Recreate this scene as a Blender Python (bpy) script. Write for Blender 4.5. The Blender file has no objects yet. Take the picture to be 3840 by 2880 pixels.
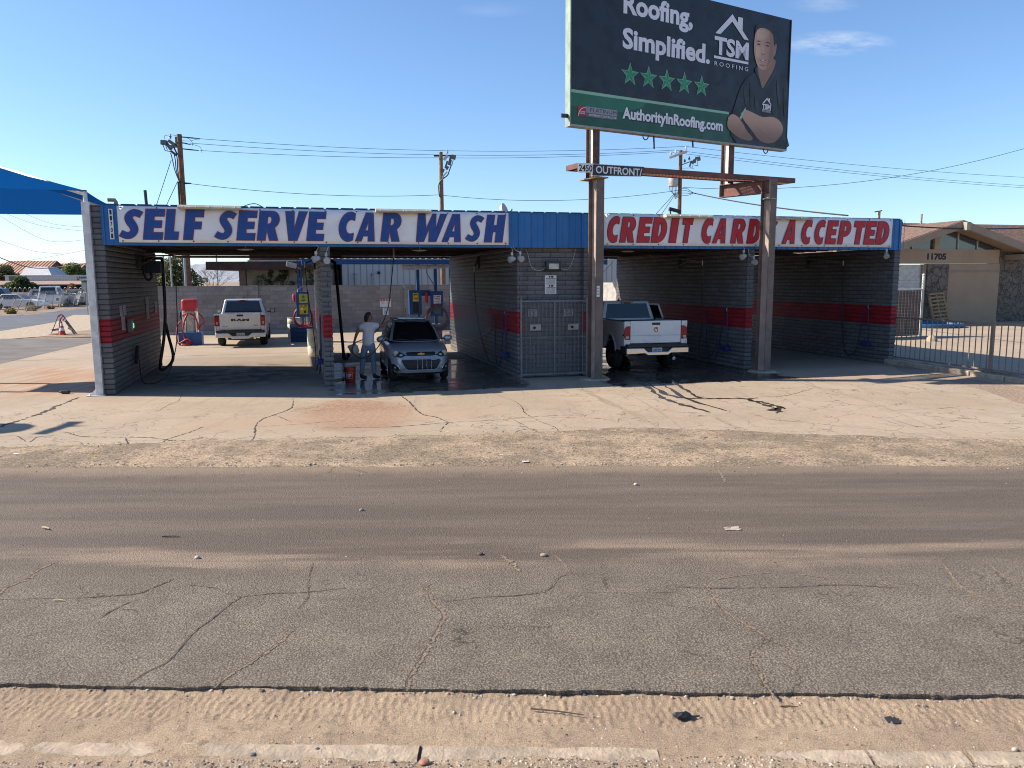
import bpy, math, random
from mathutils import Vector, Matrix, noise as mnoise
random.seed(7)
R = math.radians
scene = bpy.context.scene
col = scene.collection
# ------------------------------------------------------------------ camera, light, exposure
PITCH, ROLL, CAMH, FPX = R(7.67), R(0.3), 2.5, 2890.0
_fw = Vector((0, math.cos(PITCH), -math.sin(PITCH)))
_up0 = Vector((0, math.sin(PITCH), math.cos(PITCH)))
_rt0 = Vector((1, 0, 0))
_rt = math.cos(ROLL)*_rt0 - math.sin(ROLL)*_up0
_up = math.sin(ROLL)*_rt0 + math.cos(ROLL)*_up0
cd = bpy.data.cameras.new('camera')
cam = bpy.data.objects.new('camera', cd); col.objects.link(cam)
cd.sensor_width = 36; cd.lens = FPX/3840*36; cd.clip_end = 20000; cd.clip_start = .05
m = Matrix((_rt, _up, -_fw)).transposed().to_4x4(); m.translation = (0, 0, CAMH)
cam.matrix_world = m
scene.camera = cam
SUN_EL = R(35.4); SUN_DIR = Vector((1.40, -.12, -1)).normalized()
w = bpy.data.worlds.new('World'); scene.world = w; w.use_nodes = True
nt = w.node_tree; bg = nt.nodes['Background']
sky = nt.nodes.new('ShaderNodeTexSky'); sky.sky_type = 'NISHITA'; sky.sun_disc = False
sky.sun_elevation = SUN_EL; sky.sun_rotation = R(-85.1); sky.altitude = 300; sky.air_density = 1.0; sky.dust_density = 0.35; sky.ozone_density = 3.2
tn = nt.nodes.new('ShaderNodeMix'); tn.data_type = 'RGBA'; tn.blend_type = 'MULTIPLY'; tn.inputs[0].default_value = 1; tn.inputs[7].default_value = (.89, .99, 1.11, 1)
nt.links.new(sky.outputs[0], tn.inputs[6]); 
_tc = nt.nodes.new('ShaderNodeTexCoord'); _mx = None
def _wn(t, **k):
    nd = nt.nodes.new(t)
    for a, b in k.items(): setattr(nd, a, b)
    return nd
def _wm(op, a, b=0.0):
    t = _wn('ShaderNodeMath', operation=op)
    for i, x in enumerate((a, b)):
        if isinstance(x, (int, float)): t.inputs[i].default_value = x
        else: nt.links.new(x, t.inputs[i])
    return t.outputs[0]
_sp = _wn('ShaderNodeSeparateXYZ'); nt.links.new(_tc.outputs['Generated'], _sp.inputs[0])
_az = _wm('DIVIDE', _sp.outputs[0], _sp.outputs[1]); _el = _wm('DIVIDE', _sp.outputs[2], _sp.outputs[1])
_cb = _wn('ShaderNodeCombineXYZ'); nt.links.new(_wm('MULTIPLY', _az, 7.0), _cb.inputs[0]); nt.links.new(_wm('MULTIPLY', _el, 30.0), _cb.inputs[1])
_nz = _wn('ShaderNodeTexNoise'); _nz.inputs['Scale'].default_value = 1.6; _nz.inputs['Detail'].default_value = 8; _nz.inputs['Roughness'].default_value = .62; nt.links.new(_cb.outputs[0], _nz.inputs['Vector'])
_tot = 0.0
for (a0, e0, ra, re_, k) in ((.405, .288, .075, .016, .62), (.385, .335, .05, .012, .22), (.40, .375, .04, .02, .16), (-.02, .33, .05, .01, .08)):
    d = _wm('ADD', _wm('POWER', _wm('ABSOLUTE', _wm('DIVIDE', _wm('SUBTRACT', _az, a0), ra)), 2.0), _wm('POWER', _wm('ABSOLUTE', _wm('DIVIDE', _wm('SUBTRACT', _el, e0), re_)), 2.0))
    g = _wm('MULTIPLY', _wm('MAXIMUM', _wm('SUBTRACT', 1.0, d), 0.0), k); _tot = _wm('ADD', g, _tot)
_cf = _wm('MULTIPLY', _wm('MINIMUM', _wm('MAXIMUM', _wm('MULTIPLY', _wm('SUBTRACT', _nz.outputs['Fac'], .40), 4.0), 0.0), 1.0), _tot)
_cl = nt.nodes.new('ShaderNodeMix'); _cl.data_type = 'RGBA'; _cl.inputs[7].default_value = (5.2, 5.6, 6.2, 1)
nt.links.new(_cf, _cl.inputs[0]); nt.links.new(tn.outputs[2], _cl.inputs[6]); nt.links.new(_cl.outputs[2], bg.inputs[0]); bg.inputs[1].default_value = 0.092
sl = bpy.data.lights.new('sun', 'SUN'); sl.energy = 5.0; sl.angle = R(.53); sl.color = (1, .885, .73)
so = bpy.data.objects.new('sun', sl); col.objects.link(so)
so.rotation_euler = SUN_DIR.to_track_quat('-Z', 'Y').to_euler()
so.location = (-30, 10, 30)
scene.view_settings.view_transform = 'Standard'; scene.view_settings.look = 'None'
scene.view_settings.exposure = 0.93; scene.view_settings.gamma = 1
scene.cycles.filter_width = 1.05; scene.cycles.max_bounces = 8; scene.cycles.sample_clamp_indirect = 6

# ------------------------------------------------------------------ positions: a point on the photo + a plane gives a place
def ray(px, py): return _fw + _rt*((px-1920)/FPX) - _up*((py-1440)/FPX)
def gnd(px, py, z=0.0):
    d = ray(px, py); return Vector((0, 0, CAMH)) + d*((z-CAMH)/d.z)
def aty(px, py, Y):
    d = ray(px, py); return Vector((0, 0, CAMH)) + d*(Y/d.y)
ANG = R(15.3)
UO = Vector((-8.89, 17.1184, 0)); UU = Vector((math.cos(ANG), math.sin(ANG), 0)); UV = Vector((-math.sin(ANG), math.cos(ANG), 0))
def B(u, v, z=0): return UO + UU*u + UV*v + Vector((0, 0, z))
def onplane(px, py, P, n):
    d = ray(px, py); o = Vector((0, 0, CAMH)); return o + d*((P-o).dot(n)/d.dot(n))
def S(r, g, b):
    f = lambda c: (c/255/12.92 if c/255 <= .04045 else ((c/255+.055)/1.055)**2.4)
    return (f(r), f(g), f(b), 1)

# ------------------------------------------------------------------ mesh helpers
class M:
    def __init__(s): s.v = []; s.f = []; s.uv = None
    def add(s, vs, fs):
        k = len(s.v); s.v += [tuple(p) for p in vs]; s.f += [tuple(i+k for i in f) for f in fs]; return s
    def box(s, x0, x1, y0, y1, z0, z1):
        return s.add([(x0,y0,z0),(x1,y0,z0),(x1,y1,z0),(x0,y1,z0),(x0,y0,z1),(x1,y0,z1),(x1,y1,z1),(x0,y1,z1)],
            [(3,2,1,0),(4,5,6,7),(0,1,5,4),(1,2,6,5),(2,3,7,6),(3,0,4,7)])
    def cbox(s, c, d, rz=0, tilt=None):
        x, y, z = d[0]/2, d[1]/2, d[2]/2
        mt = Matrix.Translation(Vector(c)) @ Matrix.Rotation(rz, 4, 'Z')
        if tilt: mt = mt @ Matrix.Rotation(tilt[1], 4, tilt[0])
        t = M().box(-x, x, -y, y, -z, z)
        return s.add([mt @ Vector(p) for p in t.v], t.f)
    def bar(s, p0, p1, wx, wy, up=(0,0,1)):
        p0 = Vector(p0); p1 = Vector(p1); d = (p1-p0).normalized(); u = Vector(up)
        if abs(d.dot(u)) > .98: u = Vector((0, 1, 0))
        a = d.cross(u).normalized(); b = a.cross(d).normalized()
        vs = [p + a*(sx*wx/2) + b*(sy*wy/2) for p in (p0, p1) for sx, sy in ((-1,-1),(1,-1),(1,1),(-1,1))]
        return s.add(vs, [(3,2,1,0),(4,5,6,7),(0,1,5,4),(1,2,6,5),(2,3,7,6),(3,0,4,7)])
    def prism(s, pts, vec):
        n = len(pts); v = Vector(vec); a = [Vector(p) for p in pts]
        return s.add(a + [p+v for p in a], [tuple(range(n-1,-1,-1)), tuple(range(n, 2*n))] + [(i, (i+1) % n, n+(i+1) % n, n+i) for i in range(n)])
    def poly(s, pts): return s.add(pts, [tuple(range(len(pts)))])
    def tube(s, path, r, n=8, closed=False):
        P = [Vector(p) for p in path]; L = len(P)
        rs = r if isinstance(r, (list, tuple)) else [r]*L
        vs = []; u = None
        for i, p in enumerate(P):
            d = (P[min(i+1, L-1)] - P[max(i-1, 0)])
            d = d.normalized() if d.length > 1e-9 else Vector((0,0,1))
            if u is None:
                u = d.cross(Vector((0,0,1)));
                if u.length < .05: u = d.cross(Vector((0,1,0)))
            u = (u - d*u.dot(d)); u.normalize(); b = d.cross(u)
            for k in range(n):
                t = 2*math.pi*k/n; vs.append(p + (u*math.cos(t) + b*math.sin(t))*rs[i])
        fs = [(i*n+k, i*n+(k+1) % n, (i+1)*n+(k+1) % n, (i+1)*n+k) for i in range(L-1) for k in range(n)]
        fs += [tuple(range(n-1,-1,-1)), tuple((L-1)*n+k for k in range(n))]
        return s.add(vs, fs)
    def cyl(s, p0, p1, r0, r1=None, n=12): return s.tube([p0, p1], [r0, r0 if r1 is None else r1], n)
    def lathe(s, prof, n=16, c=(0,0,0), axis='Z'):
        vs = []
        for r, h in prof:
            for k in range(n):
                t = 2*math.pi*k/n; a, b = r*math.cos(t), r*math.sin(t)
                p = {'Z': (a, b, h), 'X': (h, a, b), 'Y': (b, h, a)}[axis]
                vs.append((p[0]+c[0], p[1]+c[1], p[2]+c[2]))
        L = len(prof)
        fs = [(i*n+k, i*n+(k+1) % n, (i+1)*n+(k+1) % n, (i+1)*n+k) for i in range(L-1) for k in range(n)]
        if prof[0][0] > 1e-6: fs.append(tuple(range(n-1,-1,-1)))
        if prof[-1][0] > 1e-6: fs.append(tuple((L-1)*n+k for k in range(n)))
        return s.add(vs, fs)
    def ell(s, c, r, n=12, m=8):
        if not isinstance(r, (tuple, list)): r = (r, r, r)
        t = M().lathe([(max(math.sin(math.pi*i/m), 1e-4), -math.cos(math.pi*i/m)) for i in range(m+1)], n)
        return s.add([(c[0]+p[0]*r[0], c[1]+p[1]*r[1], c[2]+p[2]*r[2]) for p in t.v], t.f)
    def xf(s, mt): s.v = [tuple(mt @ Vector(p)) for p in s.v]; return s
    def merge(s, o): return s.add(o.v, o.f)

def obj(name, mb, mat=None, parent=None, smooth=False, bevel=0, loc=None, rotz=0, seg=2, sub=0, angle=40):
    me = bpy.data.meshes.new(name)
    me.from_pydata(mb.v, [], mb.f); me.validate()
    o = bpy.data.objects.new(name, me); col.objects.link(o)
    import bmesh
    bm = bmesh.new(); bm.from_mesh(me); bmesh.ops.remove_doubles(bm, verts=bm.verts, dist=1e-5)
    bmesh.ops.recalc_face_normals(bm, faces=bm.faces); bm.to_mesh(me); bm.free()
    if mat: me.materials.append(mat)
    if smooth:
        for p in me.polygons: p.use_smooth = True
        if not sub:
            try: me.set_sharp_from_angle(angle=R(angle))
            except Exception: pass
    if bevel:
        b = o.modifiers.new('b', 'BEVEL'); b.width = bevel; b.segments = seg; b.limit_method = 'ANGLE'; b.angle_limit = R(35)
    if sub:
        s_ = o.modifiers.new('s', 'SUBSURF'); s_.levels = s_.render_levels = sub
    if parent: o.parent = parent
    if loc is not None: o.location = loc
    o.rotation_euler = (0, 0, rotz)
    return o
def tag(o, label, cat, group=None, kind=None):
    o['label'] = label; o['category'] = cat
    if group: o['group'] = group
    if kind: o['kind'] = kind
    return o
def thing(name, label, cat, loc=(0,0,0), rotz=0, group=None):
    o = bpy.data.objects.new(name, None); col.objects.link(o); o.empty_display_size = .2
    o.location = loc; o.rotation_euler = (0, 0, rotz)
    return tag(o, label, cat, group)
def struct(name, mb, mat, parent=None, **k):
    o = obj(name, mb, mat, parent, **k)
    if not parent: o['kind'] = 'structure'
    return o
def dup(root, loc=None, rotz=None, label=None, group=None, parent=None):
    r = root.copy(); col.objects.link(r)
    if loc is not None: r.location = loc
    if rotz is not None: r.rotation_euler = (0, 0, rotz)
    if label: r['label'] = label
    if group: r['group'] = group
    if parent: r.parent = parent
    for ch in list(root.children): dup(ch, parent=r)
    return r
def smooth_path(pts, k=6):
    P = [Vector(p) for p in pts]; out = []
    for i in range(len(P)-1):
        a = P[max(i-1,0)]; b = P[i]; c = P[i+1]; d = P[min(i+2, len(P)-1)]
        for j in range(k):
            t = j/k
            out.append(.5*((2*b) + (c-a)*t + (2*a-5*b+4*c-d)*t*t + (3*b-a-3*c+d)*t**3))
    out.append(P[-1]); return out

# ------------------------------------------------------------------ materials
def newmat(name):
    mt = bpy.data.materials.new(name); mt.use_nodes = True
    n = mt.node_tree; return mt, n, n.nodes['Principled BSDF']
def N(n, t, **k):
    nd = n.nodes.new(t)
    for a, b in k.items():
        if a.startswith('i_'):
            key = a[2:]; nd.inputs[int(key) if key.isdigit() else key.replace('_', ' ')].default_value = b
        else: setattr(nd, a, b)
    return nd
def noise(n, co, scale, detail=4, rough=.55, dist=0):
    t = N(n, 'ShaderNodeTexNoise'); t.inputs['Scale'].default_value = scale; t.inputs['Detail'].default_value = detail
    t.inputs['Roughness'].default_value = rough; t.inputs['Distortion'].default_value = dist
    if co is not None: n.links.new(co, t.inputs['Vector'])
    return t.outputs['Fac']
def ramp(n, fac, stops):
    r = N(n, 'ShaderNodeValToRGB'); e = r.color_ramp.elements
    while len(e) < len(stops): e.new(.5)
    for i, (p, c) in enumerate(stops): e[i].position = p; e[i].color = c if len(c) == 4 else (*c, 1)
    n.links.new(fac, r.inputs[0]); return r.outputs[0]
def mrange(n, fac, a, b, c=0, d=1, smooth=True):
    t = N(n, 'ShaderNodeMapRange'); t.interpolation_type = 'SMOOTHSTEP' if smooth else 'LINEAR'
    for i, x in enumerate((a, b, c, d)): t.inputs[i+1].default_value = x
    n.links.new(fac, t.inputs[0]); return t.outputs[0]
def mix(n, fac, a, b, mode='MIX'):
    t = N(n, 'ShaderNodeMix', data_type='RGBA', blend_type=mode); t.clamp_factor = True
    for s, x in ((0, fac), (6, a), (7, b)):
        if isinstance(x, (float, int)): t.inputs[s].default_value = x if s == 0 else (x, x, x, 1)
        elif isinstance(x, (tuple, list)): t.inputs[s].default_value = (x[0]*ALB, x[1]*ALB, x[2]*ALB, 1)
        else: n.links.new(x, t.inputs[s])
    return t.outputs[2]
def math_(n, op, a, b=0.0):
    t = N(n, 'ShaderNodeMath', operation=op)
    for i, x in enumerate((a, b)):
        if isinstance(x, (float, int)): t.inputs[i].default_value = x
        else: n.links.new(x, t.inputs[i])
    return t.outputs[0]
def bump(n, bs, h, strength=.3, dist=.01):
    b = N(n, 'ShaderNodeBump'); b.inputs['Strength'].default_value = strength; b.inputs['Distance'].default_value = dist
    n.links.new(h, b.inputs['Height']); n.links.new(b.outputs[0], bs.inputs['Normal']); return b
def coords(n, kind='Object'): return N(n, 'ShaderNodeTexCoord').outputs[kind]
def wpos(n): return N(n, 'ShaderNodeNewGeometry').outputs['Position']
_mc = {}; ALB = .78      # one exposure-matched scale on every paint and ground colour
def mat(name, c, rough=.6, metal=0.0, var=.18, vs=5, bmp=0.0, bs=60, coat=0.0, spec=.5, rust=None):
    if name in _mc: return _mc[name]
    mt, n, b = newmat(name)
    co = wpos(n)
    f = noise(n, co, vs, 6, .6)
    c = c if len(c) == 4 else (*c, 1)
    lo = tuple(x*(1-var) for x in c[:3])+(1,); hi = tuple(min(1, x*(1+var)) for x in c[:3])+(1,)
    cc = mix(n, mrange(n, f, .3, .7), lo, hi)
    if rust:
        g = noise(n, co, 9, 6, .7); cc = mix(n, mrange(n, g, rust[0], rust[0]+.08), cc, rust[1])
    n.links.new(cc, b.inputs['Base Color'])
    rr = mrange(n, noise(n, co, vs*3, 3), .3, .7, max(.02, rough-.08), min(1, rough+.1)); n.links.new(rr, b.inputs['Roughness'])
    b.inputs['Metallic'].default_value = metal
    b.inputs['Specular IOR Level'].default_value = spec
    if coat: b.inputs['Coat Weight'].default_value = coat; b.inputs['Coat Roughness'].default_value = .06
    if bmp: bump(n, b, noise(n, co, bs, 5, .6), bmp, .01)
    _mc[name] = mt; return mt
def glassmat(name, c=(.01,.012,.014,1), rough=.04):
    if name in _mc: return _mc[name]
    mt, n, b = newmat(name); b.inputs['Base Color'].default_value = c; b.inputs['Roughness'].default_value = rough
    b.inputs['Specular IOR Level'].default_value = .8
    f = noise(n, wpos(n), 3, 3); n.links.new(mrange(n, f, .3, .7, rough, rough+.06), b.inputs['Roughness'])
    _mc[name] = mt; return mt
black = mat('black_rubber', (.012,.012,.013,1), .5)
tyrem = mat('tyre_rubber', (.018,.018,.018,1), .8, bmp=.2)
chrome = mat('chrome', (.75,.75,.75,1), .15, 1.0, .05)
galv = mat('galvanised', (.42,.43,.44,1), .45, .7, .15, 8)
white_plastic = mat('white_plastic', (.62,.61,.59,1), .4)
white_paint = mat('white_paint', (.74,.73,.71,1), .45)
brown_steel = mat('brown_steel', (.165,.122,.104,1), .6, 0, .2, 3, .1, rust=(.62, (.13,.055,.03,1)))
rust_steel = mat('rusty_steel', (.12,.062,.045,1), .7, 0, .35, 3, .15, rust=(.58, (.24,.17,.14,1)))
primer_steel = mat('red_primer_steel', (.17,.065,.05,1), .65, 0, .25, 4, .1, rust=(.6, (.26,.13,.07,1)))
blue_paint = mat('blue_paint', (.006,.075,.25,1), .45, 0, .12, 3)
dark_blue = mat('dark_blue_plastic', (.012,.025,.16,1), .5)
red_plastic = mat('red_plastic', (.55,.018,.035,1), .4)
red_hose = mat('red_hose', (.42,.02,.03,1), .5)
vinyl_white = mat('vinyl_white', (1.0,.98,.97,1), .55, 0, .10, 2, .12, 6)
sign_white = mat('sign_white', (.85,.85,.85,1), .5, 0, .06)
ink = mat('ink_black', (.012,.012,.014,1), .6)
letter_blue = mat('letter_blue', (.003,.065,.30,1), .5, 0, .1)
letter_red = mat('letter_red', (.54,.008,.020,1), .5, 0, .1)
wood_pole = mat('pole_wood', (.20,.105,.055,1), .85, 0, .35, 6, .4, 30)
wire_m = mat('cable_black', (.03,.03,.032,1), .6)
dark_metal = mat('dark_metal', (.05,.052,.055,1), .5, .4)
yellow = mat('yellow_sign', (.65,.48,.02,1), .5)
green_sign = mat('green_sign', (.01,.16,.08,1), .5)
flood_white = mat('flood_white', (.50,.50,.50,1), .4)
lamp_glass = glassmat('lamp_lens', (.34,.34,.33,1), .15)
glass = glassmat('dark_glass')

# ------------------------------------------------------------------ lettering
def _curve_mesh(cu):
    o = bpy.data.objects.new('tmp', cu); col.objects.link(o)
    dg = bpy.context.evaluated_depsgraph_get(); dg.update()
    me = bpy.data.meshes.new_from_object(o.evaluated_get(dg))
    vs = [v.co.copy() for v in me.vertices]; fs = [tuple(p.vertices) for p in me.polygons]
    bpy.data.objects.remove(o); bpy.data.meshes.remove(me); bpy.data.curves.remove(cu)
    return vs, fs
def text2d(body, offset=.02, shear=0.0, spacing=1.0):
    cu = bpy.data.curves.new('t', 'FONT'); cu.body = body; cu.size = 1; cu.offset = offset; cu.shear = shear; cu.resolution_u = 3
    cu.space_character = spacing; cu.fill_mode = 'FRONT'
    vs, fs = _curve_mesh(cu)
    return vs, fs
def poly2d(loops, offset=0.0):
    cu = bpy.data.curves.new('g', 'CURVE'); cu.dimensions = '2D'; cu.fill_mode = 'FRONT'; cu.offset = offset
    for lp in loops:
        sp = cu.splines.new('POLY'); sp.points.add(len(lp)-1)
        for q, p in zip(sp.points, lp): q.co = (p[0], p[1], 0, 1)
        sp.use_cyclic_u = True
    return _curve_mesh(cu)
def lay(mb, vf, box, o, ex, ez, fit=True):
    """put flat 2-D faces on a plane: box=(x0,x1,z0,z1) measured on the plane from o along ex, ez"""
    vs, fs = vf
    if not vs: return mb
    o = Vector(o); ex = Vector(ex); ez = Vector(ez)
    if fit:
        ax = min(v.x for v in vs); bx = max(v.x for v in vs); ay = min(v.y for v in vs); by = max(v.y for v in vs)
        x0, x1, z0, z1 = box
        P = [o + ex*(x0+(v.x-ax)/(bx-ax+1e-9)*(x1-x0)) + ez*(z0+(v.y-ay)/(by-ay+1e-9)*(z1-z0)) for v in vs]
    else: P = [o + ex*v.x + ez*v.y for v in vs]
    return mb.add(P, fs)
def arc(cx, cy, rx, ry, a0, a1, n=10):
    return [(cx+rx*math.cos(R(a0+(a1-a0)*i/n)), cy+ry*math.sin(R(a0+(a1-a0)*i/n))) for i in range(n+1)]
def glyph(ch, w, h):
    s = lambda L: [(x*w, y*h) for x, y in L]
    if ch == 'E': return [s([(0,0),(1,0),(1,.235),(.48,.235),(.48,.39),(.9,.39),(.9,.62),(.48,.62),(.48,.765),(1,.765),(1,1),(0,1)])]
    if ch == 'L': return [s([(0,0),(1,0),(1,.26),(.62,.26),(.62,1),(0,1)])]
    if ch == 'F': return [s([(0,0),(.52,0),(.52,.36),(.92,.36),(.92,.6),(.52,.6),(.52,.76),(1,.76),(1,1),(0,1)])]
    if ch == 'V': return [s([(.27,0),(.66,0),(1,1),(.62,1),(.47,.36),(.4,1),(0,1)])]
    if ch == 'A': return [s([(0,0),(.31,0),(.38,.18),(.64,.18),(.66,0),(1,0),(.78,1),(.40,1)]), s([(.46,.37),(.62,.37),(.585,.74)])]
    if ch == 'R': return [s([(0,0),(.40,0),(.42,.40),(.60,0),(1.02,0),(.80,.43)] + arc(.62,.705,.38,.295,-55,90,8) + [(0,1)]), s([(.42,.56)] + arc(.50,.69,.13,.13,-90,90,5) + [(.42,.82)])]
    if ch == 'P': return [s([(0,0),(.42,0),(.42,.33)] + arc(.55,.665,.45,.335,-90,90,10) + [(0,1)]), s([(.42,.53)] + arc(.5,.67,.13,.14,-90,90,5) + [(.42,.81)])]
    if ch == 'D': return [s([(0,0),(.3,0)] + arc(.42,.5,.58,.5,-85,85,12) + [(.3,1),(0,1)]), s([(.42,.23)] + arc(.46,.5,.15,.27,-80,80,7) + [(.42,.77)])]
    if ch == 'H': return [s([(0,0),(.41,0),(.41,.38),(.59,.38),(.59,0),(1,0),(1,1),(.59,1),(.59,.62),(.41,.62),(.41,1),(0,1)])]
    if ch == 'I': return [s([(0,0),(1,0),(1,1),(0,1)])]
    if ch == 'T': return [s([(.28,0),(.74,0),(.74,.74),(1,.74),(1,1),(0,1),(0,.74),(.28,.74)])]
    if ch == 'W': return [s([(.04,0),(.30,0),(.44,.50),(.47,0),(.73,0),(1.0,1),(.77,1),(.67,.45),(.62,1),(.50,1),(.33,.45),(.24,1),(0,1)])]
    if ch == 'C': return [s(arc(.6,.5,.6,.52,62,298,18) + [(.88,.28)] + arc(.68,.5,.28,.25,285,75,10) + [(.88,.72)])]
    if ch == 'S':
        c = [(1.0,.80),(.80,.855),(.58,.87),(.40,.80),(.34,.70),(.42,.59),(.58,.47),(.70,.33),(.64,.20),(.46,.125),(.24,.135),(.0,.20)]
        P = [Vector((x*w, y*h, 0)) for x, y in c]; P = smooth_path(P, 4); t = .21*w; lo = []; hi = []
        for i, p in enumerate(P):
            d = (P[min(i+1, len(P)-1)]-P[max(i-1, 0)]).normalized(); nn = Vector((-d.y, d.x, 0)); k = i/(len(P)-1)
            tt = t*(1.0-.18*abs(2*k-1)); lo.append(p+nn*tt); hi.append(p-nn*tt)
        q = [(p.x, min(max(p.y, 0), h)) for p in lo + hi[::-1]]; return [q]
    return []

# ================================================================== GROUND
def ribbon(mb, path, wd, z=.003, jit=.35, k=5, seed=1):
    rr = random.Random(seed); P = smooth_path([Vector((p[0], p[1], 0)) for p in path], k); vs = []
    for i, p in enumerate(P):
        d = (P[min(i+1, len(P)-1)]-P[max(i-1, 0)]); d = d.normalized() if d.length > 1e-6 else Vector((1,0,0)); nn = Vector((-d.y, d.x, 0))
        e = 1-.75*abs(2*i/(len(P)-1)-1)**4
        j = nn*((rr.random()-.5)*wd*.7)
        vs += [p+j+nn*(wd*e*(.5+jit*(rr.random()-.5)))+Vector((0,0,z)), p+j-nn*(wd*e*(.5+jit*(rr.random()-.5)))+Vector((0,0,z))]
    return mb.add(vs, [(2*i, 2*i+2, 2*i+3, 2*i+1) for i in range(len(P)-1)])
def tile(ox, oy, k, pts): return [gnd(ox+x*k, oy+y*k) for x, y in pts]
K = .5877
# --- materials
def asphalt_mat():
    mt, n, b = newmat('asphalt'); P = wpos(n)
    sep = N(n, 'ShaderNodeSeparateXYZ'); n.links.new(P, sep.inputs[0])
    mp = N(n, 'ShaderNodeMapping'); mp.inputs['Scale'].default_value = (.16, 1.5, 1); n.links.new(P, mp.inputs[0])
    st = noise(n, mp.outputs[0], 1.6, 6, .62)
    big = noise(n, P, .55, 4, .6); med = noise(n, P, 2.2, 5, .6)
    yy = math_(n, 'ADD', sep.outputs[1], math_(n, 'MULTIPLY', math_(n, 'SUBTRACT', big, .5), 1.3))
    near = mrange(n, yy, 6.9, 5.9)
    dark = mix(n, mrange(n, st, .36, .70), (.155,.122,.098), (.215,.172,.138))
    coarse = mix(n, mrange(n, med, .3, .7), (.222,.184,.146), (.29,.243,.193))
    c = mix(n, near, dark, coarse)
    sand = math_(n, 'MULTIPLY', mrange(n, math_(n, 'ABSOLUTE', math_(n, 'SUBTRACT', yy, 6.85)), .42, .05), mrange(n, st, .42, .6))
    c = mix(n, math_(n, 'MULTIPLY', sand, .6), c, (.42,.315,.23))
    edge = mrange(n, math_(n, 'ADD', sep.outputs[1], math_(n, 'MULTIPLY', med, .5)), 9.75, 10.5)
    c = mix(n, math_(n, 'MULTIPLY', edge, .8), c, (.37,.28,.20))
    sp = noise(n, P, 95, 2, .7); vor = N(n, 'ShaderNodeTexVoronoi'); vor.inputs['Scale'].default_value = 64; n.links.new(P, vor.inputs['Vector'])
    spk = mrange(n, sp, .34, .68, .62, 1.36)
    spk = math_(n, 'MULTIPLY', spk, mrange(n, vor.outputs['Distance'], .0, .75, 1.24, .58))
    c = mix(n, mix(n, near, .55, 1.0), c, mix(n, 1, c, spk, 'MULTIPLY'))
    # hairline cracks
    v2 = N(n, 'ShaderNodeTexVoronoi', feature='DISTANCE_TO_EDGE'); v2.inputs['Scale'].default_value = .85
    dv = N(n, 'ShaderNodeVectorMath', operation='ADD'); nz = N(n, 'ShaderNodeTexNoise'); nz.inputs['Scale'].default_value = 2.5; nz.inputs['Detail'].default_value = 6
    n.links.new(P, nz.inputs['Vector']); n.links.new(P, dv.inputs[0]); n.links.new(nz.outputs['Color'], dv.inputs[1]); n.links.new(dv.outputs[0], v2.inputs['Vector'])
    ck = math_(n, 'MULTIPLY', mrange(n, v2.outputs['Distance'], .012, .003), math_(n, 'MULTIPLY', mrange(n, noise(n, P, .9, 2), .50, .58), near))
    c = mix(n, math_(n, 'MULTIPLY', ck, .75), c, (.055,.045,.04))
    n.links.new(c, b.inputs['Base Color']); b.inputs['Roughness'].default_value = .85; b.inputs['Specular IOR Level'].default_value = .3
    h = math_(n, 'ADD', math_(n, 'MULTIPLY', vor.outputs['Distance'], -.7), sp)
    bump(n, b, h, .8, .009)
    return mt
def dirt_mat(name, c1, c2, c3, bst=.6, fine=70, lo=.52, hi=1.36):
    mt, n, b = newmat(name); P = wpos(n)
    f1 = noise(n, P, .9, 6, .65); f2 = noise(n, P, 12, 5, .7); f3 = noise(n, P, fine, 3, .7)
    c = mix(n, mrange(n, f1, .40, .60), c1, c2)
    c = mix(n, mrange(n, f2, .5, .68), c, c3)
    c = mix(n, 1, c, mrange(n, f3, .3, .70, lo, hi), 'MULTIPLY')
    n.links.new(c, b.inputs['Base Color']); b.inputs['Roughness'].default_value = .95; b.inputs['Specular IOR Level'].default_value = .15
    bump(n, b, math_(n, 'ADD', f2, f3), bst, .012); return mt
dirt_sand = dirt_mat('sandy_dirt', (.42,.315,.222), (.50,.378,.262), (.33,.25,.182), .8, 120, .66, 1.26)
dirt_grav = dirt_mat('gravel_dirt', (.48,.365,.26), (.29,.23,.165), (.17,.135,.10), 1.0, 38)
dirt_far = dirt_mat('desert_dirt', (.42,.32,.24), (.36,.27,.205), (.27,.22,.16), .5, 20)
crack_sand = dirt_mat('crack_sand', (.34,.262,.19), (.28,.215,.16), (.20,.155,.12), .6, 90)
crack_dark = mat('crack_dark', (.045,.037,.032,1), .95)
def uvnodes(n):
    P = wpos(n); o = []
    sb = N(n, 'ShaderNodeVectorMath', operation='SUBTRACT'); sb.inputs[1].default_value = UO; n.links.new(P, sb.inputs[0])
    for ax in (UU, UV):
        d = N(n, 'ShaderNodeVectorMath', operation='DOT_PRODUCT'); d.inputs[1].default_value = ax; n.links.new(sb.outputs[0], d.inputs[0]); o.append(d.outputs['Value'])
    return P, o[0], o[1]
def emask(n, u, v, u0, v0, ru, rv, nz, amp=.8, soft=.15):
    a = math_(n, 'POWER', math_(n, 'ABSOLUTE', math_(n, 'DIVIDE', math_(n, 'SUBTRACT', u, u0), ru)), 2.0)
    q = math_(n, 'POWER', math_(n, 'ABSOLUTE', math_(n, 'DIVIDE', math_(n, 'SUBTRACT', v, v0), rv)), 2.0)
    d = math_(n, 'SQRT', math_(n, 'ADD', a, q))
    d = math_(n, 'ADD', d, math_(n, 'MULTIPLY', math_(n, 'SUBTRACT', nz, .5), amp))
    return mrange(n, d, 1+soft, 1-soft)
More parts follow.
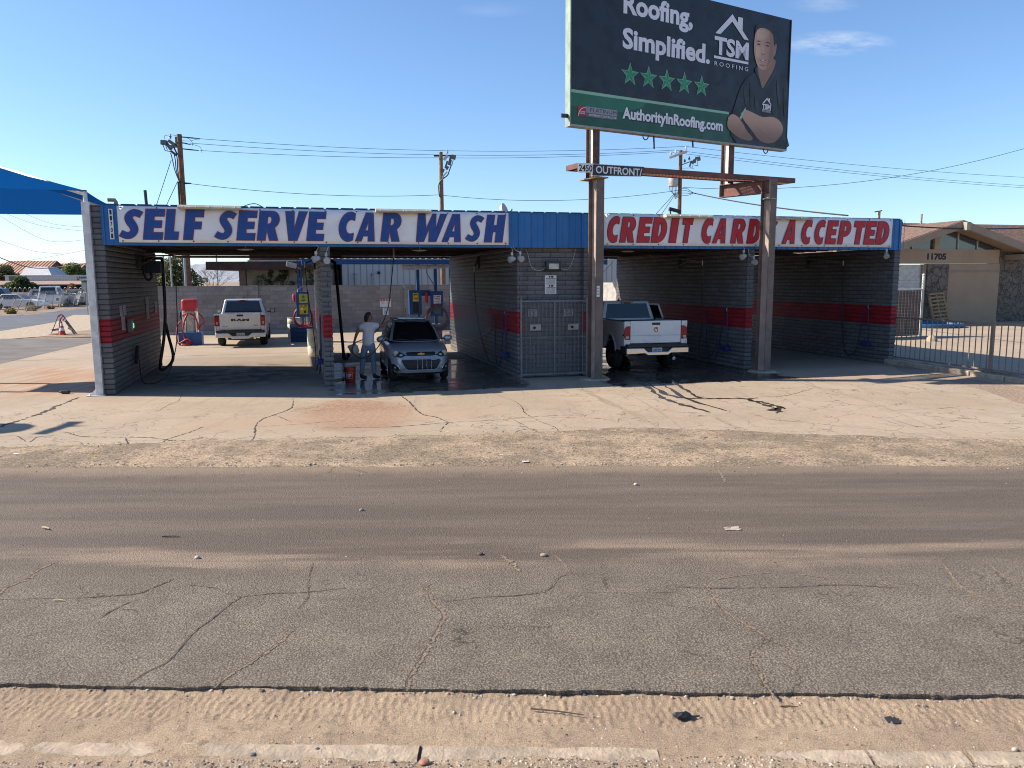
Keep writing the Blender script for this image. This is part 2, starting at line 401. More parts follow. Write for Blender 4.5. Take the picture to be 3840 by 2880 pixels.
def rmask(n, u, v, u0, u1, v0, v1, nz, amp=.6, soft=.12):
    """box with a wavering edge"""
    a = math_(n, 'SUBTRACT', math_(n, 'ABSOLUTE', math_(n, 'SUBTRACT', u, (u0+u1)/2)), (u1-u0)/2)
    q = math_(n, 'SUBTRACT', math_(n, 'ABSOLUTE', math_(n, 'SUBTRACT', v, (v0+v1)/2)), (v1-v0)/2)
    d = math_(n, 'ADD', math_(n, 'MAXIMUM', a, q), math_(n, 'MULTIPLY', math_(n, 'SUBTRACT', nz, .5), amp))
    return mrange(n, d, soft, -soft)
def concrete_mat():
    mt, n, b = newmat('lot_concrete'); P, u, v = uvnodes(n)
    f1 = noise(n, P, .35, 5, .6); f2 = noise(n, P, 1.6, 6, .65); f3 = noise(n, P, 14, 5, .7); f4 = noise(n, P, 60, 3, .7)
    c = mix(n, mrange(n, f1, .35, .66), (.41,.325,.235), (.475,.382,.283))
    c = mix(n, math_(n, 'MULTIPLY', mrange(n, f2, .5, .72), .45), c, (.30,.25,.195))
    mp = N(n, 'ShaderNodeMapping'); mp.inputs['Scale'].default_value = (1, .14, 1); mp.inputs['Rotation'].default_value = (0, 0, -ANG); n.links.new(P, mp.inputs[0])
    sk = noise(n, mp.outputs[0], 3.2, 5, .6)
    c = mix(n, math_(n, 'MULTIPLY', mrange(n, sk, .53, .68), .28), c, (.26,.225,.195))
    c = mix(n, 1, c, mrange(n, f3, .3, .7, .90, 1.09), 'MULTIPLY')
    c = mix(n, 1, c, mrange(n, f4, .3, .7, .92, 1.07), 'MULTIPLY')
    # fine hairline crazing near the street
    v2 = N(n, 'ShaderNodeTexVoronoi', feature='DISTANCE_TO_EDGE'); v2.inputs['Scale'].default_value = 1.1
    dv = N(n, 'ShaderNodeVectorMath', operation='ADD'); nz = N(n, 'ShaderNodeTexNoise'); nz.inputs['Scale'].default_value = 1.7; nz.inputs['Detail'].default_value = 7
    n.links.new(P, nz.inputs['Vector']); n.links.new(P, dv.inputs[0]); n.links.new(nz.outputs['Color'], dv.inputs[1]); n.links.new(dv.outputs[0], v2.inputs['Vector'])
    zone = math_(n, 'MULTIPLY', mrange(n, v, -.8, -3.0), mrange(n, f1, .36, .50))
    c = mix(n, math_(n, 'MULTIPLY', math_(n, 'MULTIPLY', mrange(n, v2.outputs['Distance'], .014, .003), zone), .75), c, (.11,.09,.07))
    # rusty soil washed over the slab
    so_ = (.43,.215,.115)
    sx_ = N(n, 'ShaderNodeSeparateXYZ'); n.links.new(P, sx_.inputs[0])
    e1 = rmask(n, sx_.outputs[0], sx_.outputs[1], -40, -9.6, 16.9, 22.8, f2, 5.0, .9)
    c = mix(n, math_(n, 'MULTIPLY', math_(n, 'MULTIPLY', e1, mrange(n, sk, .40, .60)), .75), c, so_)
    e2 = emask(n, u, v, 5.0, -4.1, 1.0, 1.7, f2, 1.6, .35)
    c = mix(n, math_(n, 'MULTIPLY', math_(n, 'MULTIPLY', e2, mrange(n, f3, .36, .56)), .85), c, (.30,.14,.075))
    e5 = rmask(n, u, v, 2.0, 7.5, -5.2, -3.9, f2, 1.8, .5)
    c = mix(n, math_(n, 'MULTIPLY', e5, .4), c, (.46,.31,.21))
    e6 = emask(n, u, v, 18.2, -1.0, 3.2, 2.0, f2, 1.2, .4)
    c = mix(n, math_(n, 'MULTIPLY', e6, .28), c, (.45,.26,.17))
    # oily dirt on the first bay's floor
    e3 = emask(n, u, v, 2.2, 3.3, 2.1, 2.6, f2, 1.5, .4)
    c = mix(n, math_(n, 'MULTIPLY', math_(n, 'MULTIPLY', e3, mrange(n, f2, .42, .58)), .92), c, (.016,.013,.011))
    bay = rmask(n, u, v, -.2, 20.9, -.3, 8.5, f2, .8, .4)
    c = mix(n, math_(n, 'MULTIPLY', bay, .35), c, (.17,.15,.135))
    # wet floors where cars are being washed
    w1 = rmask(n, u, v, 4.7, 9.3, -1.6, 5.3, f2, 1.5, .12)
    w2 = rmask(n, u, v, 11.2, 16.2, -2.1, 7.6, f2, 1.9, .10)
    wet = math_(n, 'MAXIMUM', w1, w2)
    c = mix(n, math_(n, 'MULTIPLY', wet, .86), c, (.050,.043,.037))
    n.links.new(c, b.inputs['Base Color'])
    pud = mrange(n, noise(n, P, .9, 3), .44, .58)
    rw = mix(n, pud, .30, .045)
    n.links.new(mix(n, wet, .88, rw), b.inputs['Roughness'])
    b.inputs['Specular IOR Level'].default_value = .4
    bm = bump(n, b, math_(n, 'ADD', f3, f4), .28, .006)
    n.links.new(mrange(n, wet, 0, 1, .28, .04), bm.inputs['Strength'])
    return mt
asph = asphalt_mat(); conc = concrete_mat()
asph_old = mat('old_asphalt', (.165,.148,.135,1), .9, 0, .22, .8, .4, 60)
street_m = mat('street_asphalt', (.13,.125,.125,1), .6, 0, .15, .5, .3, 40)
kerb_m = mat('kerb_concrete', (.46,.37,.275,1), .95, 0, .25, 6, 1.0, 45)

# --- the wide ground sheet
g = M(); g.add([(-3000,-300,-.12),(3000,-300,-.12),(3000,7.4,-.12),(-3000,7.4,-.12),(3000,7.4,-.014),(-3000,7.4,-.014),(3000,6000,-.014),(-3000,6000,-.014)], [(0,1,2,3),(3,2,4,5),(5,4,6,7)])
struct('ground', g, dirt_far)
# --- concrete lot
lot = M()
nearL = [(-40,10.9),(-14,11.1),(-7.7,11.36),(-5,11.7),(-2.7,12.0),(0,12.3),(2.15,12.7),(4.2,12.2),(7.75,11.45),(10.2,11.35)]
re = [(10.4,13.4),(10.36,15.4),(10.75,17.2),(10.9,18.4),(10.55,19.6),(10.7,21),(11.25,22.65)]
bk = B(20.9, 9.5); back = [(bk.x, bk.y), (9.5,31), (9.6,41), (-17.5,38.5), (-17.6,34.0), (-17.6,32.3), (-15.95,23.9),(-14.5,18.5),(-24,14.5),(-40,12.6)]
lot.poly([(x, y, 0) for x, y in nearL+re+back])
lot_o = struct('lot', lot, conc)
# --- road, ragged on its near edge
rd = M(); xs = [-90,-40,-20,-12] + [-8+i*.03 for i in range(int(16/.03)+1)] + [12,20,40,90]
def yedge(x):
    q = 4.475 - .030*max(-4, min(4, x)) + .030*mnoise.noise((x*1.1, 3.1, 0)) + .020*mnoise.noise((x*5, 1.2, 0)) + .013*mnoise.noise((x*19, 7, 0)) + .008*mnoise.noise((x*43, 4, 0))
    return q
rows = [0, .02, .3, 1.0, 2.0, 3.5, 6.4]
for x in xs:
    e = yedge(x)
    rd.v += [(x, e+.012, -.075), (x, e, -.012)] + [(x, e+r, -.006 if r else -.010) for r in rows[1:]]
nr = len(rows)+1
rd.f = [(i*nr+j, (i+1)*nr+j, (i+1)*nr+j+1, i*nr+j+1) for i in range(len(xs)-1) for j in range(nr-1)]
road = struct('road', rd, asph)
cs = M(); cdk = M()
WIDE = .045; THIN = .012
crk = [
 (0,2080,[(-60,300),(0,245),(40,205),(180,150),(250,90),(375,40)],.05), (0,2080,[(480,275),(690,262),(880,245),(960,215),(1070,170),(1110,150)],.016),
 (0,2080,[(880,280),(740,340),(640,400)],.014), (0,2080,[(-80,282),(300,275),(480,277)],.012),
 (0,2080,[(1180,188),(1380,212),(1440,245),(1530,268),(1470,310),(1350,410),(1240,490),(1080,670),(950,740),(760,855)],.012),
 (0,2080,[(1530,268),(1760,243),(1940,238),(2212,210)],.013), (0,2080,[(1360,850),(1500,740),(1640,660),(1780,560),(1870,480)],.036),
 (0,2080,[(2000,50),(1970,150),(1970,220),(1960,280),(1900,340)],.018),
 (1270,2080,[(440,870),(460,770),(530,660),(600,540),(650,440),(670,380),(600,300),(580,250),(550,205),(600,180)],.05),
 (1270,2080,[(650,300),(900,270),(1130,258),(1330,225),(1400,150),(1470,120)],.02), (1270,2080,[(1370,212),(1560,235),(2090,235),(2212,250)],.012),
 (1270,2080,[(1040,0),(1100,50),(1160,105)],.06), (1270,2080,[(1380,0),(1440,60),(1480,120)],.03),
 (2540,2080,[(170,190),(200,220),(260,310),(330,380),(500,480),(590,540),(680,580)],.042), (2540,2080,[(680,580),(700,640),(780,720)],.02),
 (2540,2080,[(590,540),(500,590),(470,660),(520,750),(560,830),(630,910)],.042), (2540,2080,[(0,200),(190,210),(700,205),(1050,190),(1400,210)],.012),
 (2540,2080,[(1640,250),(1900,265),(2060,290)],.014), (2540,2080,[(1700,60),(1800,190),(1950,270),(2300,350)],.035), (2540,2080,[(1950,30),(2100,140),(2300,200)],.03),
 (2540,2080,[(1280,135),(1310,170),(1350,195)],.025), (2540,2080,[(580,30),(640,70)],.06), (2540,2080,[(230,160),(400,130),(600,110)],.02), (2540,2080,[(730,115),(960,150),(1000,190)],.02),
 (1200,1350,[(50,720),(95,680),(180,680),(250,705),(300,715)],.05), (2400,1300,[(440,690),(470,730),(490,780)],.06)]
for i, (ox, oy, p, wd) in enumerate(crk):
    k = .651 if ox == 2400 else K
    pp = tile(ox, oy, k, p)
    ribbon(cs, pp, wd*.62, -.0025, .9, 14, i)
    off = [(q[0]-wd*.26, q[1]+wd*.07) for q in pp]
    if i in (0, 1, 2, 4, 5, 6, 7, 8, 9, 13, 15, 16): ribbon(cdk, off, max(.006, wd*.16), -.0012, 1.5, 14, i+50)
obj('crack_filling', cs, crack_sand, road); obj('crack_gap', cdk, mat('crack_gap_brown', (.085,.068,.055,1), .95), road)
# --- cracks, joints and trickles on the lot
lc = M(); lj = M(); lw = M()
for i, (ox, oy, k, p, wd) in enumerate([
 (0,1400,K,[(-200,400),(0,340),(160,290),(300,240),(400,195),(510,152)],.085),
 (0,1400,K,[(1870,160),(1860,220),(1750,265),(1670,295),(1630,340),(1625,400),(1580,450)],.035),
 (0,1400,K,[(380,375),(430,378),(520,402),(700,408),(950,410),(1100,430),(1220,425),(1300,405)],.03),
 (0,1400,K,[(780,505),(960,465),(1100,460),(1200,470),(1400,440),(1620,400)],.028), (0,1400,K,[(1300,340),(1200,380),(1050,430),(1090,462)],.025),
 (0,1400,K,[(1160,130),(1140,175),(1080,200),(1000,245)],.015), (0,1400,K,[(1620,345),(1900,325),(2212,300)],.014),
 (0,1400,K,[(830,480),(800,410)],.03), (0,1400,K,[(1750,265),(1860,310)],.02), (0,1400,K,[(-50,410),(100,400),(180,440),(250,405),(400,400)],.02),
 (1200,1350,K,[(510,225),(560,260),(600,300),(650,345),(740,365),(820,400)],.05), (1200,1350,K,[(0,430),(400,430),(820,400),(1100,385),(1400,360),(1650,350)],.022),
 (1200,1350,K,[(820,400),(780,435),(770,460)],.03), (1200,1350,K,[(1090,210),(1210,250),(1280,290),(1310,340),(1400,390),(1500,430),(1520,460)],.02),
 (1200,1350,K,[(1220,490),(1260,455),(1350,440),(1400,470),(1380,490)],.02), (1200,1350,K,[(1620,480),(1700,460),(1900,455),(2000,470)],.02), (1200,1350,K,[(1230,380),(1290,410),(1400,480)],.016),
 (1200,1350,K,[(1420,360),(1560,370),(1720,350)],.014), (1200,1350,K,[(1900,400),(1920,370),(2050,380),(2120,400)],.014),
 (2400,1300,.651,[(700,290),(850,280),(1010,235)],.018), (2400,1300,.651,[(1700,360),(1850,345)],.016), (2400,1300,.651,[(1480,430),(1650,470),(1800,460)],.014)]):
    ribbon(lc, tile(ox, oy, k, p), wd*(.62 if i else .9), .0035, 1.3, 14, i+20)
obj('slab_crack', lc, crack_dark, lot_o)
for i, (ox, oy, k, p, wd) in enumerate([
 (1200,1350,K,[(1630,165),(1900,300),(2212,455)],.16), (1200,1350,K,[(1900,190),(2060,265),(2212,350)],.02), (2400,1300,.651,[(0,310),(150,400),(300,520)],.035),
 (2400,1300,.651,[(890,200),(1120,260),(1400,345),(1890,555)],.03), (2400,1300,.651,[(380,380),(520,450),(620,480)],.09), (2400,1300,.651,[(640,380),(780,420),(960,435)],.12)]):
    ribbon(lj, tile(ox, oy, k, p), wd, .003, .5, 8, i+5)
obj('joint_filling', lj, dirt_mat('joint_aggregate', (.44,.355,.26), (.50,.41,.30), (.30,.24,.17), 1.0, 60), lot_o)
jn = M()
for v0 in (1.9, 5.5):
    for u0 in (.1, 4.9, 11.4, 16.2): ribbon(jn, [B(u0, v0), B(u0+2.2, v0+.02), B(u0+4.3, v0)], .025, .003, .3, 5, 3)
ribbon(jn, [B(-9, 9.3), B(0, 9.3), B(10, 9.4), B(20, 9.3)], .03, .003, .3); ribbon(jn, [B(-2, 12.6), B(3, 12.5), B(9, 12.6)], .03, .003, .5)
obj('floor_joint', jn, crack_dark, lot_o)
wet_m, n_, b_ = newmat('wet_concrete'); b_.inputs['Roughness'].default_value = .25
n_.links.new(mix(n_, noise(n_, wpos(n_), 8, 4), (.05,.042,.035), (.10,.085,.07)), b_.inputs['Base Color'])
for i, (p, wd) in enumerate([([(-20,190),(30,225),(130,295),(230,330),(400,380)],.10), ([(20,190),(60,220),(200,290),(400,298),(600,300),(680,295)],.10),
    ([(80,190),(130,218),(270,300),(500,370)],.07), ([(180,190),(250,240),(330,290),(370,297)],.07), ([(600,300),(740,330),(840,360)],.10), ([(620,305),(760,350),(800,385)],.10), ([(735,370),(820,350)],.12), ([(520,185),(585,205)],.09)]):
    ribbon(lw, tile(2400, 1300, .651, p), wd, .0045, .9, 8, i)
obj('water_trickle', lw, wet_m, lot_o)
# --- dirt and gravel between lot and road
sh = M(); sx = [-90,-40,-22] + [-14+i*.05 for i in range(int(29/.05)+1)] + [22,40,90]
def lotedge(x):
    for (a, b), (c_, d_) in zip(nearL, nearL[1:]):
        if a <= x <= c_: return b+(d_-b)*(x-a)/(c_-a)
    return 11.1
NR = 26
for x in sx:
    a = 10.22 - .04*x*.4 + .06*mnoise.noise((x*.9, 0, 5)) + .05*mnoise.noise((x*4, 0, 5)); b_e = lotedge(x) + .28 + .22*mnoise.noise((x*.7, 9, 0)) + .08*mnoise.noise((x*4, 2, 0))
    for j in range(NR):
        t = j/(NR-1); y = a+(b_e-a)*t
        hh = math.sin(math.pi*t)**.6*(.028+.022*mnoise.noise((x*1.5, y*2, 0))+.012*mnoise.noise((x*7, y*7, 1)))
        sh.v.append((x, y, .004*math.sin(math.pi*t)+max(hh, -.002)-.005*(t in (0, 1))))
sh.f = [(i*NR+j, (i+1)*NR+j, (i+1)*NR+j+1, i*NR+j+1) for i in range(len(sx)-1) for j in range(NR-1)]
struct('shoulder', sh, dirt_grav, smooth=True, angle=180)
# --- near shoulder: sand with tyre tracks
ns = M(); nx = [-60,-25,-12] + [-6+i*.013 for i in range(int(12/.013)+1)] + [12,25,60]; ny = [-8,-2,1.5,2.6] + [3.1+i*.013 for i in range(int(1.5/.013)+1)]
def hns(x, y):
    h = -.040 + .012*mnoise.noise((x*.8, y*2, 2)) + .006*mnoise.noise((x*6, y*8, 3)) + .0035*mnoise.noise((x*22, y*24, 8))
    yt = y + .028*x - .03
    if 4.10 < yt < 4.44:
        e = min(1, (yt-4.10)/.04, (4.44-yt)/.04); lane = ((yt-4.02)*16) % 1.0
        mod = .5+.5*mnoise.noise((x*.9, 2.2, 6))
        ph = math.sin(2*math.pi*(x/.085 + (yt-4.02)*7*(1 if int((yt-4.02)*8) % 2 else -1)))
        r_i = int((yt-4.02)/.062); lz = ((yt-4.02) % .062)/.062; sp_ = .046+.006*(r_i % 3)
        lump = max(0, math.sin(2*math.pi*(x/sp_ + .37*r_i + .35*mnoise.noise((x*3, r_i*1.7, 4)))))**.8*math.sin(math.pi*lz)**.8
        h += e*(.35+1.0*mod)*.016*lump*(.55+.9*mnoise.noise((x*11, y*9, 5))*.6) - .004*e
    if y < 3.78: h += .004*mnoise.noise((x*40, y*40, 3))
    h += max(0, min(1, (yt-4.36)/.10))*(.020+.026*mnoise.noise((x*.55+3, 2.5, 1))+.008*mnoise.noise((x*2.2, 5, 1))-(.010 if x > -1.4 else -.004))
    d = y-(3.88-.026*x); h -= .010*math.exp(-(d/.10)**2)*(.7+1.5*mnoise.noise((x*1.3, 5, 5))) - .006*mnoise.noise((x*5, y*7, 9))
    return h
for x in nx:
    for y in ny: ns.v.append((x, y, hns(x, y) if y > 2.9 and abs(x) < 7 else -.05))
L_ = len(ny)
ns.f = [(i*L_+j, (i+1)*L_+j, (i+1)*L_+j+1, i*L_+j+1) for i in range(len(nx)-1) for j in range(L_-1)]
struct('near_shoulder', ns, dirt_sand, smooth=True, angle=180)
kb = M()
segs = [(-30,-.52),(-.50,.78),(1.02,1.9),(1.92,2.42),(2.45,30)]
for a, b in segs:
    na_ = max(24, int(min(b-a, 12)/.03)); xx = [a + (b-a)*i/na_ for i in range(na_+1)] if b-a < 10 else ([a + (min(b,4.5)-a)*i/700 for i in range(701)] if a > 0 else [-30]+[-5 + (b+5)*i/500 for i in range(501)])
    for x in xx:
        y = 3.88-.026*x; j0 = .022*mnoise.noise((x*6, 1, 0)); j1 = .022*mnoise.noise((x*6, 4, 0)); hz_ = lambda q: .006*mnoise.noise((x*3.1, q, 7))+.004*mnoise.noise((x*17, q*5, 2))
        k0 = len(kb.v); kb.v += [(x, y-.085+j0, -.09), (x, y-.075+j0, -.052+hz_(0)), (x, y-.050+j0, -.042+hz_(1)), (x, y, -.040+hz_(2)), (x, y+.050+j1, -.041+hz_(3)), (x, y+.068+j1, -.050+hz_(4)), (x, y+.080+j1, -.09)]
        if x != xx[0]: kb.f += [(k0-7+i, k0+i, k0+i+1, k0-6+i) for i in range(6)]
struct('kerb', kb, kerb_m)
# --- loose stones: nobody could count them
def stones(name, spots, mats, label):
    for k, mm in enumerate(mats):
        mb = M(); rr = random.Random(k+11)
        for (x, y, z, s) in spots[k::len(mats)]:
            a = rr.random()*6.28; sx_, sy_, sz_ = s*(.7+.6*rr.random()), s*(.7+.6*rr.random()), s*(.4+.35*rr.random()); vs = []
            for i in range(5):
                t = a+i*1.2566+rr.random()*.5; vs.append((x+sx_*math.cos(t), y+sy_*math.sin(t), z+sz_*.25*rr.random()))
            for i in range(3):
                t = a+i*2.09+rr.random(); vs.append((x+sx_*.55*math.cos(t), y+sy_*.55*math.sin(t), z+sz_*(.8+.3*rr.random())))
            mb.add(vs, [(5,6,7),(0,1,5),(1,6,5),(1,2,6),(2,3,6),(3,7,6),(3,4,7),(4,0,5),(4,5,7)])
        o = obj(name, mb, mm); tag(o, label[k], 'gravel', kind='stuff')
rr = random.Random(3); sp = []
for i in range(17000):
    x = rr.uniform(-4.0, 4.0); y = 3.25 + rr.random()**.9*.58; sp.append((x, y, hns(x, y)-.001, .003+.008*rr.random()**2.5))
for i in range(3000):
    x = rr.uniform(-4.5, 4.5); y = rr.uniform(3.8, 4.5); sp.append((x, y, hns(x, y)-.001, .002+.007*rr.random()**4))
for i in range(260):
    x = rr.uniform(-4.5, 4.5); y = yedge(x)-abs(rr.gauss(0, .02)); sp.append((x, y, hns(x, y), .005+.010*rr.random()**2))
far = []
for i in range(15000):
    x = rr.uniform(-10, 11); y0 = 10.25; y1 = lotedge(x)+.3; y = y0+(y1-y0)*min(.99, max(0.01, rr.gauss(.5, .24)))
    far.append((x, y, .012, .004+.013*rr.random()**2.5))
for i in range(900):
    x = rr.uniform(-9, 10); y = rr.uniform(9.7, 10.4) if i % 2 else lotedge(x)+abs(rr.gauss(.1, .6)); far.append((x, y, -.002, .003+.010*rr.random()**3))
for i in range(260):
    x = rr.uniform(-7, 7); y = rr.uniform(4.6, 10); far.append((x, y, -.005, .002+.008*rr.random()**3))
st_m = [mat('stone_tan', (.40,.32,.25,1), .9), mat('stone_grey', (.12,.105,.09,1), .9), mat('stone_pale', (.55,.48,.40,1), .9)]
stones('gravel', sp, st_m, ['tan pebbles strewn over the sandy roadside nearest the viewer', 'grey pebbles strewn over the sandy roadside nearest the viewer', 'pale pebbles strewn over the sandy roadside nearest the viewer'])
stones('gravel', far, st_m, ['tan gravel along the far road edge before the concrete lot', 'grey gravel along the far road edge before the concrete lot', 'pale gravel along the far road edge before the concrete lot'])
# --- left: asphalt apron, side street, pavement
def flat(name, pts, z, mm): return struct(name, M().poly([(x, y, z) for x, y in pts]), mm)
flat('apron', [(-40,12.4),(-24,14.3),(-14.55,18.3),(-15.95,23.9),(-17.6,32.3),(-17.8,34.6),(-22.6,34.8),(-40,33.2)], .004, asph_old)
flat('pavement', [(-40,33.1),(-22.6,34.7),(-21.95,36.0),(-22.4,41.4),(-24.5,47),(-28,60),(-34,60),(-29,49),(-27.4,43.0),(-26.8,40.5),(-40,33.9)], .007, kerb_m)
flat('street', [(-60,31),(-40,33.8),(-27,40.4),(-27.5,43),(-29.5,50),(-36,76),(-52,130),(-58,130),(-42,77),(-38,60.5),(-60,49)], -.007, street_m)
flat('gravel_island', [(-22.0,35.9),(-18.2,34.9),(-17,45),(-22.4,41.4)], .011, dirt_grav)
flat('yard', [(11.38,22.6),(11.2,20.0),(12.0,16.5),(40,15),(60,60),(11,60),(10,31)], .005, conc)

# ================================================================== CAR WASH BUILDING
def brick_mat(name, stripe=True, base=(.165,.164,.172), w=.41, h=.1182, mort=.010, dark=.35, horiz='uv', seed=0):
    mt, n, b = newmat(name); co = coords(n); sp = N(n, 'ShaderNodeSeparateXYZ'); n.links.new(co, sp.inputs[0])
    hx = math_(n, 'ADD', sp.outputs[0], sp.outputs[1]); wob = noise(n, co, 2.2, 3)
    cb = N(n, 'ShaderNodeCombineXYZ'); n.links.new(hx, cb.inputs[0])
    n.links.new(math_(n, 'ADD', sp.outputs[2], math_(n, 'MULTIPLY', math_(n, 'SUBTRACT', wob, .5), .02)), cb.inputs[1])
    br = N(n, 'ShaderNodeTexBrick'); br.offset = .5
    for k, v in dict(Scale=1, Mortar_Size=mort, Mortar_Smooth=.35, Bias=0, Brick_Width=w, Row_Height=h).items(): br.inputs[k.replace('_', ' ')].default_value = v
    br.inputs['Color1'].default_value = (.80,.80,.80,1); br.inputs['Color2'].default_value = (1.08,1.08,1.08,1); br.inputs['Mortar'].default_value = (dark,dark,dark,1)
    n.links.new(cb.outputs[0], br.inputs['Vector'])
    f = noise(n, co, 1.1, 5, .65); f2 = noise(n, co, 18, 4, .7)
    c = mix(n, mrange(n, f, .3, .7), tuple(x*.86 for x in base), tuple(x*1.1 for x in base))
    if stripe:
        zz = math_(n, 'ADD', sp.outputs[2], math_(n, 'MULTIPLY', math_(n, 'SUBTRACT', wob, .5), .03))
        s = math_(n, 'MULTIPLY', mrange(n, zz, 1.145, 1.155), mrange(n, zz, 1.705, 1.695))
        red = mix(n, mrange(n, f, .3, .7), (.33,.010,.020), (.43,.016,.030)); c = mix(n, s, c, red)
        low = mrange(n, zz, 1.0, .0); c = mix(n, math_(n, 'MULTIPLY', low, math_(n, 'MULTIPLY', mrange(n, f2, .45, .7), .45)), c, (.16,.15,.145))
    c = mix(n, 1, c, br.outputs['Color'], 'MULTIPLY')
    c = mix(n, 1, c, mrange(n, f2, .3, .7, .88, 1.1), 'MULTIPLY')
    n.links.new(c, b.inputs['Base Color']); b.inputs['Roughness'].default_value = .6; b.inputs['Specular IOR Level'].default_value = .35
    hh = math_(n, 'ADD', math_(n, 'MULTIPLY', br.outputs['Fac'], -1.2), math_(n, 'MULTIPLY', f2, .35))
    bump(n, b, hh, .9, .016); return mt
brick = brick_mat('painted_block'); brick_plain = brick_mat('painted_block_plain', False, (.20,.20,.208))
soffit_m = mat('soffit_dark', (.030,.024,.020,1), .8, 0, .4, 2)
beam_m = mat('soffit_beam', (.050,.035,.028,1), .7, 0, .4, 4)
fascia_m = mat('fascia_blue', (.006,.15,.44,1), .42, 0, .10, 1.2)
fascia_edge = mat('fascia_cap', (.006,.05,.19,1), .45)
cw = thing('car_wash', 'four-bay grey block self serve car wash with blue metal fascia and red wall stripe', 'building', UO, ANG)
def wall(name, x0, x1, y0, y1, z0, z1, mm, p=cw):
    mb = M(); nz = max(1, round((z1-z0)/.1182)); rr = random.Random(int(x0*100)+7)
    # each course of slump block bulges a little, so the ends of the wall are scalloped
    zs = [z0+(z1-z0)*i/nz for i in range(nz+1)]
    for a, b_ in zip(zs, zs[1:]):
        e = .004*rr.random()
        mid = (a+b_)/2; r0 = [(x0+.010,x1-.010,y0+.010,y1-.010,a), (x0-e,x1+e,y0-e,y1+e,a+.022), (x0-e-.003,x1+e+.003,y0-e-.003,y1+e+.003,mid), (x0-e,x1+e,y0-e,y1+e,b_-.022), (x0+.010,x1-.010,y0+.010,y1-.010,b_)]
        k = len(mb.v)
        for (xa, xb, ya, yb, z) in r0: mb.v += [(xa,ya,z),(xb,ya,z),(xb,yb,z),(xa,yb,z)]
        for j in range(4):
            for i in range(4): mb.f.append((k+j*4+i, k+j*4+(i+1) % 4, k+(j+1)*4+(i+1) % 4, k+(j+1)*4+i))
    k = len(mb.v); mb.f.append((k-4,k-3,k-2,k-1)); mb.f.append((3,2,1,0))
    return obj(name, mb, mm, p)
wall('wall', -.25, 0, 0, 6.2, 0, 4.16, brick)
wall('wall', 4.58, 4.79, 0, 9.1, 0, 3.36, brick)
wall('wall', 9.37, 9.51, 0, 9.1, 0, 3.36, brick)
wall('wall', 11.16, 11.33, 0, 9.1, 0, 3.36, brick)
wall('wall', 15.92, 16.12, 0, 9.1, 0, 3.36, brick)
wall('wall', 20.70, 20.90, 0, 9.1, 0, 3.36, brick)
wall('wall', 9.52, 11.15, .16, .36, 0, 3.36, brick_plain); wall('wall', 9.52, 11.15, 8.85, 9.05, 0, 3.36, brick_plain)
rf = M().box(-.24, 20.88, .02, 9.5, 3.46, 3.66)
roof = obj('roof', rf, soffit_m, cw)
rt_ = M()
for v in [.4+i*.62 for i in range(15)]: rt_.box(.02, 20.68, v, v+.05, 3.375, 3.455)
obj('roof_joist', rt_, beam_m, cw)
bm_ = M()
for v in (.12, 4.6, 9.35): bm_.box(.01, 20.69, v-.07, v+.07, 3.365-(.03 if v > 9 else 0), 3.372) ; bm_.box(.01, 20.69, v-.012, v+.012, 3.20 if False else 3.30, 3.364)
obj('roof_beam', bm_, beam_m, cw)
rr = random.Random(5)
for i in range(9):
    u0 = rr.uniform(.5, 18); v0 = rr.uniform(.5, 4); cdt = M().tube(smooth_path([(u0, v0, 3.36), (u0+.5, v0+.3, 3.30+rr.random()*.04), (u0+1.1, v0+.2, 3.29), (u0+1.8, v0-.1, 3.36)], 5), .008, 5); obj('soffit_wiring', cdt, dark_metal, cw)
fs = M(); fs.box(-.03, 20.86, -.055, -.02, 3.305, 4.17); fs.box(-.03, 0.0, -.02, .22, 3.305, 4.17); fs.box(20.83, 20.86, -.02, .3, 3.305, 4.17)
for i in range(63):
    u = .02+i*.335
    fs.box(u-.014, u+.014, -.078, -.0555, 3.306, 4.168); fs.box(u+.150, u+.160, -.0615, -.0555, 3.306, 4.168)
obj('fascia', fs, fascia_m, cw)
cp = M()
for i in range(62):
    u = .02+i*.335; cp.box(u+.03, u+.31, -.086, .10, 4.171, 4.192)
obj('fascia_cap', cp, fascia_edge, cw)
gt = M()  # expanded-metal security gate
gate = obj('gate', M().box(9.44,9.485,-.03,.015,.0,2.03).box(11.215,11.26,-.03,.015,0,2.03).box(9.485,11.215,-.025,.01,1.945,1.985).box(9.485,11.215,-.025,.01,.075,.115)
   .box(10.335,10.372,-.027,.012,.115,1.945).box(9.485,10.335,-.022,.006,1.035,1.06).box(10.372,11.215,-.022,.006,1.035,1.06), mat('gate_steel', (.20,.205,.215,1), .5, .2, .15), cw)
gb = M()
for i in range(7): gb.box(9.585+i*.107, 9.602+i*.107, -.016, .001, .116, 1.944); gb.box(10.475+i*.107, 10.492+i*.107, -.016, .001, .116, 1.944)
obj('gate_bars', gb, mat('gate_steel', (.36,.37,.39,1)), gate)
gm_ = M(); nn_ = 27; hz = .062
for (a, b_) in ((9.488, 10.333), (10.374, 11.213)):
    cols = 13; dw = (b_-a)/cols
    for r_ in range(int(1.83/hz)):
        for c_ in range(cols):
            x = a+c_*dw; z = .116+r_*hz
            for (p, q) in (((x, z), (x+dw/2, z+hz/2)), ((x+dw/2, z+hz/2), (x+dw, z)), ((x, z+hz), (x+dw/2, z+hz/2)), ((x+dw/2, z+hz/2), (x+dw, z+hz))):
                d = Vector((q[0]-p[0], 0, q[1]-p[1])); nrm = Vector((-d.z, 0, d.x)).normalized()*.0042
                P = Vector((p[0], .006, p[1])); Q = Vector((q[0], .006, q[1])); gm_.add([P-nrm, Q-nrm, Q+nrm, P+nrm], [(0,1,2,3)])
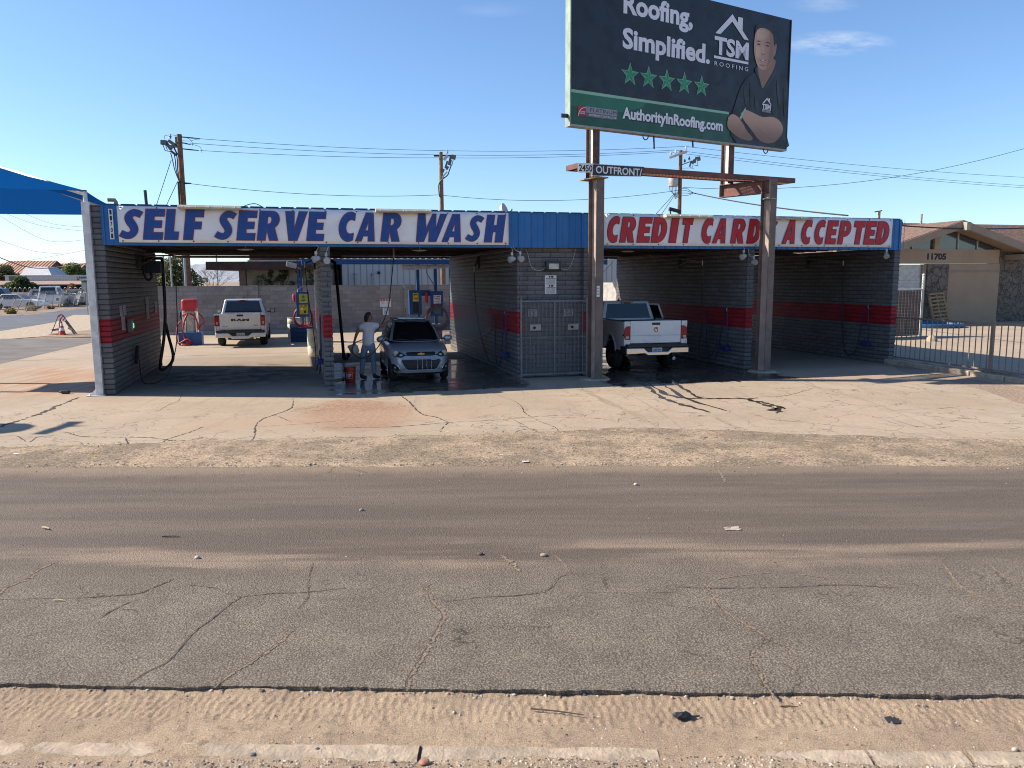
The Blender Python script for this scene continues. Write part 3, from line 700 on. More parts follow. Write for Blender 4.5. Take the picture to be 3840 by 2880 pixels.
obj('gate_mesh', gm_, mat('gate_steel', (.36,.37,.39,1)), gate)
for u in (9.70, 10.72):
    s_ = obj('coin_slot', M().box(u,u+.03,-.035,-.018,1.225,1.375).box(u+.25,u+.28,-.035,-.018,1.225,1.375).box(u+.03,u+.25,-.035,-.018,1.345,1.375).box(u+.03,u+.25,-.035,-.018,1.225,1.255).box(u+.03,u+.25,-.02,-.012,1.255,1.345), mat('slot_frame', (.45,.42,.36,1), .5), gate)
    obj('slot_knob', M().lathe([(.035,-.05),(.035,-.021),(.001,-.021)], 10, (u+.11,0,1.295), 'Y'), ink, s_)
for u in (9.66, 10.63):
    nb = obj('notice', M().box(u, u+.24, .02, .03, 1.58, 1.76), mat('notice_grey', (.50,.51,.54,1), .6), gate)
    t_ = M()
    lay(t_, text2d('NOTICE', .02), (u+.02, u+.22, 1.705, 1.745), (0,.0185,0), (1,0,0), (0,0,1))
    for k in range(3): lay(t_, text2d('NO CREDIT', .01), (u+.03, u+.21, 1.60+k*.033, 1.62+k*.033), (0,.0185,0), (1,0,0), (0,0,1)) if k != 9 else None
    obj('notice_text', t_, ink, nb)

# ------------------------------------------------------------------ banners
def banner(name, label, u0, u1, z0, z1, spec, mfill, mout, v=-.105):
    t = thing(name, label, 'banner', B(u0, v, z0), ANG)
    W_ = u1-u0; H_ = z1-z0; mb = M(); nx_ = 60; nz_ = 5
    def yy(x, z): return .010*mnoise.noise((x*1.3+u0, z*2, 1)) + .008*mnoise.noise((x*5+u0, z*5, 4))*(1 if 0 < z < H_ else .3)
    for i in range(nx_+1):
        for j in range(nz_+1):
            x = W_*i/nx_; z = H_*j/nz_; mb.v.append((x, yy(x, z)+.006, z))
    mb.f = [(i*(nz_+1)+j, (i+1)*(nz_+1)+j, (i+1)*(nz_+1)+j+1, i*(nz_+1)+j+1) for i in range(nx_) for j in range(nz_)]
    so_ = obj('vinyl_sheet', mb, vinyl_white, t, smooth=True); md = so_.modifiers.new('t', 'SOLIDIFY'); md.thickness = .004; md.offset = 1
    for i in range(13):
        for z in (.03, H_-.03): obj('grommet', M().lathe([(.016,-.014),(.016,-.009),(.001,-.009)], 8, (.08+i*(W_-.16)/12, 0, z), 'Y'), dark_metal, t)
    fill = M(); out = M(); SH = .14
    for ch, a, b_, za, zb in spec:
        h = zb-za; w_ = (b_-a)-SH*h if ch not in 'V' else (b_-a)-SH*h
        w_ = max(w_, .12)*.97
        lp = [[(x+SH*y, y) for x, y in L] for L in glyph(ch, w_, h)]
        for mb_, off, yv in ((out, .009, -.013), (fill, -.004, -.0165)):
            lay(mb_, poly2d(lp, off), None, (a-u0, yv, za-z0), (1,0,0), (0,0,1), False)
    obj('letter_outline', out, mout, t); obj('lettering', fill, mfill, t); return t
zb, zt = 3.43, 4.09
b1 = [('S',.34,.82),('E',.80,1.29),('L',1.23,1.61),('F',1.62,2.10),('S',2.29,2.76),('E',2.74,3.23),('R',3.18,3.73),('V',3.74,4.33),('E',4.27,4.75),('C',4.97,5.47),('A',5.38,5.93),('R',5.97,6.51),('W',6.79,7.60),('A',7.44,8.01),('S',8.04,8.49),('H',8.49,9.06)]
banner('banner', 'long white vinyl banner reading SELF SERVE CAR WASH in blue letters', .31, 9.12, 3.365, 4.145, [(c_, a, b_, zb, zt) for c_, a, b_ in b1], letter_blue, mat('outline_red', (.36,.02,.03,1), .5))
b2 = [('C',11.70,12.14),('R',12.08,12.57),('E',12.56,13.01),('D',12.96,13.47),('I',13.47,13.77),('T',13.80,14.19),('C',14.39,14.82),('A',14.75,15.23),('R',15.29,15.77),('D',15.78,16.27),('S',16.30,16.72),('A',16.88,17.37),('C',17.45,17.88),('C',17.87,18.30),('E',18.25,18.69),('P',18.66,19.13),('T',19.12,19.58),('E',19.52,19.97),('D',19.91,20.43)]
banner('banner', 'long white vinyl banner reading CREDIT CARDS ACCEPTED in red letters', 11.66, 20.49, 3.375, 4.175, [(c_, a, b_, 3.455, 4.10) for c_, a, b_ in b2], letter_red, mat('outline_navy', (.012,.012,.07,1), .5))
ap = thing('address_plate', 'narrow white plate with black numbers 11701 stacked downward on blue fascia', 'address plate', B(.135, -.085, 3.43), ANG)
obj('plate', M().box(0, .085, -.005, .004, 0, .65), sign_white, ap, bevel=.002)
tx = M()
for i, ch in enumerate('11701'): lay(tx, text2d(ch, .03), (.022, .064, .53-i*.127, .63-i*.127), (0,-.0075,0), (1,0,0), (0,0,1))
obj('numbers', tx, ink, ap)

# ------------------------------------------------------------------ lights and fittings on the building
strip_m = mat('strip_light_cream', (.50,.49,.41,1), .5)
strips = [(1.56, 2.88, 'cream strip light above the letters F and S of SELF SERVE'), (5.86, 7.17, 'cream strip light above the letters A and R of CAR WASH'), (13.30, 14.64, 'cream strip light above the letters I and T of CREDIT'), (16.45, 17.68, 'cream strip light above banner partly behind the right billboard post')]
for u0, u1, lb in strips:
    t = thing('strip_light', lb, 'light', B((u0+u1)/2, -.17, 4.08), ANG, 'strip lights along the top of the banners'); w_ = (u1-u0)/2
    obj('housing', M().prism([(-w_,.08,.10),(-w_,-.10,.10),(-w_,-.16,.05),(-w_,-.14,.012),(-w_,.08,.02)], (2*w_,0,0)), strip_m, t, bevel=.004)
    for k in range(5): obj('bulb', M().ell((-w_+.12+k*(2*w_-.24)/4, -.165, .055), .019, 8, 6), white_plastic, t)
def flood(u, v, z, ax, lb, cord):
    t = thing('flood_light', lb, 'light', B(u, v, z), ANG, 'white flood lights under the fascia')
    a = Vector(ax).normalized()
    obj('mount', M().cyl((0,0,.10), (0,0,.17), .035, .03, 10).cyl((0,0,.05),(0,0,.10),.016,.016,8), flood_white, t, smooth=True)
    obj('lamp_head', M().tube([a*-.10, a*-.06, a*0, a*.05, a*.075], [.028,.055,.068,.078,.080], 14), flood_white, t, smooth=True)
    obj('lens', M().tube([a*.0755, a*.082], [.070,.062], 14), lamp_glass, t)
    obj('cord', M().tube(smooth_path([(0,0,.16)]+cord, 6), .007, 6), flood_white, t)
flood(4.47, -.10, 3.02, (-.8,-.35,-.25), 'white flood light aimed left on the pillar between the first two bays', [(.06,-.02,.26),(.02,.02,.31)])
flood(4.70, -.10, 2.98, (.15,-1,-.1), 'round white flood light facing the street on the pillar left of the person', [(.02,.0,.22),(.06,.02,.32)])
flood(9.20, -.12, 3.02, (-.85,-.3,-.2), 'white flood light aimed left at the hatchback bay, left one of its pair', [(.02,0,.22),(-.02,.02,.30)])
flood(9.42, -.10, 3.04, (.35,-.85,-.3), 'white flood light on the corner pillar left of the utility room wall', [(-.04,0,.16),(-.14,.0,.22),(-.18,.02,.29)])
flood(15.72, -.10, 3.11, (-.85,-.3,-.25), 'white flood light over the white pickup bay, under CARDS on the banner', [(.02,0,.2),(.0,.02,.24)])
flood(16.05, -.08, 2.95, (.1,-1,-.05), 'small white ring flood light on pillar just left of right billboard post', [(-.1,0,.15),(-.16,.0,.25),(-.16,.02,.36)])
flood(20.38, -.05, 3.16, (-.3,-.6,-.6), 'white flood light at the right end of the building above the empty bay', [(.02,0,.19),(.0,.02,.2)])
for (u, lb) in [(2.82, 'white oval ceiling lamp in the first bay, above the grey pickup'), (7.14, 'white oval ceiling lamp in the hatchback bay'), (13.03, 'white oval ceiling lamp over the white pickup bay'), (17.17, 'white oval ceiling lamp in the empty bay')]:
    t = thing('ceiling_lamp', lb, 'light', B(u, 1.5, 3.27), ANG, 'oval lamps under the bay ceilings')
    obj('stem', M().cyl((0,0,.04),(0,0,.10),.012), white_plastic, t); obj('diffuser', M().ell((0,0,.02),(.20,.11,.028),16,8), white_plastic, t, smooth=True)
t = thing('wall_pack_light', 'square bronze wall light with pale lens above the warning sign', 'light', B(10.335, .15, 2.72), ANG)
obj('housing', M().prism([(-.195,0,0),(-.195,-.13,.0),(-.195,-.17,.05),(-.195,-.14,.25),(-.195,0,.25)], (.39,0,0)), mat('bronze_box', (.055,.048,.042,1), .5), t, bevel=.012)
obj('lens', M().prism([(-.135,-.168,.055),(.135,-.168,.055),(.135,-.148,.195),(-.135,-.148,.195)], (0,-.012,0)), mat('wall_lens', (.62,.58,.48,1), .3), t, bevel=.006)
cbl = M(); cbl.tube(smooth_path([(-.19,-.05,.10),(-.35,-.02,.02),(-.55,-.01,.12),(-.65,-.01,.45),(-.70,-.01,.57)],6), .006, 5); cbl.tube(smooth_path([(.19,-.05,.08),(.42,-.02,.05),(.55,-.01,.25),(.64,-.01,.57)],6), .006, 5)
obj('cord', cbl, white_plastic, t)
t = thing('warning_sign', 'white metal WARNING and CUIDADO sign on the block wall above the gate', 'sign', B(10.30, .148, 2.14), ANG)
obj('plate', M().box(-.155,.155,-.006,0,0,.48), sign_white, t, bevel=.004)
tx = M(); L0 = (0,-.0085,0); X_ = (1,0,0); Z_ = (0,0,1)
for w_, z in (('WARNING',.375),('CUIDADO',.145)): lay(tx, text2d(w_, .04), (-.135,.135,z,z+.034), L0, X_, Z_)
for w_, z in (('USE AT YOUR OWN RISK',.345),('NOT RESPONSIBLE',.32),('FOR DAMAGE OR LOSS',.295),('AREA UNDER VIDEO',.27),('SURVEILLANCE',.245),('USELO A SU PROPIO',.112),('RIESGO NO SOMOS',.087),('RESPONSABLES POR',.062),('DANOS O PERDIDAS',.037),('AREA VIGILADA',.014)): lay(tx, text2d(w_, .01), (-.12,.12,z,z+.016), L0, X_, Z_)
for z in (.42, .19):
    lay(tx, poly2d([arc(-.03, 0, .024, .022, 0, 360, 12)[:-1]]), None, (0,-.0085,z+.02), X_, Z_, False); lay(tx, poly2d([[(.01,-.02),(.06,-.02),(.085,.0),(.06,.022),(.01,.022)]]), None, (0,-.0085,z+.02), X_, Z_, False)
obj('wording', tx, ink, t)
# signs and boxes on the first bay's left wall (facing +u)
Yv = (0,1,0)
plates = [(.92,1.17,1.715,1.95,'upper left white instruction plate beside the payment box'), (1.31,1.58,1.725,1.96,'upper right white instruction plate beside the payment box'), (1.03,1.20,1.38,1.70,'lower left tall instruction plate beside the payment box'), (1.22,1.38,1.37,1.70,'lower right tall instruction plate beside the payment box'),
   (4.14,4.52,1.50,2.10,'tall white price plate deep in the first bay'), (5.44,5.76,1.62,1.93,'small white plate at the back end of the first bay wall')]
for (v0, v1, z0, z1, lb) in plates:
    t = thing('instruction_plate', lb, 'sign', B(.012, v0, z0), ANG, 'instruction plates on the bay wall')
    obj('plate', M().box(0,.008,0,v1-v0,0,z1-z0), mat('plate_grey_white', (.50,.50,.50,1), .5), t)
    tx = M(); h = z1-z0; k = 0; z = h-.05
    while z > .02:
        lay(tx, text2d(['PRE SOAK','HIGH PRESSURE','TIRE CLEANER','FOAM BRUSH','RINSE','WAX','SPOT FREE'][k % 7], .01), (.025, v1-v0-.025, z, z+.02), (.0095,0,0), Yv, Z_); z -= .042; k += 1
    obj('wording', tx, ink, t)
t = thing('payment_box', 'grey payment box with green lit display on the first bay wall', 'payment box', B(.01, 1.62, 1.30), ANG)
obj('box', M().box(0,.10,0,.30,0,.32), mat('pay_box', (.18,.16,.15,1), .5, .2), t, bevel=.008)
gl, n_, b_ = newmat('green_display'); b_.inputs['Emission Color'].default_value = (.05,.9,.12,1); b_.inputs['Emission Strength'].default_value = 1.6; b_.inputs['Base Color'].default_value = (.02,.3,.05,1)
obj('display', M().box(.101,.106,.17,.25,.10,.20), gl, t); obj('card_slot', M().box(.101,.108,.04,.13,.06,.26), white_plastic, t)
t = thing('wall_box', 'dark blue box on a bracket high on the first bay wall', 'box', B(.03, 4.2, 2.74), ANG)
obj('box', M().box(.02,.40,-.02,.42,0,.33), mat('navy_box', (.008,.020,.07,1), .5), t, bevel=.01); obj('bracket', M().box(-.02,.10,.10,.3,.33,.42).tube(smooth_path([(.02,-.08,.42),(-.005,-.08,.1),(.02,-.07,-.1),(.10,-.06,-.19),(.18,-.06,-.10),(.15,-.06,.02)],6),.03,8), black, t)
t = thing('vacuum_hose', 'thick black hose hanging in a long loop from a ceiling arm in the first bay', 'hose', B(0,0,0), ANG)
obj('hose', M().tube(smooth_path([(.10,4.6,3.14),(.34,4.6,3.15),(.425,4.6,3.10),(.43,4.6,2.6),(.41,4.6,1.6),(.34,4.55,.9),(.24,4.4,.25),(.30,4.15,.10),(.45,4.55,.18),(.52,4.8,.42),(.44,4.72,1.0),(.40,4.66,1.35)],8),.042,10), black, t, smooth=True)
t = thing('trickle_hose_holder', 'grey steel wand holder low on the first bay wall', 'holder', B(.01, 2.05, .50), ANG)
obj('tube', M().cyl((.06,0,0),(.06,.30,.40),.045,.045,10), dark_metal, t, smooth=True); obj('bracket', M().box(0,.05,.08,.16,.12,.20), dark_metal, t)
# foam brushes: a blue brush on a pole in a wall hook, with its hose
def foam_brush(u, v, side, lb, grp='blue foam brushes hung on the bay walls'):
    t = thing('foam_brush', lb, 'brush', B(u, v, .45), ANG, grp); s = side
    obj('pole', M().tube([(s*.05,-.03,.12),(s*.045,.03,1.20)], .014, 8), dark_blue, t)
    obj('brush_head', M().prism([(s*.01,-.17,.02),(s*.01,.17,.0),(s*.01,.20,.14),(s*.01,-.12,.15)], (s*.15,0,0)), dark_blue, t, bevel=.02)
    obj('hook', M().tube([(0,.03,1.15),(s*.06,.03,1.15),(s*.07,.03,1.21),(s*.05,.03,1.24)], .010, 6), galv, t)
    obj('hose', M().tube(smooth_path([(s*.045,.03,1.18),(s*.05,.10,1.24),(s*.05,.20,1.05),(s*.06,.34,.4),(s*.08,.45,-.15),(s*.10,.75,-.30),(s*.06,1.05,-.05),(s*.03,1.2,.5),(s*.03,1.25,1.1)],7), .011, 6), dark_blue, t, smooth=True)
foam_brush(4.575, .70, -1, 'blue foam brush on the pillar wall beside the first bay, left of the red bucket')
foam_brush(9.365, .95, -1, 'blue foam brush on the wall right of the grey hatchback')
foam_brush(15.915, .86, -1, 'blue foam brush on the wall right of the white pickup')
foam_brush(20.695, .84, -1, 'blue foam brush on the far right wall of the empty bay')
# spray booms with hanging pressure hoses
def boom(u, v0, tip, hose, lb):
    t = thing('spray_boom', lb, 'boom', B(u, v0, 0), ANG, 'spray booms with hanging hoses')
    tp = Vector((tip[0]-u, tip[1]-v0, tip[2]))
    s = -1 if tp.x < 0 else 1
    obj('bracket', M().box(-.03 if s > 0 else -.05, .05 if s > 0 else .03, -.03,.03, 2.86,3.22), dark_metal, t)
    obj('arm', M().tube([(s*.04,0,3.16), tp*.5+Vector((0,0,1.57+.015)), tp], .018, 8).tube([(s*.04,0,2.92), Vector((tp.x*.5, tp.y*.5, 3.12))], .014, 6), mat('boom_steel', (.16,.15,.14,1), .5, .5), t)
    obj('swivel', M().cyl(tp+Vector((0,0,.03)), tp-Vector((0,0,.12)), .028, .02, 8), galv, t)
    obj('hose', M().tube(smooth_path([tp-Vector((0,0,.1))]+[Vector((a-u, b_-v0, c_)) for a, b_, c_ in hose], 8), .012, 6), wire_m, t, smooth=True)
boom(20.69, 3.92, (20.55, 1.98, 3.02), [(20.56,1.95,2.0),(20.57,1.85,.9),(20.55,1.75,.35),(20.5,1.5,.12),(20.55,1.25,.25),(20.6,1.15,.7)], 'steel spray boom and hose on the right wall of the empty bay')
boom(15.91, 3.92, (15.62, 1.95, 3.02), [(15.64,1.98,2.2),(15.72,2.05,1.4),(15.70,2.1,.8),(15.62,2.0,.25),(15.6,1.7,.14),(15.7,1.35,.35),(15.8,1.25,.7)], 'steel spray boom and hose over the white pickup bay')
boom(9.36, 4.24, (8.95, 3.1, 2.86), [(8.97,3.08,2.0),(9.05,3.0,1.2),(9.2,2.9,.5),(9.28,2.6,.15),(9.3,2.1,.08)], 'steel spray boom and hose on the wall behind the grey hatchback')
boom(4.57, 6.0, (4.25, 3.6, 3.0), [(4.28,3.5,2.2),(4.36,3.2,1.5),(4.42,2.6,.7),(4.40,1.8,.25),(4.42,1.2,.3),(4.5,1.0,.8)], 'steel spray boom and hose on the pillar wall of the first bay')
boom(.01, 3.3, (1.17, 1.6, 3.14), [(1.16,1.6,2.2),(1.12,1.6,1.2),(.98,1.6,.55),(.80,1.6,.18),(.48,1.66,.02),(.22,1.9,.05),(.10,2.3,.35),(.06,2.5,.85)], 'steel spray boom with black hose looping to the floor of the first bay')
# swinging drain pipe in the second bay
t = thing('swing_pipe', 'thick black pipe slanting down from the ceiling behind the person', 'pipe', B(0,0,0), ANG)
obj('pipe', M().tube(smooth_path([(4.82,7.0,3.17),(5.05,7.0,3.16),(5.20,6.9,3.10)],5)+[Vector((5.22,6.85,2.9)),Vector((5.36,6.4,.10))], .05, 10), black, t, smooth=True); obj('elbow', M().tube(smooth_path([(5.36,6.4,.13),(5.38,6.4,.05),(5.46,6.5,.06),(5.53,6.6,.13)],5), .065, 10), black, t, smooth=True)
# roof-top things
t = thing('satellite_dish', 'small white satellite dish on the roof at the end of the blue letter banner', 'dish', B(9.22, .9, 3.66), ANG)
obj('mast', M().tube([(0,0,0),(0,0,.45),(.03,-.02,.55)], .022, 8).tube([(.28,.0,.42),(.12,-.02,.6)],.012,6).tube([(.30,.1,.40),(.12,-.02,.6)],.012,6), galv, t)
obj('reflector', M().tube([(-.02,.05,.60),(.02,-.01,.62),(.07,-.05,.64)], [.02,.15,.19], 16), mat('dish_white', (.62,.61,.57,1), .5), t, smooth=True); obj('feed_horn', M().tube([(.05,-.02,.5),(.20,-.2,.62)],.01,6).ell((.20,-.2,.64),.03,8,6), galv, t)
t = thing('vent_pipe', 'short tan elbow vent pipe on the roof above the number 11701', 'pipe', B(-.02, 1.5, 3.66), ANG); obj('elbow', M().tube([(0,0,0),(0,0,.72),(-.02,0,.76),(-.17,0,.76)], .045, 10), mat('vent_tan', (.36,.30,.24,1), .6), t)
t = thing('vent_pipe', 'tall thin dark pipe standing on the roof above the word SELF', 'pipe', B(.66, 1.5, 3.66), ANG); obj('pipe', M().cyl((0,0,0),(-.03,0,1.0),.035,.035,10), dark_metal, t)
t = thing('security_camera', 'black security camera on a bent arm above the word CREDIT', 'camera', B(13.98, .8, 3.66), ANG)
obj('arm', M().tube([(.05,0,0),(.05,0,.50),(0,0,.56),(-.02,0,.70)], .022, 6), dark_metal, t); obj('camera_body', M().bar((-.06,0,.76),(.26,-.05,.68),.09,.09), dark_metal, t, bevel=.01)
t = thing('cable', 'loose black cable looping over the roof edge above SERVE', 'cable', B(0,0,0), ANG); obj('cable', M().tube(smooth_path([(2.88,-.05,4.17),(3.05,-.03,4.24),(3.2,-.03,4.25),(3.35,-.04,4.17)],6), .010, 6), wire_m, t)
# ------------------------------------------------------------------ blue shade sail at the left end
sail_m, n_, b_ = newmat('sail_fabric'); b_.inputs['Roughness'].default_value = .8; b_.inputs['Specular IOR Level'].default_value = .2
fc = mix(n_, noise(n_, wpos(n_), 1.5, 4), (.004,.080,.28), (.007,.095,.33)); n_.links.new(fc, b_.inputs['Base Color']); b_.inputs['Specular IOR Level'].default_value = 0.0
tr = N(n_, 'ShaderNodeBsdfTranslucent'); tr.inputs[0].default_value = (.008,.085,.33,1); ms = N(n_, 'ShaderNodeMixShader'); ms.inputs[0].default_value = .28
n_.links.new(b_.outputs[0], ms.inputs[1]); n_.links.new(tr.outputs[0], ms.inputs[2]); n_.links.new(ms.outputs[0], n_.nodes['Material Output'].inputs[0])
sail = thing('shade_sheet', 'blue fabric shade canopy on a white steel post beside the number 11701', 'canopy', UO, 0)
_w = lambda x, y, z: Vector((x, y, z)) - UO
C1, C2, C3, C4, PK = B(-.30,0,4.46)-UO, _w(-10.7,22.5,4.40), _w(-17.6,19.6,4.30), _w(-18.0,18.2,4.80), _w(-14.5,19.3,6.05)
_rz = Matrix.Rotation(ANG, 4, 'Z')
fb = M()
def panel(a, b_, p, sag, inw):
    n1, n2 = 14, 8; k = len(fb.v)
    for j in range(n2+1):
        t_ = j/n2
        for i in range(n1+1):
            s_ = i/n1; e = a.lerp(b_, s_); bow = 4*s_*(1-s_)
            e = e + (p-e)*Vector((1,1,0)).length*0 + (Vector((p.x, p.y, e.z))-e)*(inw*bow*.2) - Vector((0,0,sag*bow))
            q = e.lerp(p, t_) - Vector((0,0,.18*math.sin(math.pi*t_)*(.4+.6*bow)))
            fb.v.append(q)
    for j in range(n2):
        for i in range(n1): fb.f.append((k+j*(n1+1)+i, k+j*(n1+1)+i+1, k+(j+1)*(n1+1)+i+1, k+(j+1)*(n1+1)+i))
for a, b_ in ((C1, C4), (C2, C1), (C3, C2), (C4, C3)): panel(a, b_, PK, -.03 if a is C1 else .02, .12)
obj('fabric', fb, sail_m, sail, smooth=True, angle=30)
obj('post', M().box(-.385,-.235,-.10,.05,.02,4.22).xf(_rz), white_paint, sail, bevel=.006)
obj('base_plate', M().box(-.56,-.20,-.16,.11,0,.02).prism([(-.385,-.03,.02),(-.52,-.03,.02),(-.385,-.03,.16)],(0,.012,0)).cyl((-.49,-.10,.02),(-.49,-.10,.06),.018,.018,6).cyl((-.49,.05,.02),(-.49,.05,.06),.018,.018,6).xf(_rz), white_paint, sail)
obj('post_top', M().cyl((-.31,-.025,4.22),(-.31,-.025,4.44),.045,.045,12).tube([(-.31,-.02,4.40),(-.50,-.02,4.43)],.02,8).xf(_rz), white_paint, sail); obj('corner_ring', M().box(-.345,-.275,-.06,.01,4.40,4.47).xf(_rz), dark_metal, sail)
obj('hip_beam', M().tube([C2+Vector((-.05,-.05,-.08)), PK-Vector((0,0,.10))], .045, 8).tube([C1+Vector((-.05,.05,-.06)), PK-Vector((0,0,.10))], .045, 8).tube([C3-Vector((0,0,.06)), PK-Vector((0,0,.10))], .045, 8).tube([C4-Vector((0,0,.06)), PK-Vector((0,0,.10))], .045, 8), white_paint, sail)
for c_ in (C2, C3, C4): obj('post', M().box(c_.x-.075,c_.x+.075,c_.y-.075,c_.y+.075,0,c_.z-.02), white_paint, sail)
# unseen sheets added out of frame, outlined to cast the dark shapes on the slab
shadow_caster = thing('shade_sheet', 'unseen sheets added beyond the left frame edge to cast slab shadows', 'canopy', (-14.6, 13.6, 0))
for nm_, P in (('fabric', [(490,1530),(700,1530),(1060,1412),(1385,1397),(1130,1392),(1310,1330),(1060,1330),(860,1415),(750,1440)]), ('fabric', [(-250,1360),(400,1360),(540,1397),(440,1450),(300,1485),(0,1520),(-250,1530)])):
    obj(nm_, M().prism([gnd(x*.2411, 1260+y*.2411)-SUN_DIR*(4.6/-SUN_DIR.z)-Vector((-14.6,13.6,0)) for x, y in P][::-1], (0,0,.02)), sail_m, shadow_caster)
obj('post', M().cyl((-.6,.1,0),(-.6,.1,4.6),.07,.07,10), white_paint, shadow_caster)

# ================================================================== VEHICLES
def carpaint(name, c, metal=.0, rough=.28, coat=.8, dirt=.06):
    mt, n, b = newmat(name); P = wpos(n); f = noise(n, P, 3.5, 6, .65)
    n.links.new(mix(n, mrange(n, f, .45, .75, 0, dirt*3), c, (.30,.25,.20)), b.inputs['Base Color'])
    b.inputs['Metallic'].default_value = metal; n.links.new(mrange(n, f, .3, .7, rough, rough+.12), b.inputs['Roughness'])
    b.inputs['Coat Weight'].default_value = coat; b.inputs['Coat Roughness'].default_value = .08; return mt
grey_paint = carpaint('hatch_grey_paint', (.44,.47,.52,1), .3, .28)
white_car = carpaint('white_car_paint', (.85,.85,.85,1)); silver_car = carpaint('silver_truck_paint', (.72,.71,.69,1), .2, .35)
dark_car = carpaint('dark_car_paint', (.02,.022,.026,1)); beige_car = carpaint('pale_car_paint', (.50,.48,.46,1))
trim_black = mat('trim_black', (.016,.016,.017,1), .5); car_glass = glassmat('car_glass', (.008,.010,.012,1), .03)
tail_red, n_, b_ = newmat('tail_light_red'); b_.inputs['Base Color'].default_value = (.27,.006,.010,1); b_.inputs['Roughness'].default_value = .15
head_lens = glassmat('headlight_lens', (.35,.36,.38,1), .08); gold = mat('gold_emblem', (.55,.38,.10,1), .3, .8)
rim_m = mat('alloy_rim', (.35,.36,.37,1), .3, .8); rim_dark = mat('dark_rim', (.10,.10,.11,1), .35, .8)
def wheel(parent, x, y, r, wd, rimmat, spokes=5):
    s = 1 if y > 0 else -1
    t = obj('wheel', M().lathe([(r*.62,-wd/2),(r*.86,-wd/2),(r*.97,-wd*.36),(r,-wd*.2),(r,wd*.2),(r*.97,wd*.36),(r*.86,wd/2),(r*.62,wd/2),(r*.60,0)], 28, (0,0,0), 'Y'), tyrem, parent, smooth=True, loc=(x, y, r))
    rm = M().lathe([(r*.66,-wd*.35),(r*.66,wd*.30)], 24, (0,0,0), 'Y') if False else M().lathe([(.001,s*wd*.22),(r*.5,s*wd*.16),(r*.64,s*wd*.22)], 20, (0,0,0), 'Y')
    for k in range(spokes):
        a = 2*math.pi*k/spokes; rm.bar((0, s*wd*.38, 0), (r*.62*math.cos(a), s*wd*.42, r*.62*math.sin(a)), r*.16, wd*.12, (0,1,0))
    rm.lathe([(r*.60,s*wd*.25),(r*.68,s*wd*.25),(r*.68,s*wd*.46),(r*.60,s*wd*.46),(r*.60,s*wd*.25)], 24, (0,0,0), 'Y').lathe([(.001,s*wd*.47),(r*.13,s*wd*.45),(r*.15,s*wd*.3)], 12, (0,0,0), 'Y')
    obj('rim', rm, rimmat, t, smooth=True); return t
def arch_profile(pts_top, x0, x1, zb, arches, z_c, r):
    """closed (x,z) side outline: along the bottom with wheel arches, back over the top points"""
    L = [(x0, zb)]
    for ax in arches:
        h = zb-z_c; dx = math.sqrt(max(r*r-h*h, 0)); a0 = math.atan2(h, -dx); a1 = math.atan2(h, dx)
        for i in range(13):
            a = a0+(a1-a0)*i/12 if a0 > a1 else a0
            a = math.pi-math.atan2(h, dx) + (2*math.atan2(h, dx)-math.pi)*i/12
            L.append((ax+r*math.cos(a), z_c+r*math.sin(a)))
    L.append((x1, zb)); return L+pts_top
def side_prism(pts, y0, y1): return M().prism([(x, y0, z) for x, z in pts], (0, y1-y0, 0))
def quadpane(mb, c, th, n=(1,0,0)):
    """thin pane from 4 corners, pushed out along n"""
    nn = Vector(n).normalized()*th; return mb.prism([Vector(p) for p in c], nn)
def frustum(base, top):   # 4 corners each (x,y,z) in order
    return M().add(list(base)+list(top), [(3,2,1,0),(4,5,6,7),(0,1,5,4),(1,2,6,5),(2,3,7,6),(3,0,4,7)])
def inset_quad(a, b, c_, d, m=.1, mt=None):
    a, b, c_, d = [Vector(p) for p in (a, b, c_, d)]; mt = m if mt is None else mt
    f = lambda s, t: (a.lerp(b, s)).lerp(d.lerp(c_, s), t)
    return [f(m, mt), f(1-m, mt), f(1-m, 1-mt), f(m, 1-mt)]
def pane(name, quad, mm, parent, off=.006, m=.05, mt=None):
    q = inset_quad(*quad, m=m, mt=mt); n = (q[1]-q[0]).cross(q[3]-q[0]).normalized()
    return obj(name, M().prism([p+n*(off-.012) for p in q], n*.012), mm, parent)
def plate(parent, o, ex, txt, nm='licence_plate'):
    ex = Vector(ex); ez = Vector((0,0,1)); n = ex.cross(ez).normalized()
    p = obj(nm, M().prism([Vector(o)-ex*.155, Vector(o)+ex*.155, Vector(o)+ex*.155+ez*.155, Vector(o)-ex*.155+ez*.155], n*.008), mat('plate_face', (.50,.56,.60,1), .4), parent)
    t = M(); lay(t, text2d(txt, .015), (-.12,.12,.04,.105), Vector(o)+n*.0105, ex, ez); obj('plate_number', t, mat('plate_ink', (.02,.03,.12,1)), p)
    t2 = M(); lay(t2, text2d('ARIZONA', .01), (-.06,.06,.122,.142), Vector(o)+n*.0105, ex, ez); obj('plate_word', t2, mat('plate_ink', (.02,.03,.12,1)), p)
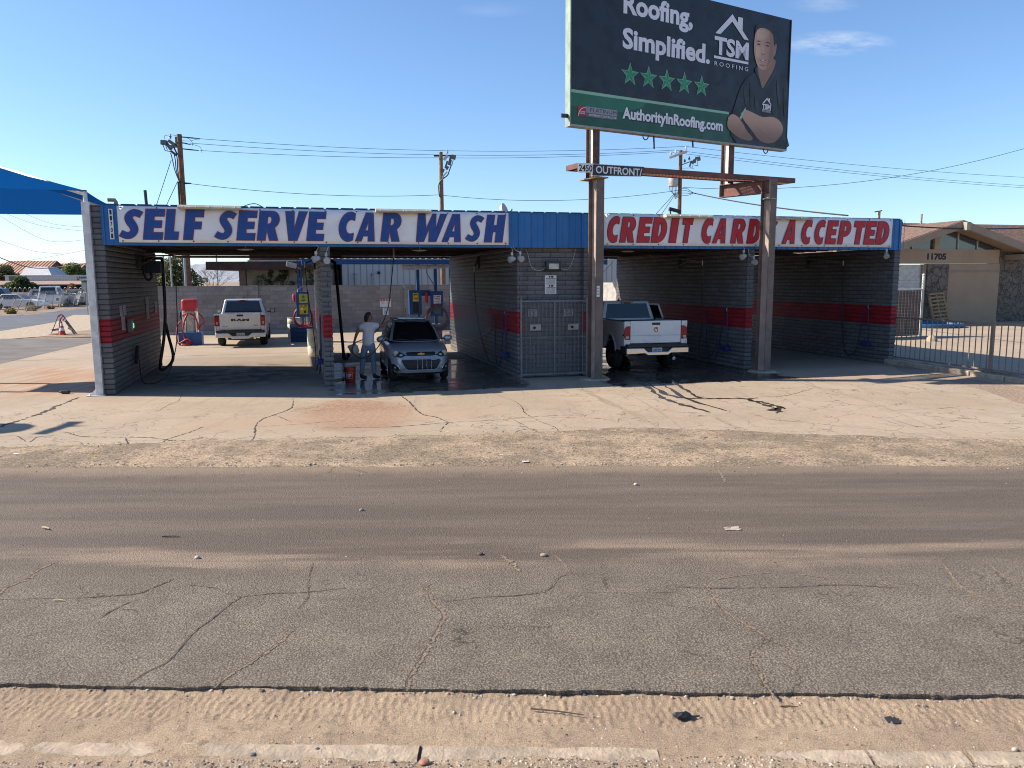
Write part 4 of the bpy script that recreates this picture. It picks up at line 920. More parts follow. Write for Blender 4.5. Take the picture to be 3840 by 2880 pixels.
def pickup(label, paint, loc, rz, s, style):
    """rear at x=0, nose at +x"""
    t = thing('pickup_truck', label, 'pickup', loc, rz); t.scale = (s, s, s)
    old = style == 'chrome'; RW = .40 if not old else .43; AX = (1.20, 4.78)
    top = [(5.72,.55),(5.76,.80),(5.70,1.02),(5.45,1.12),(4.45,1.20),(3.9,1.26),(2.16,1.30)]
    body = obj('body', side_prism(arch_profile([(5.72,.50)]+top[1:]+[(2.16,.48)], 2.16, 5.70, .48, (AX[1],), RW, .50), -.97, .97), paint, t, bevel=.05, seg=3)
    for sgn in (-1, 1):
        pr = arch_profile([(2.13,1.34),(.03,1.37),(.0,1.30),(.0,.70)], .04, 2.13, .50, (AX[0],), RW, .50)
        obj('bed_side', side_prism(pr, sgn*.995, sgn*.90), paint, t, bevel=.022)
        lip = M(); 
        for i in range(15):
            a = math.pi*(.02+.96*i/14); lip.v += [(AX[0]+.50*math.cos(a), sgn*.99, RW+.50*math.sin(a)), (AX[0]+.545*math.cos(a), sgn*.998, RW+.545*math.sin(a)), (AX[0]+.53*math.cos(a), sgn*1.018, RW+.53*math.sin(a)), (AX[0]+.50*math.cos(a), sgn*1.012, RW+.50*math.sin(a))]
        lip.f = [(i*4+j, (i+1)*4+j, (i+1)*4+(j+1) % 4, i*4+(j+1) % 4) for i in range(14) for j in range(4)]
        obj('fender_flare', lip, paint, t, smooth=True)
        obj('rail_cap', M().box(.05,2.12,sgn*.955-.05,sgn*.955+.05,1.36,1.378), trim_black, t, bevel=.006)
    obj('bed_floor', M().box(.06,2.12,-.89,.89,.78,.82).box(2.10,2.14,-.89,.89,.82,1.30), trim_black, t)
    tg = obj('tailgate', M().box(-.005,.06,-.80,.80,.72,1.38), paint, t, bevel=.018)
    if old:
        obj('crease', M().prism([(-.006,-.72,.98),(-.022,-.72,.955),(-.006,-.72,.94)], (0,1.44,0)), paint, tg)
        obj('pressing', M().box(-.013,-.004,-.70,.70,1.02,1.33), paint, tg, bevel=.006)
    obj('tailgate_handle', M().box(-.022,-.004,-.13,.13,1.255 if old else 1.27,1.325 if old else 1.345), trim_black, tg, bevel=.008)
    yr = (0,-1,0); zu = (0,0,1)
    if old:
        sh_ = M(); lay(sh_, poly2d([[(-.085,.09),(-.06,.11),(.06,.11),(.085,.09),(.075,-.04),(0,-.11),(-.075,-.04)]]), None, (-.0165,0,1.10), yr, zu, False); obj('emblem', M().prism([(-.0145,-y,1.10+z) for y, z in [(-.085,.09),(-.06,.11),(.06,.11),(.085,.09),(.075,-.04),(0,-.11),(-.075,-.04)]], (-.006,0,0)), chrome, tg)
        e2 = M()
        for L in ([[(-.062,.085),(.062,.085),(.055,-.03),(0,-.085),(-.055,-.03)]],): lay(e2, poly2d(L), None, (-.0215,0,1.10), yr, zu, False)
        obj('emblem_field', e2, ink, tg)
        e3 = M()
        for L in ([[(-.05,.05),(-.015,.045),(0,.02),(.015,.045),(.05,.05),(.04,.0),(.022,-.012),(.03,.018),(.016,.022),(.018,-.04),(0,-.07),(-.018,-.04),(-.016,.022),(-.03,.018),(-.022,-.012),(-.04,.0)]],): lay(e3, poly2d(L), None, (-.0225,0,1.10), yr, zu, False)
        obj('emblem_head', e3, chrome, tg)
    else:
        e = M(); lay(e, text2d('RAM', .055), (-.35,.35,1.075,1.175), (-.0075,0,0), yr, zu)
        obj('badge_lettering', e, ink, tg)
        e = M(); lay(e, text2d('BIG HORN', .01), (-.72,-.48,.865,.89), (-.0075,0,0), yr, zu); lay(e, text2d('4x4', .02, .2), (.50,.70,.88,.925), (-.0075,0,0), yr, zu); obj('small_badge', e, ink, tg)
    for sgn in (-1, 1):
        y0, y1 = sgn*.805, sgn*1.003
        if old:
            l_ = obj('tail_light', M().prism([(-.02,y0,.83),(-.02,y1-sgn*.035,.84),(-.02,y1-sgn*.005,.95),(-.02,y1-sgn*.02,1.16),(-.02,y1-sgn*.06,1.21),(-.02,y0,1.22)], (.14,0,0)), tail_red, t, bevel=.012)
            obj('reverse_lens', M().box(-.024,-.01,min(y0,y1)+.05,max(y0,y1)-.06,.865,.935), head_lens, l_)
        else:
            l_ = obj('tail_light', M().box(-.02,.10,min(y0,y1)+.02,max(y0,y1),.88,1.32), tail_red, t, bevel=.015)
            obj('reverse_lens', M().box(-.024,-.01,min(y0,y1)+.07,max(y0,y1)-.07,.96,1.06), head_lens, l_); obj('lamp_housing', M().box(-.023,-.008,min(y0,y1)+.035,max(y0,y1)-.02,1.24,1.31), trim_black, l_)
        obj('fender_panel', M().box(.0,.12,min(y0,y1),max(y0,y1)-.015,.62,.83 if old else .88).box(.0,.12,min(y0,y1),max(y0,y1)-.015,1.225 if old else 1.325,1.37), paint, t, bevel=.01)
    bump_m = chrome if old else paint
    bp = [(-.98,.40 if old else .42),(-.98,.60),(-.45,.60),(-.32,.485),(.32,.485),(.45,.60),(.98,.60),(.98,.42),(.42,.42),(.32,.36),(-.32,.36),(-.42,.42)]
    obj('bumper', M().prism([(-.20,-y,z) for y, z in bp], (.20,0,0)), bump_m, t, bevel=.03, seg=3)
    if old:
        for sgn in (-1,1): obj('bumper_end', M().box(-.10,.3,sgn*.90 if sgn > 0 else -1.0,1.0 if sgn > 0 else -.90,.42,.66), trim_black, t, bevel=.03)
    obj('bumper_step', M().box(-.17,.02,-.95,.95,.60,.70).box(-.12,.02,-.44,.44,.44,.60), trim_black, t, bevel=.02)
    plate(t, (-.125 if not old else -.125, .0, .455), (0,-1,0), '1EA 2V1' if not old else '6BA 491')
    # cab
    b0, b1, zr = 2.20, 4.42, (1.90 if old else 1.93)
    base = [(b0,-.93,1.27),(b1,-.93,1.22),(b1,.93,1.22),(b0,.93,1.27)]; topq = [(b0+.16,-.76,zr),(3.66,-.74,zr-.01),(3.66,.74,zr-.01),(b0+.16,.76,zr)]
    cabo = obj('cab', frustum(base, topq), paint, t, bevel=.06, seg=3)
    pane('rear_window', (base[3], base[0], topq[0], topq[3]), car_glass, t, .006, .075, .13)
    pane('windscreen', (base[1], base[2], topq[2], topq[1]), car_glass, t, .006, .06, .08)
    for a, b_, c_, d in ((base[0], base[1], topq[1], topq[0]), (base[2], base[3], topq[3], topq[2])):
        A_, B_, C_, D_ = [Vector(q) for q in (a, b_, c_, d)]
        if a[1] < 0: h1 = (A_, A_.lerp(B_, .44), D_.lerp(C_, .44), D_); h2 = (A_.lerp(B_, .47), B_, C_, D_.lerp(C_, .47))
        else: h1 = (A_.lerp(B_, .56), B_, C_, D_.lerp(C_, .56)); h2 = (A_, A_.lerp(B_, .53), D_.lerp(C_, .53), D_)
        pane('side_window', h1, car_glass, t, .006, .08, .12); pane('side_window', h2, car_glass, t, .006, .08, .12)
    bl = obj('brake_light', M().box(b0+.115,b0+.16,-.21,.21,zr-.10,zr-.03), trim_black, t, bevel=.012)
    obj('brake_lens', M().box(b0+.108,b0+.12,-.09,.09,zr-.085,zr-.045), tail_red, bl)
    for sgn in (-1,1): obj('cargo_lens', M().box(b0+.108,b0+.12,min(sgn*.11,sgn*.19),max(sgn*.11,sgn*.19),zr-.082,zr-.048), mat('cargo_lens', (.75,.55,.30,1), .3), bl)
    obj('antenna', M().prism([(3.0,0,zr-.005),(3.18,0,zr-.005),(3.02,0,zr+.075)], (0,.02,0)), trim_black, t)
    for sgn in (-1, 1):
        obj('door_line', M().box(3.26,3.275,min(sgn*.968,sgn*.974),max(sgn*.968,sgn*.974),.55,1.26).box(2.30,2.315,min(sgn*.968,sgn*.974),max(sgn*.968,sgn*.974),.55,1.26), trim_black, t)
        mr = obj('mirror', M().box(3.98,4.10,min(sgn*1.05,sgn*1.27),max(sgn*1.05,sgn*1.27),1.26,1.47), trim_black, t, bevel=.03); obj('mirror_arm', M().bar((4.05,sgn*.92,1.30),(4.05,sgn*1.08,1.33),.05,.05), trim_black, mr); obj('mirror_glass', M().box(3.974,3.982,min(sgn*1.08,sgn*1.24),max(sgn*1.08,sgn*1.24),1.29,1.44), head_lens, mr)
        for ax in AX: wheel(t, ax, sgn*.845, RW, .29, rim_dark if old else rim_m, 6)
        obj('headlight', M().box(5.60,5.77,min(sgn*.66,sgn*.95),max(sgn*.66,sgn*.95),.84,1.0), head_lens, t, bevel=.02)
    obj('grille', M().box(5.70,5.79,-.62,.62,.68,1.02), trim_black, t, bevel=.02)
    un = M().box(.3,5.3,-.60,.60,.36,.48).cyl((1.2,-.8,.38),(1.2,.8,.38),.06).ell((1.2,0,.38),(.17,.17,.15)).cyl((.55,-.55,.40),(-.04,-.55,.38),.04)
    if not old: un.cyl((.55,.55,.40),(-.04,.55,.38),.04)
    obj('chassis', un, trim_black, t)
    if old:
        for ch in t.children:
            if not ch.name.startswith('wheel'): ch.location.z += .12
    obj('exhaust_tip', M().cyl((.10,-.55,.395),(-.10,-.55,.385),.05,.05,12), chrome, t)
    if not old: obj('exhaust_tip', M().cyl((.10,.55,.395),(-.10,.55,.385),.05,.05,12), chrome, t)
    return t
# grey-silver pickup behind the building, seen squarely from behind
p_ = (gnd(829, 1296)+gnd(996, 1290.5))/2; d_ = Vector((math.cos(R(105.3)), math.sin(R(105.3)), 0))
pickup('pale silver pickup seen from behind, RAM lettered across its tailgate, parked by vacuums', silver_car, Vector((p_.x, p_.y, 0)) - d_*1.25*.93, R(105.3), .93, 'letters')
# white pickup in the third bay, passenger door open
q_ = gnd(2295, 1379); hd = R(103); d_ = Vector((math.cos(hd), math.sin(hd), 0)); l_ = Vector((-d_.y, d_.x, 0))
wp = pickup('white pickup with chrome rear bumper and open passenger door in the third wash bay', white_car, Vector((q_.x, q_.y, 0)) - d_*1.20*.925 - l_*.84, hd, .925, 'chrome')
dr = M().prism([(3.25,-.985,.60),(2.58,-1.47,.60),(2.58,-1.47,1.30),(3.25,-.985,1.30)], (.035,.048,0))
od = obj('open_door', dr, white_car, wp, bevel=.02)
fr = M(); A1, A2, A3, A4 = Vector((3.25,-.96,1.30)), Vector((2.60,-1.43,1.30)), Vector((2.72,-1.26,1.88)), Vector((3.22,-.90,1.90))
for a, b_ in ((A1, A4), (A4, A3), (A3, A2)): fr.bar(a, b_, .06, .06)
obj('door_frame', fr, white_car, od, bevel=.01); obj('door_glass', M().prism([A1, A2, A3, A4], (.012,.02,0)), car_glass, od)

# ---- small grey hatchback, seen from the front
HL, HWD = 3.62, .80
ht = thing('hatchback', 'small grey hatchback facing the street while being washed in the second bay', 'car', (0,0,0), 0)
def hcont(xf, xr, w_, zf, zr, nf=4.0, nb=5, k=56):
    out = []; xc = (xf+xr)/2
    for i in range(k):
        a = 2*math.pi*i/k; ca, sa = math.cos(a), math.sin(a); n_ = nf if ca > 0 else nb
        x = math.copysign(abs(ca)**(2/n_), ca); y = math.copysign(abs(sa)**(2/n_), sa)
        X = xc + x*(xf-xc) if ca > 0 else xc + x*(xc-xr); t_ = (X-xr)/(xf-xr)
        out.append((X, y*w_, zr+(zf-zr)*t_**1.5))
    return out
LV = [(3.42,.10,.68,.17,.20), (3.56,.05,.755,.24,.28), (3.61,.02,.785,.36,.42), (3.605,.0,.795,.50,.58), (3.575,.0,.80,.62,.74), (3.53,.02,.795,.70,.86), (3.44,.05,.775,.765,.95), (3.30,.09,.74,.815,.99), (3.05,.3,.66,.875,.985), (2.7,.8,.45,.945,.98)]
hb = M()
for lv in LV: hb.v += hcont(*lv)
k_ = 56
hb.f = [(i*k_+j, i*k_+(j+1) % k_, (i+1)*k_+(j+1) % k_, (i+1)*k_+j) for i in range(len(LV)-1) for j in range(k_)] + [tuple(range(k_-1,-1,-1)), tuple((len(LV)-1)*k_+j for j in range(k_))]
hbo = obj('body', hb, grey_paint, ht, smooth=True, angle=50)
cut = M()
for ax in (.58, 2.92):
    for sg in (-1, 1): cut.cyl((ax, sg*.52, .285), (ax, sg*1.0, .285), .335, .335, 28)
co_ = obj('cutter', cut, None); bo = hbo.modifiers.new('arch', 'BOOLEAN'); bo.object = co_; bo.operation = 'DIFFERENCE'; bo.solver = 'EXACT'
dg = bpy.context.evaluated_depsgraph_get(); dg.update(); me_ = bpy.data.meshes.new_from_object(hbo.evaluated_get(dg)); hbo.modifiers.clear(); hbo.data = me_; bpy.data.objects.remove(co_)
try: me_.set_sharp_from_angle(angle=R(40))
except Exception: pass
def fx(y, z):   # front surface of the lower body
    for a, b_ in zip(LV, LV[1:]):
        if a[3] <= z <= b_[3]:
            t_ = (z-a[3])/(b_[3]-a[3]); xf = a[0]+(b_[0]-a[0])*t_; w_ = a[2]+(b_[2]-a[2])*t_; break
    else: xf, w_ = (LV[0][0], LV[0][2]) if z < LV[0][3] else (LV[-1][0], LV[-1][2])
    xc = xf/2; q = min(abs(y)/w_, .999); return xc + (xf-xc)*(1-q**4.0)**(1/4.0)
def frontpatch(name, pts, mm, parent=None, off=.012, depth=.03, dens=4, back=0):
    """patch of the nose: outline in (y,z), wrapped on the front surface"""
    out = []
    for (a, b_) in zip(pts, pts[1:]+pts[:1]):
        for i in range(dens): t_ = i/dens; out.append((a[0]+(b_[0]-a[0])*t_, a[1]+(b_[1]-a[1])*t_))
    ys = [p[0] for p in out]; cy = sum(ys)/len(ys); cz = sum(p[1] for p in out)/len(out)
    mb = M(); rings = 4; n0 = len(out)
    for r_ in range(rings+1):
        f = 1-r_/rings
        for (y, z) in out:
            Y, Z = cy+(y-cy)*f, cz+(z-cz)*f; mb.v.append((fx(Y, Z)+off-back, Y, Z))
    for r_ in range(rings):
        for i in range(n0): mb.f.append((r_*n0+i, r_*n0+(i+1) % n0, (r_+1)*n0+(i+1) % n0, (r_+1)*n0+i))
    for (y, z) in out: mb.v.append((fx(y, z)-depth, y, z))
    k = (rings+1)*n0; mb.f += [(i, k+i, k+(i+1) % n0, (i+1) % n0) for i in range(n0)]
    return obj(name, mb, mm, parent or ht, smooth=True, angle=35)
mir = lambda P: [(-y, z) for y, z in P][::-1]
grl = frontpatch('upper_grille', [(-.34,.655),(.34,.655),(.37,.715),(.34,.745),(-.34,.745),(-.37,.715)], trim_black, off=.010)
frontpatch('grille_trim', [(-.42,.632),(.42,.632),(.43,.650),(.35,.652),(-.35,.652),(-.43,.650)], chrome, off=.016)
obj('emblem', M().prism([(fx(0,.7)+.012, y, .70+z) for y, z in [(-.085,-.018),(-.03,-.018),(-.03,-.035),(.03,-.035),(.03,-.018),(.085,-.018),(.085,.018),(.03,.018),(.03,.035),(-.03,.035),(-.03,.018),(-.085,.018)]], (.012,0,0)), gold, ht, bevel=.004)
lower = [(-.40,.34),(-.33,.305),(.33,.305),(.40,.34),(.50,.52),(.47,.575),(-.47,.575),(-.50,.52)]
lg = frontpatch('lower_grille', lower, trim_black, off=.008)
gb_ = M()
for i in range(7): gb_.tube([(fx(y, z)+.012, y, z) for y, z in [(-.45+.9*j/12, .33+.034*i) for j in range(13)]], .005, 5)
for i in range(15): y = -.40+.8*i/14; gb_.tube([(fx(y, z)+.010, y, z) for z in (.32,.40,.48,.56)], .004, 5)
obj('grille_mesh', gb_, mat('grille_grey', (.022,.022,.024,1), .6), lg)
rimg = M(); rp = lower+[lower[0]]
rimg.tube([(fx(y, z)+.012, y, z) for (a, b_) in zip(lower, lower[1:]+lower[:1]) for y, z in [(a[0]+(b_[0]-a[0])*i/4, a[1]+(b_[1]-a[1])*i/4) for i in range(4)]]+[(fx(*lower[0])+.012, lower[0][0], lower[0][1])], .012, 6)
obj('grille_surround', rimg, grey_paint, lg, smooth=True)
for sg in (-1, 1):
    f_ = (lambda P: P) if sg > 0 else mir
    hl = frontpatch('headlight', f_([(.34,.665),(.50,.615),(.64,.635),(.715,.71),(.72,.80),(.62,.79),(.45,.722)]), trim_black, off=.014)
    obj('lamp_lens', M().ell((fx(.60,.70)+.012, sg*.60,.712),(.03,.056,.056),12,8), head_lens, hl, smooth=True); obj('turn_lens', M().ell((fx(.49,.67)+.012, sg*.485,.675),(.02,.045,.032),10,6), head_lens, hl, smooth=True)
    obj('lamp_ring', M().tube([(fx(.60,.70)+.034, sg*.60+.058*math.cos(i*.449), .712+.058*math.sin(i*.449)) for i in range(15)], .006, 5), chrome, hl)
    fg = frontpatch('fog_light_pocket', f_([(.52,.335),(.60,.285),(.70,.33),(.735,.44),(.70,.445),(.56,.40)]), trim_black, off=.020)
    obj('fog_trim', M().tube([(fx(y, z)+.024, sg*y, z) for y, z in [(.735,.45),(.68,.44),(.56,.405),(.52,.34),(.58,.285)]], .014, 6), chrome, fg, smooth=True); obj('fog_lamp', M().ell((fx(.62,.36)+.006, sg*.62,.365),(.012,.045,.028),10,6), mat('amber_lens', (.45,.30,.12,1), .3), fg)
frontpatch('bumper_lip', [(-.60,.185),(.60,.185),(.66,.225),(-.66,.225)], trim_black, off=.014)
frontpatch('bumper_crease', [(-.55,.592),(.55,.592),(.60,.606),(-.60,.606)], grey_paint, off=.012)
# greenhouse
gb0 = [(2.82,.0),(2.74,.42),(2.50,.665),(1.3,.715),(.42,.69),(.18,.60),(.12,.30)]; gt0 = [(1.98,.0),(1.95,.30),(1.86,.475),(1.2,.535),(.62,.53),(.48,.46),(.44,.25)]
gh = M()
def ring(pts, z, dz=None):
    P = [(x, y, z) for x, y in pts]; Q = [(x, -y, z) for x, y in pts[1:]][::-1]
    return P+Q
def zb_(x): return .965 if x > 1.6 else .98
r0 = [(x, y, .965 - (.02 if x > 2.6 else 0)) for x, y, _ in ring(gb0, 0)]; r2 = [(x, y, 1.44 + (.018 if abs(y) < .3 else 0) - (.02 if x > 1.9 else 0)) for x, y, _ in ring(gt0, 0)]
r1 = [tuple(Vector(a).lerp(Vector(b_), .55) + Vector((.035 if a[0] > 2.4 else 0, .022*(1 if a[1] > .1 else -1 if a[1] < -.1 else 0), .0))) for a, b_ in zip(r0, r2)]
r3 = [(1.2+(x-1.2)*.62, y*.6, 1.485) for x, y, _ in r2]; n0 = len(r0)
gh.v = r0+r1+r2+r3; gh.f = [(j*n0+i, j*n0+(i+1) % n0, (j+1)*n0+(i+1) % n0, (j+1)*n0+i) for j in range(3) for i in range(n0)] + [tuple(3*n0+i for i in range(n0))]
obj('cabin', gh, grey_paint, ht, smooth=True, angle=45)
def ghpt(s, t_): # s along front/side index, t_ height 0..1
    i = int(math.floor(s)) % n0; f = s-math.floor(s); j = (i+1) % n0
    def at(rg): return Vector(rg[i]).lerp(Vector(rg[j]), f)
    return at(r0).lerp(at(r1), t_/.55) if t_ < .55 else at(r1).lerp(at(r2), (t_-.55)/.45)
def ghpane(name, s0, s1, t0, t1, off=.008, mm=car_glass, ns=10, nt_=6, slant0=0, slant1=0):
    mb = M(); cen = Vector((1.4, 0, .9))
    for a in range(ns+1):
        for b_ in range(nt_+1):
            tt = t0+(t1-t0)*b_/nt_; sa = s0+slant0*(b_/nt_); sb = s1+slant1*(b_/nt_)
            s_ = sa+(sb-sa)*a/ns; p = ghpt(s_, tt); d = Vector(((p.x-1.4)*.45, p.y*1.5, .25)); mb.v.append(p+d.normalized()*off)
    mb.f = [(a*(nt_+1)+b_, (a+1)*(nt_+1)+b_, (a+1)*(nt_+1)+b_+1, a*(nt_+1)+b_+1) for a in range(ns) for b_ in range(nt_)]
    return obj(name, mb, mm, ht, smooth=True, angle=60)
ghpane('windscreen', -1.70, 1.70, .04, .97, .010, ns=16)
ghpane('side_window', 2.12, 2.95, .10, .90, .010); ghpane('side_window', 3.05, 4.2, .10, .90, .010)
ghpane('side_window', n0-2.95, n0-2.12, .10, .90, .010); ghpane('side_window', n0-4.2, n0-3.05, .10, .90, .010)
ghpane('rear_window', 5.3, n0-5.3, .2, .9, .010)
for sg in (-1, 1):
    mr = obj('mirror', M().ell((2.36, sg*.87, 1.00), (.075,.12,.085), 12, 8), grey_paint, ht, smooth=True); obj('mirror_stem', M().bar((2.42,sg*.70,.97),(2.38,sg*.84,.99),.05,.04), trim_black, mr)
    for ax in (.58, 2.92): wheel(ht, ax, sg*.66, .288, .17, rim_m, 5)
    obj('door_seam', M().box(2.42,2.43,min(sg*.795,sg*.802),max(sg*.795,sg*.802),.36,.93).box(1.42,1.43,min(sg*.797,sg*.803),max(sg*.797,sg*.803),.36,.93), trim_black, ht)
    obj('door_handle', M().box(1.55,1.72,min(sg*.80,sg*.815),max(sg*.80,sg*.815),.80,.825), grey_paint, ht, bevel=.005)
wp_ = M()
for y0, y1 in ((.42, -.05), (-.02, -.50)): wp_.tube([Vector((2.85-.25*abs(y0),y0,.985)), Vector((2.78-.25*abs(y1),y1,1.01))], .010, 5)
obj('wipers', wp_, trim_black, ht)
obj('antenna', M().tube([(.62,0,1.47),(.52,0,1.62),(.47,.0,1.72)], .006, 5), trim_black, ht)
obj('underbody', M().box(.5,3.2,-.5,.5,.16,.24), trim_black, ht)
# suds and drips of wash water on the car
sud, n_, b_ = newmat('soap_suds'); b_.inputs['Base Color'].default_value = (.55,.58,.60,1); b_.inputs['Roughness'].default_value = .2
sd = M(); rr = random.Random(4)
for y in (-.10, .02, .13, .24):
    sd.tube([(fx(y+.003*math.sin(z*40), z)+.018, y+.003*math.sin(z*40), z) for z in [.57-.03*i for i in range(9)]], [.002+.003*rr.random() for _ in range(9)], 5)
obj('water_drips', sd, sud, ht)
a_, b_ = gnd(1466, 1420), gnd(1667, 1418); mid = (a_+b_)/2; hd = R(284.5); d_ = Vector((math.cos(hd), math.sin(hd), 0))
ht.location = Vector((mid.x, mid.y, 0)) - d_*2.92 + d_*.10; ht.rotation_euler = (0, 0, hd)

# ---- parked cars beyond the leaning fence, far left: simple bodies
def parked(name, label, cat, loc, rz, paint, L, Wd, H, kind, grp='vehicles parked behind the leaning fence'):
    t = thing(name, label, cat, loc, rz, grp); h = Wd/2; RW = .33; AX = (L*.20, L*.80)
    if kind == 'sedan': top = [(L-.02,.45),(L-.05,.68),(L*.93,.80),(L*.70,.95),(L*.18,.98),(.06,.92),(0,.60)]; gx = (L*.72,L*.12,L*.56,L*.26); zb0 = .94
    elif kind == 'suv': top = [(L,.50),(L-.02,.90),(L*.92,1.04),(L*.74,1.12),(.05,1.12),(0,.60)]; gx = (L*.76,L*.02,L*.63,L*.07); zb0 = 1.10
    else: top = [(L,.55),(L,1.05),(L*.9,1.15),(L*.74,1.2),(.02,1.25),(0,.60)]; gx = (L*.78,L*.42,L*.64,L*.45); zb0 = 1.2
    obj('body', side_prism(arch_profile(top+[(.02,.32)], .03, L-.04, .28, AX, RW, .40), -h, h), paint, t, bevel=.07, seg=2)
    base = [(gx[1],-h*.93,zb0),(gx[0],-h*.93,zb0-.03),(gx[0],h*.93,zb0-.03),(gx[1],h*.93,zb0)]; tq = [(gx[3],-h*.74,H),(gx[2],-h*.74,H),(gx[2],h*.74,H),(gx[3],h*.74,H)]
    obj('cabin', frustum(base, tq), paint, t, bevel=.05)
    pane('rear_window', (base[3], base[0], tq[0], tq[3]), car_glass, t, .006, .08, .12); pane('windscreen', (base[1], base[2], tq[2], tq[1]), car_glass, t, .006, .06, .1)
    for a, b__, c_, d in ((base[0], base[1], tq[1], tq[0]), (base[2], base[3], tq[3], tq[2])): pane('side_window', (a, b__, c_, d), car_glass, t, .006, .10, .14)
    for sg in (-1, 1):
        for ax in AX: wheel(t, ax, sg*(h-.12), RW, .22, rim_m, 5)
        obj('tail_light', M().box(-.015,.08,min(sg*(h-.28),sg*(h-.02)),max(sg*(h-.28),sg*(h-.02)),.66,.92), tail_red, t, bevel=.02); obj('headlight', M().box(L-.16,L+.01,min(sg*(h-.40),sg*(h-.05)),max(sg*(h-.40),sg*(h-.05)),.62,.76), head_lens, t, bevel=.02)
    obj('number_plate', M().box(-.02,0,-.16,.16,.55,.68), sign_white, t); return t
e5 = lambda x, y: (x*.1537, 960+y*.1537)
def ppos(x, y): q = gnd(*e5(x, y)); return (q.x, q.y, 0)
parked('sedan_car', 'white sedan parked side on behind the leaning chain link fence', 'car', (-49.6, 74.0, 0), R(8), white_car, 4.7, 1.82, 1.45, 'sedan')
parked('van', 'white van seen from behind, parked right of the white sedan', 'van', (-47.5, 79.5, 0), R(112), white_car, 4.8, 1.95, 2.15, 'suv')
parked('suv', 'white sport utility vehicle at the right end of the fenced parking row', 'suv', (-48.5, 86.0, 0), R(116), beige_car, 4.6, 1.85, 1.70, 'suv')
parked('suv', 'dark sport utility vehicle behind the white sedan', 'suv', (-56.0, 80.5, 0), R(10), dark_car, 4.9, 1.95, 1.95, 'suv')
parked('pickup_truck', 'white pickup with red tail lamp cut off by the left frame edge', 'pickup', (-46.3, 66.2, 0), R(150), white_car, 5.3, 1.95, 1.80, 'pickup')
parked('wagon', 'long white wagon roof between dark SUV and white van', 'car', (-52.5, 84.5, 0), R(14), beige_car, 4.9, 1.9, 1.75, 'suv')

# ================================================================== BILLBOARD
BO = Vector((2.10, 19.41, 0))
bb = thing('billboard', 'tall roofing billboard with five green stars on two brown steel posts', 'billboard', BO)
PS = Vector((6.67, 3.94, 0)).normalized(); PN = Vector((PS.y, -PS.x, 0)); P0 = Vector((1.41, 18.9, 6.33)) - BO
def pp(s, t, off=0.0): return P0 + PS*s + Vector((0, 0, t)) + PN*off
web_tan = mat('web_tan_paint', (.42,.325,.275,1), .6, 0, .2, 3, .1, rust=(.64, (.26,.16,.11,1))); web_pale = mat('web_pale_paint', (.80,.74,.66,1), .6, 0, .12, 3, .1, rust=(.60, (.36,.18,.09,1)))
def hpost(name, p0, p1, b_, d, fn, m1, m2):
    o = obj(name, hbeam(M(), p0, p1, b_, d, fn, part='flanges'), m1, bb); obj('web', hbeam(M(), p0, p1, b_, d, fn, part='web'), m2, o); return o
def hbeam(mb, p0, p1, b_, d, fn, tf=.016, part=None):
    """H section from p0 to p1; fn = direction the flanges face"""
    p0 = Vector(p0); p1 = Vector(p1); ax = (p1-p0).normalized(); fn = Vector(fn); fn = (fn-ax*fn.dot(ax)).normalized(); sd = ax.cross(fn)
    def bx(o, hw, hd):
        vs = [p+o+sd*(a*hw)+fn*(c_*hd) for p in (p0, p1) for a, c_ in ((-1,-1),(1,-1),(1,1),(-1,1))]
        mb.add(vs, [(3,2,1,0),(4,5,6,7),(0,1,5,4),(1,2,6,5),(2,3,7,6),(3,0,4,7)])
    if part != 'web': bx(fn*(d/2-tf/2), b_/2, tf/2); bx(-fn*(d/2-tf/2), b_/2, tf/2)
    if part != 'flanges': bx(Vector((0,0,0)), .008, d/2-tf-.0005)
    return mb
Q2 = Vector((6.83, 20.88, 0)) - BO
hpost('post', (0,0,0), (0,0,4.94), .235, .33, PN, brown_steel, web_tan)
hpost('post', Q2, Q2+Vector((0,0,5.10)), .235, .33, PN, brown_steel, web_tan)
for q in (Vector((0,0,0)), Q2): obj('footing', M().cyl(q+Vector((0,0,-.02)), q+Vector((0,0,.03)), .42, .36, 14), kerb_m, bb)
up1 = pp(.83, 0, -.22); up2 = pp(5.42, 0, -.22)
hpost('upper_post', Vector((up1.x, up1.y, 4.98)), Vector((up1.x, up1.y, 9.4)), .20, .29, PN, rust_steel, web_pale)
hpost('upper_post', Vector((up2.x, up2.y, 5.10)), Vector((up2.x, up2.y, 9.4)), .20, .29, PN, rust_steel, web_pale)
obj('splice_plate', M().bar(Vector((up1.x,up1.y,4.96))+PN*.42, Vector((up1.x,up1.y,4.96))-PN*.35, .34, .03), mat('zinc_yellow', (.42,.27,.10,1), .6, 0, .3, 8), bb)
br0 = Vector((up2.x, up2.y, 4.92)) - PN*.18; br1 = Vector((Q2.x, Q2.y, 4.92))
obj('bracket', hbeam(M(), br0, br1, .20, .34, (0,0,1)), primer_steel, bb)
obj('bracket_cap', M().bar(br0-PN*.0+Vector((0,0,-.16)), br0+Vector((0,0,.16)), .20, .02, PN), galv, bb)
obj('post_clamp', M().box(Q2.x-.16,Q2.x+.16,Q2.y-.19,Q2.y+.19,4.58,4.605), galv, bb)
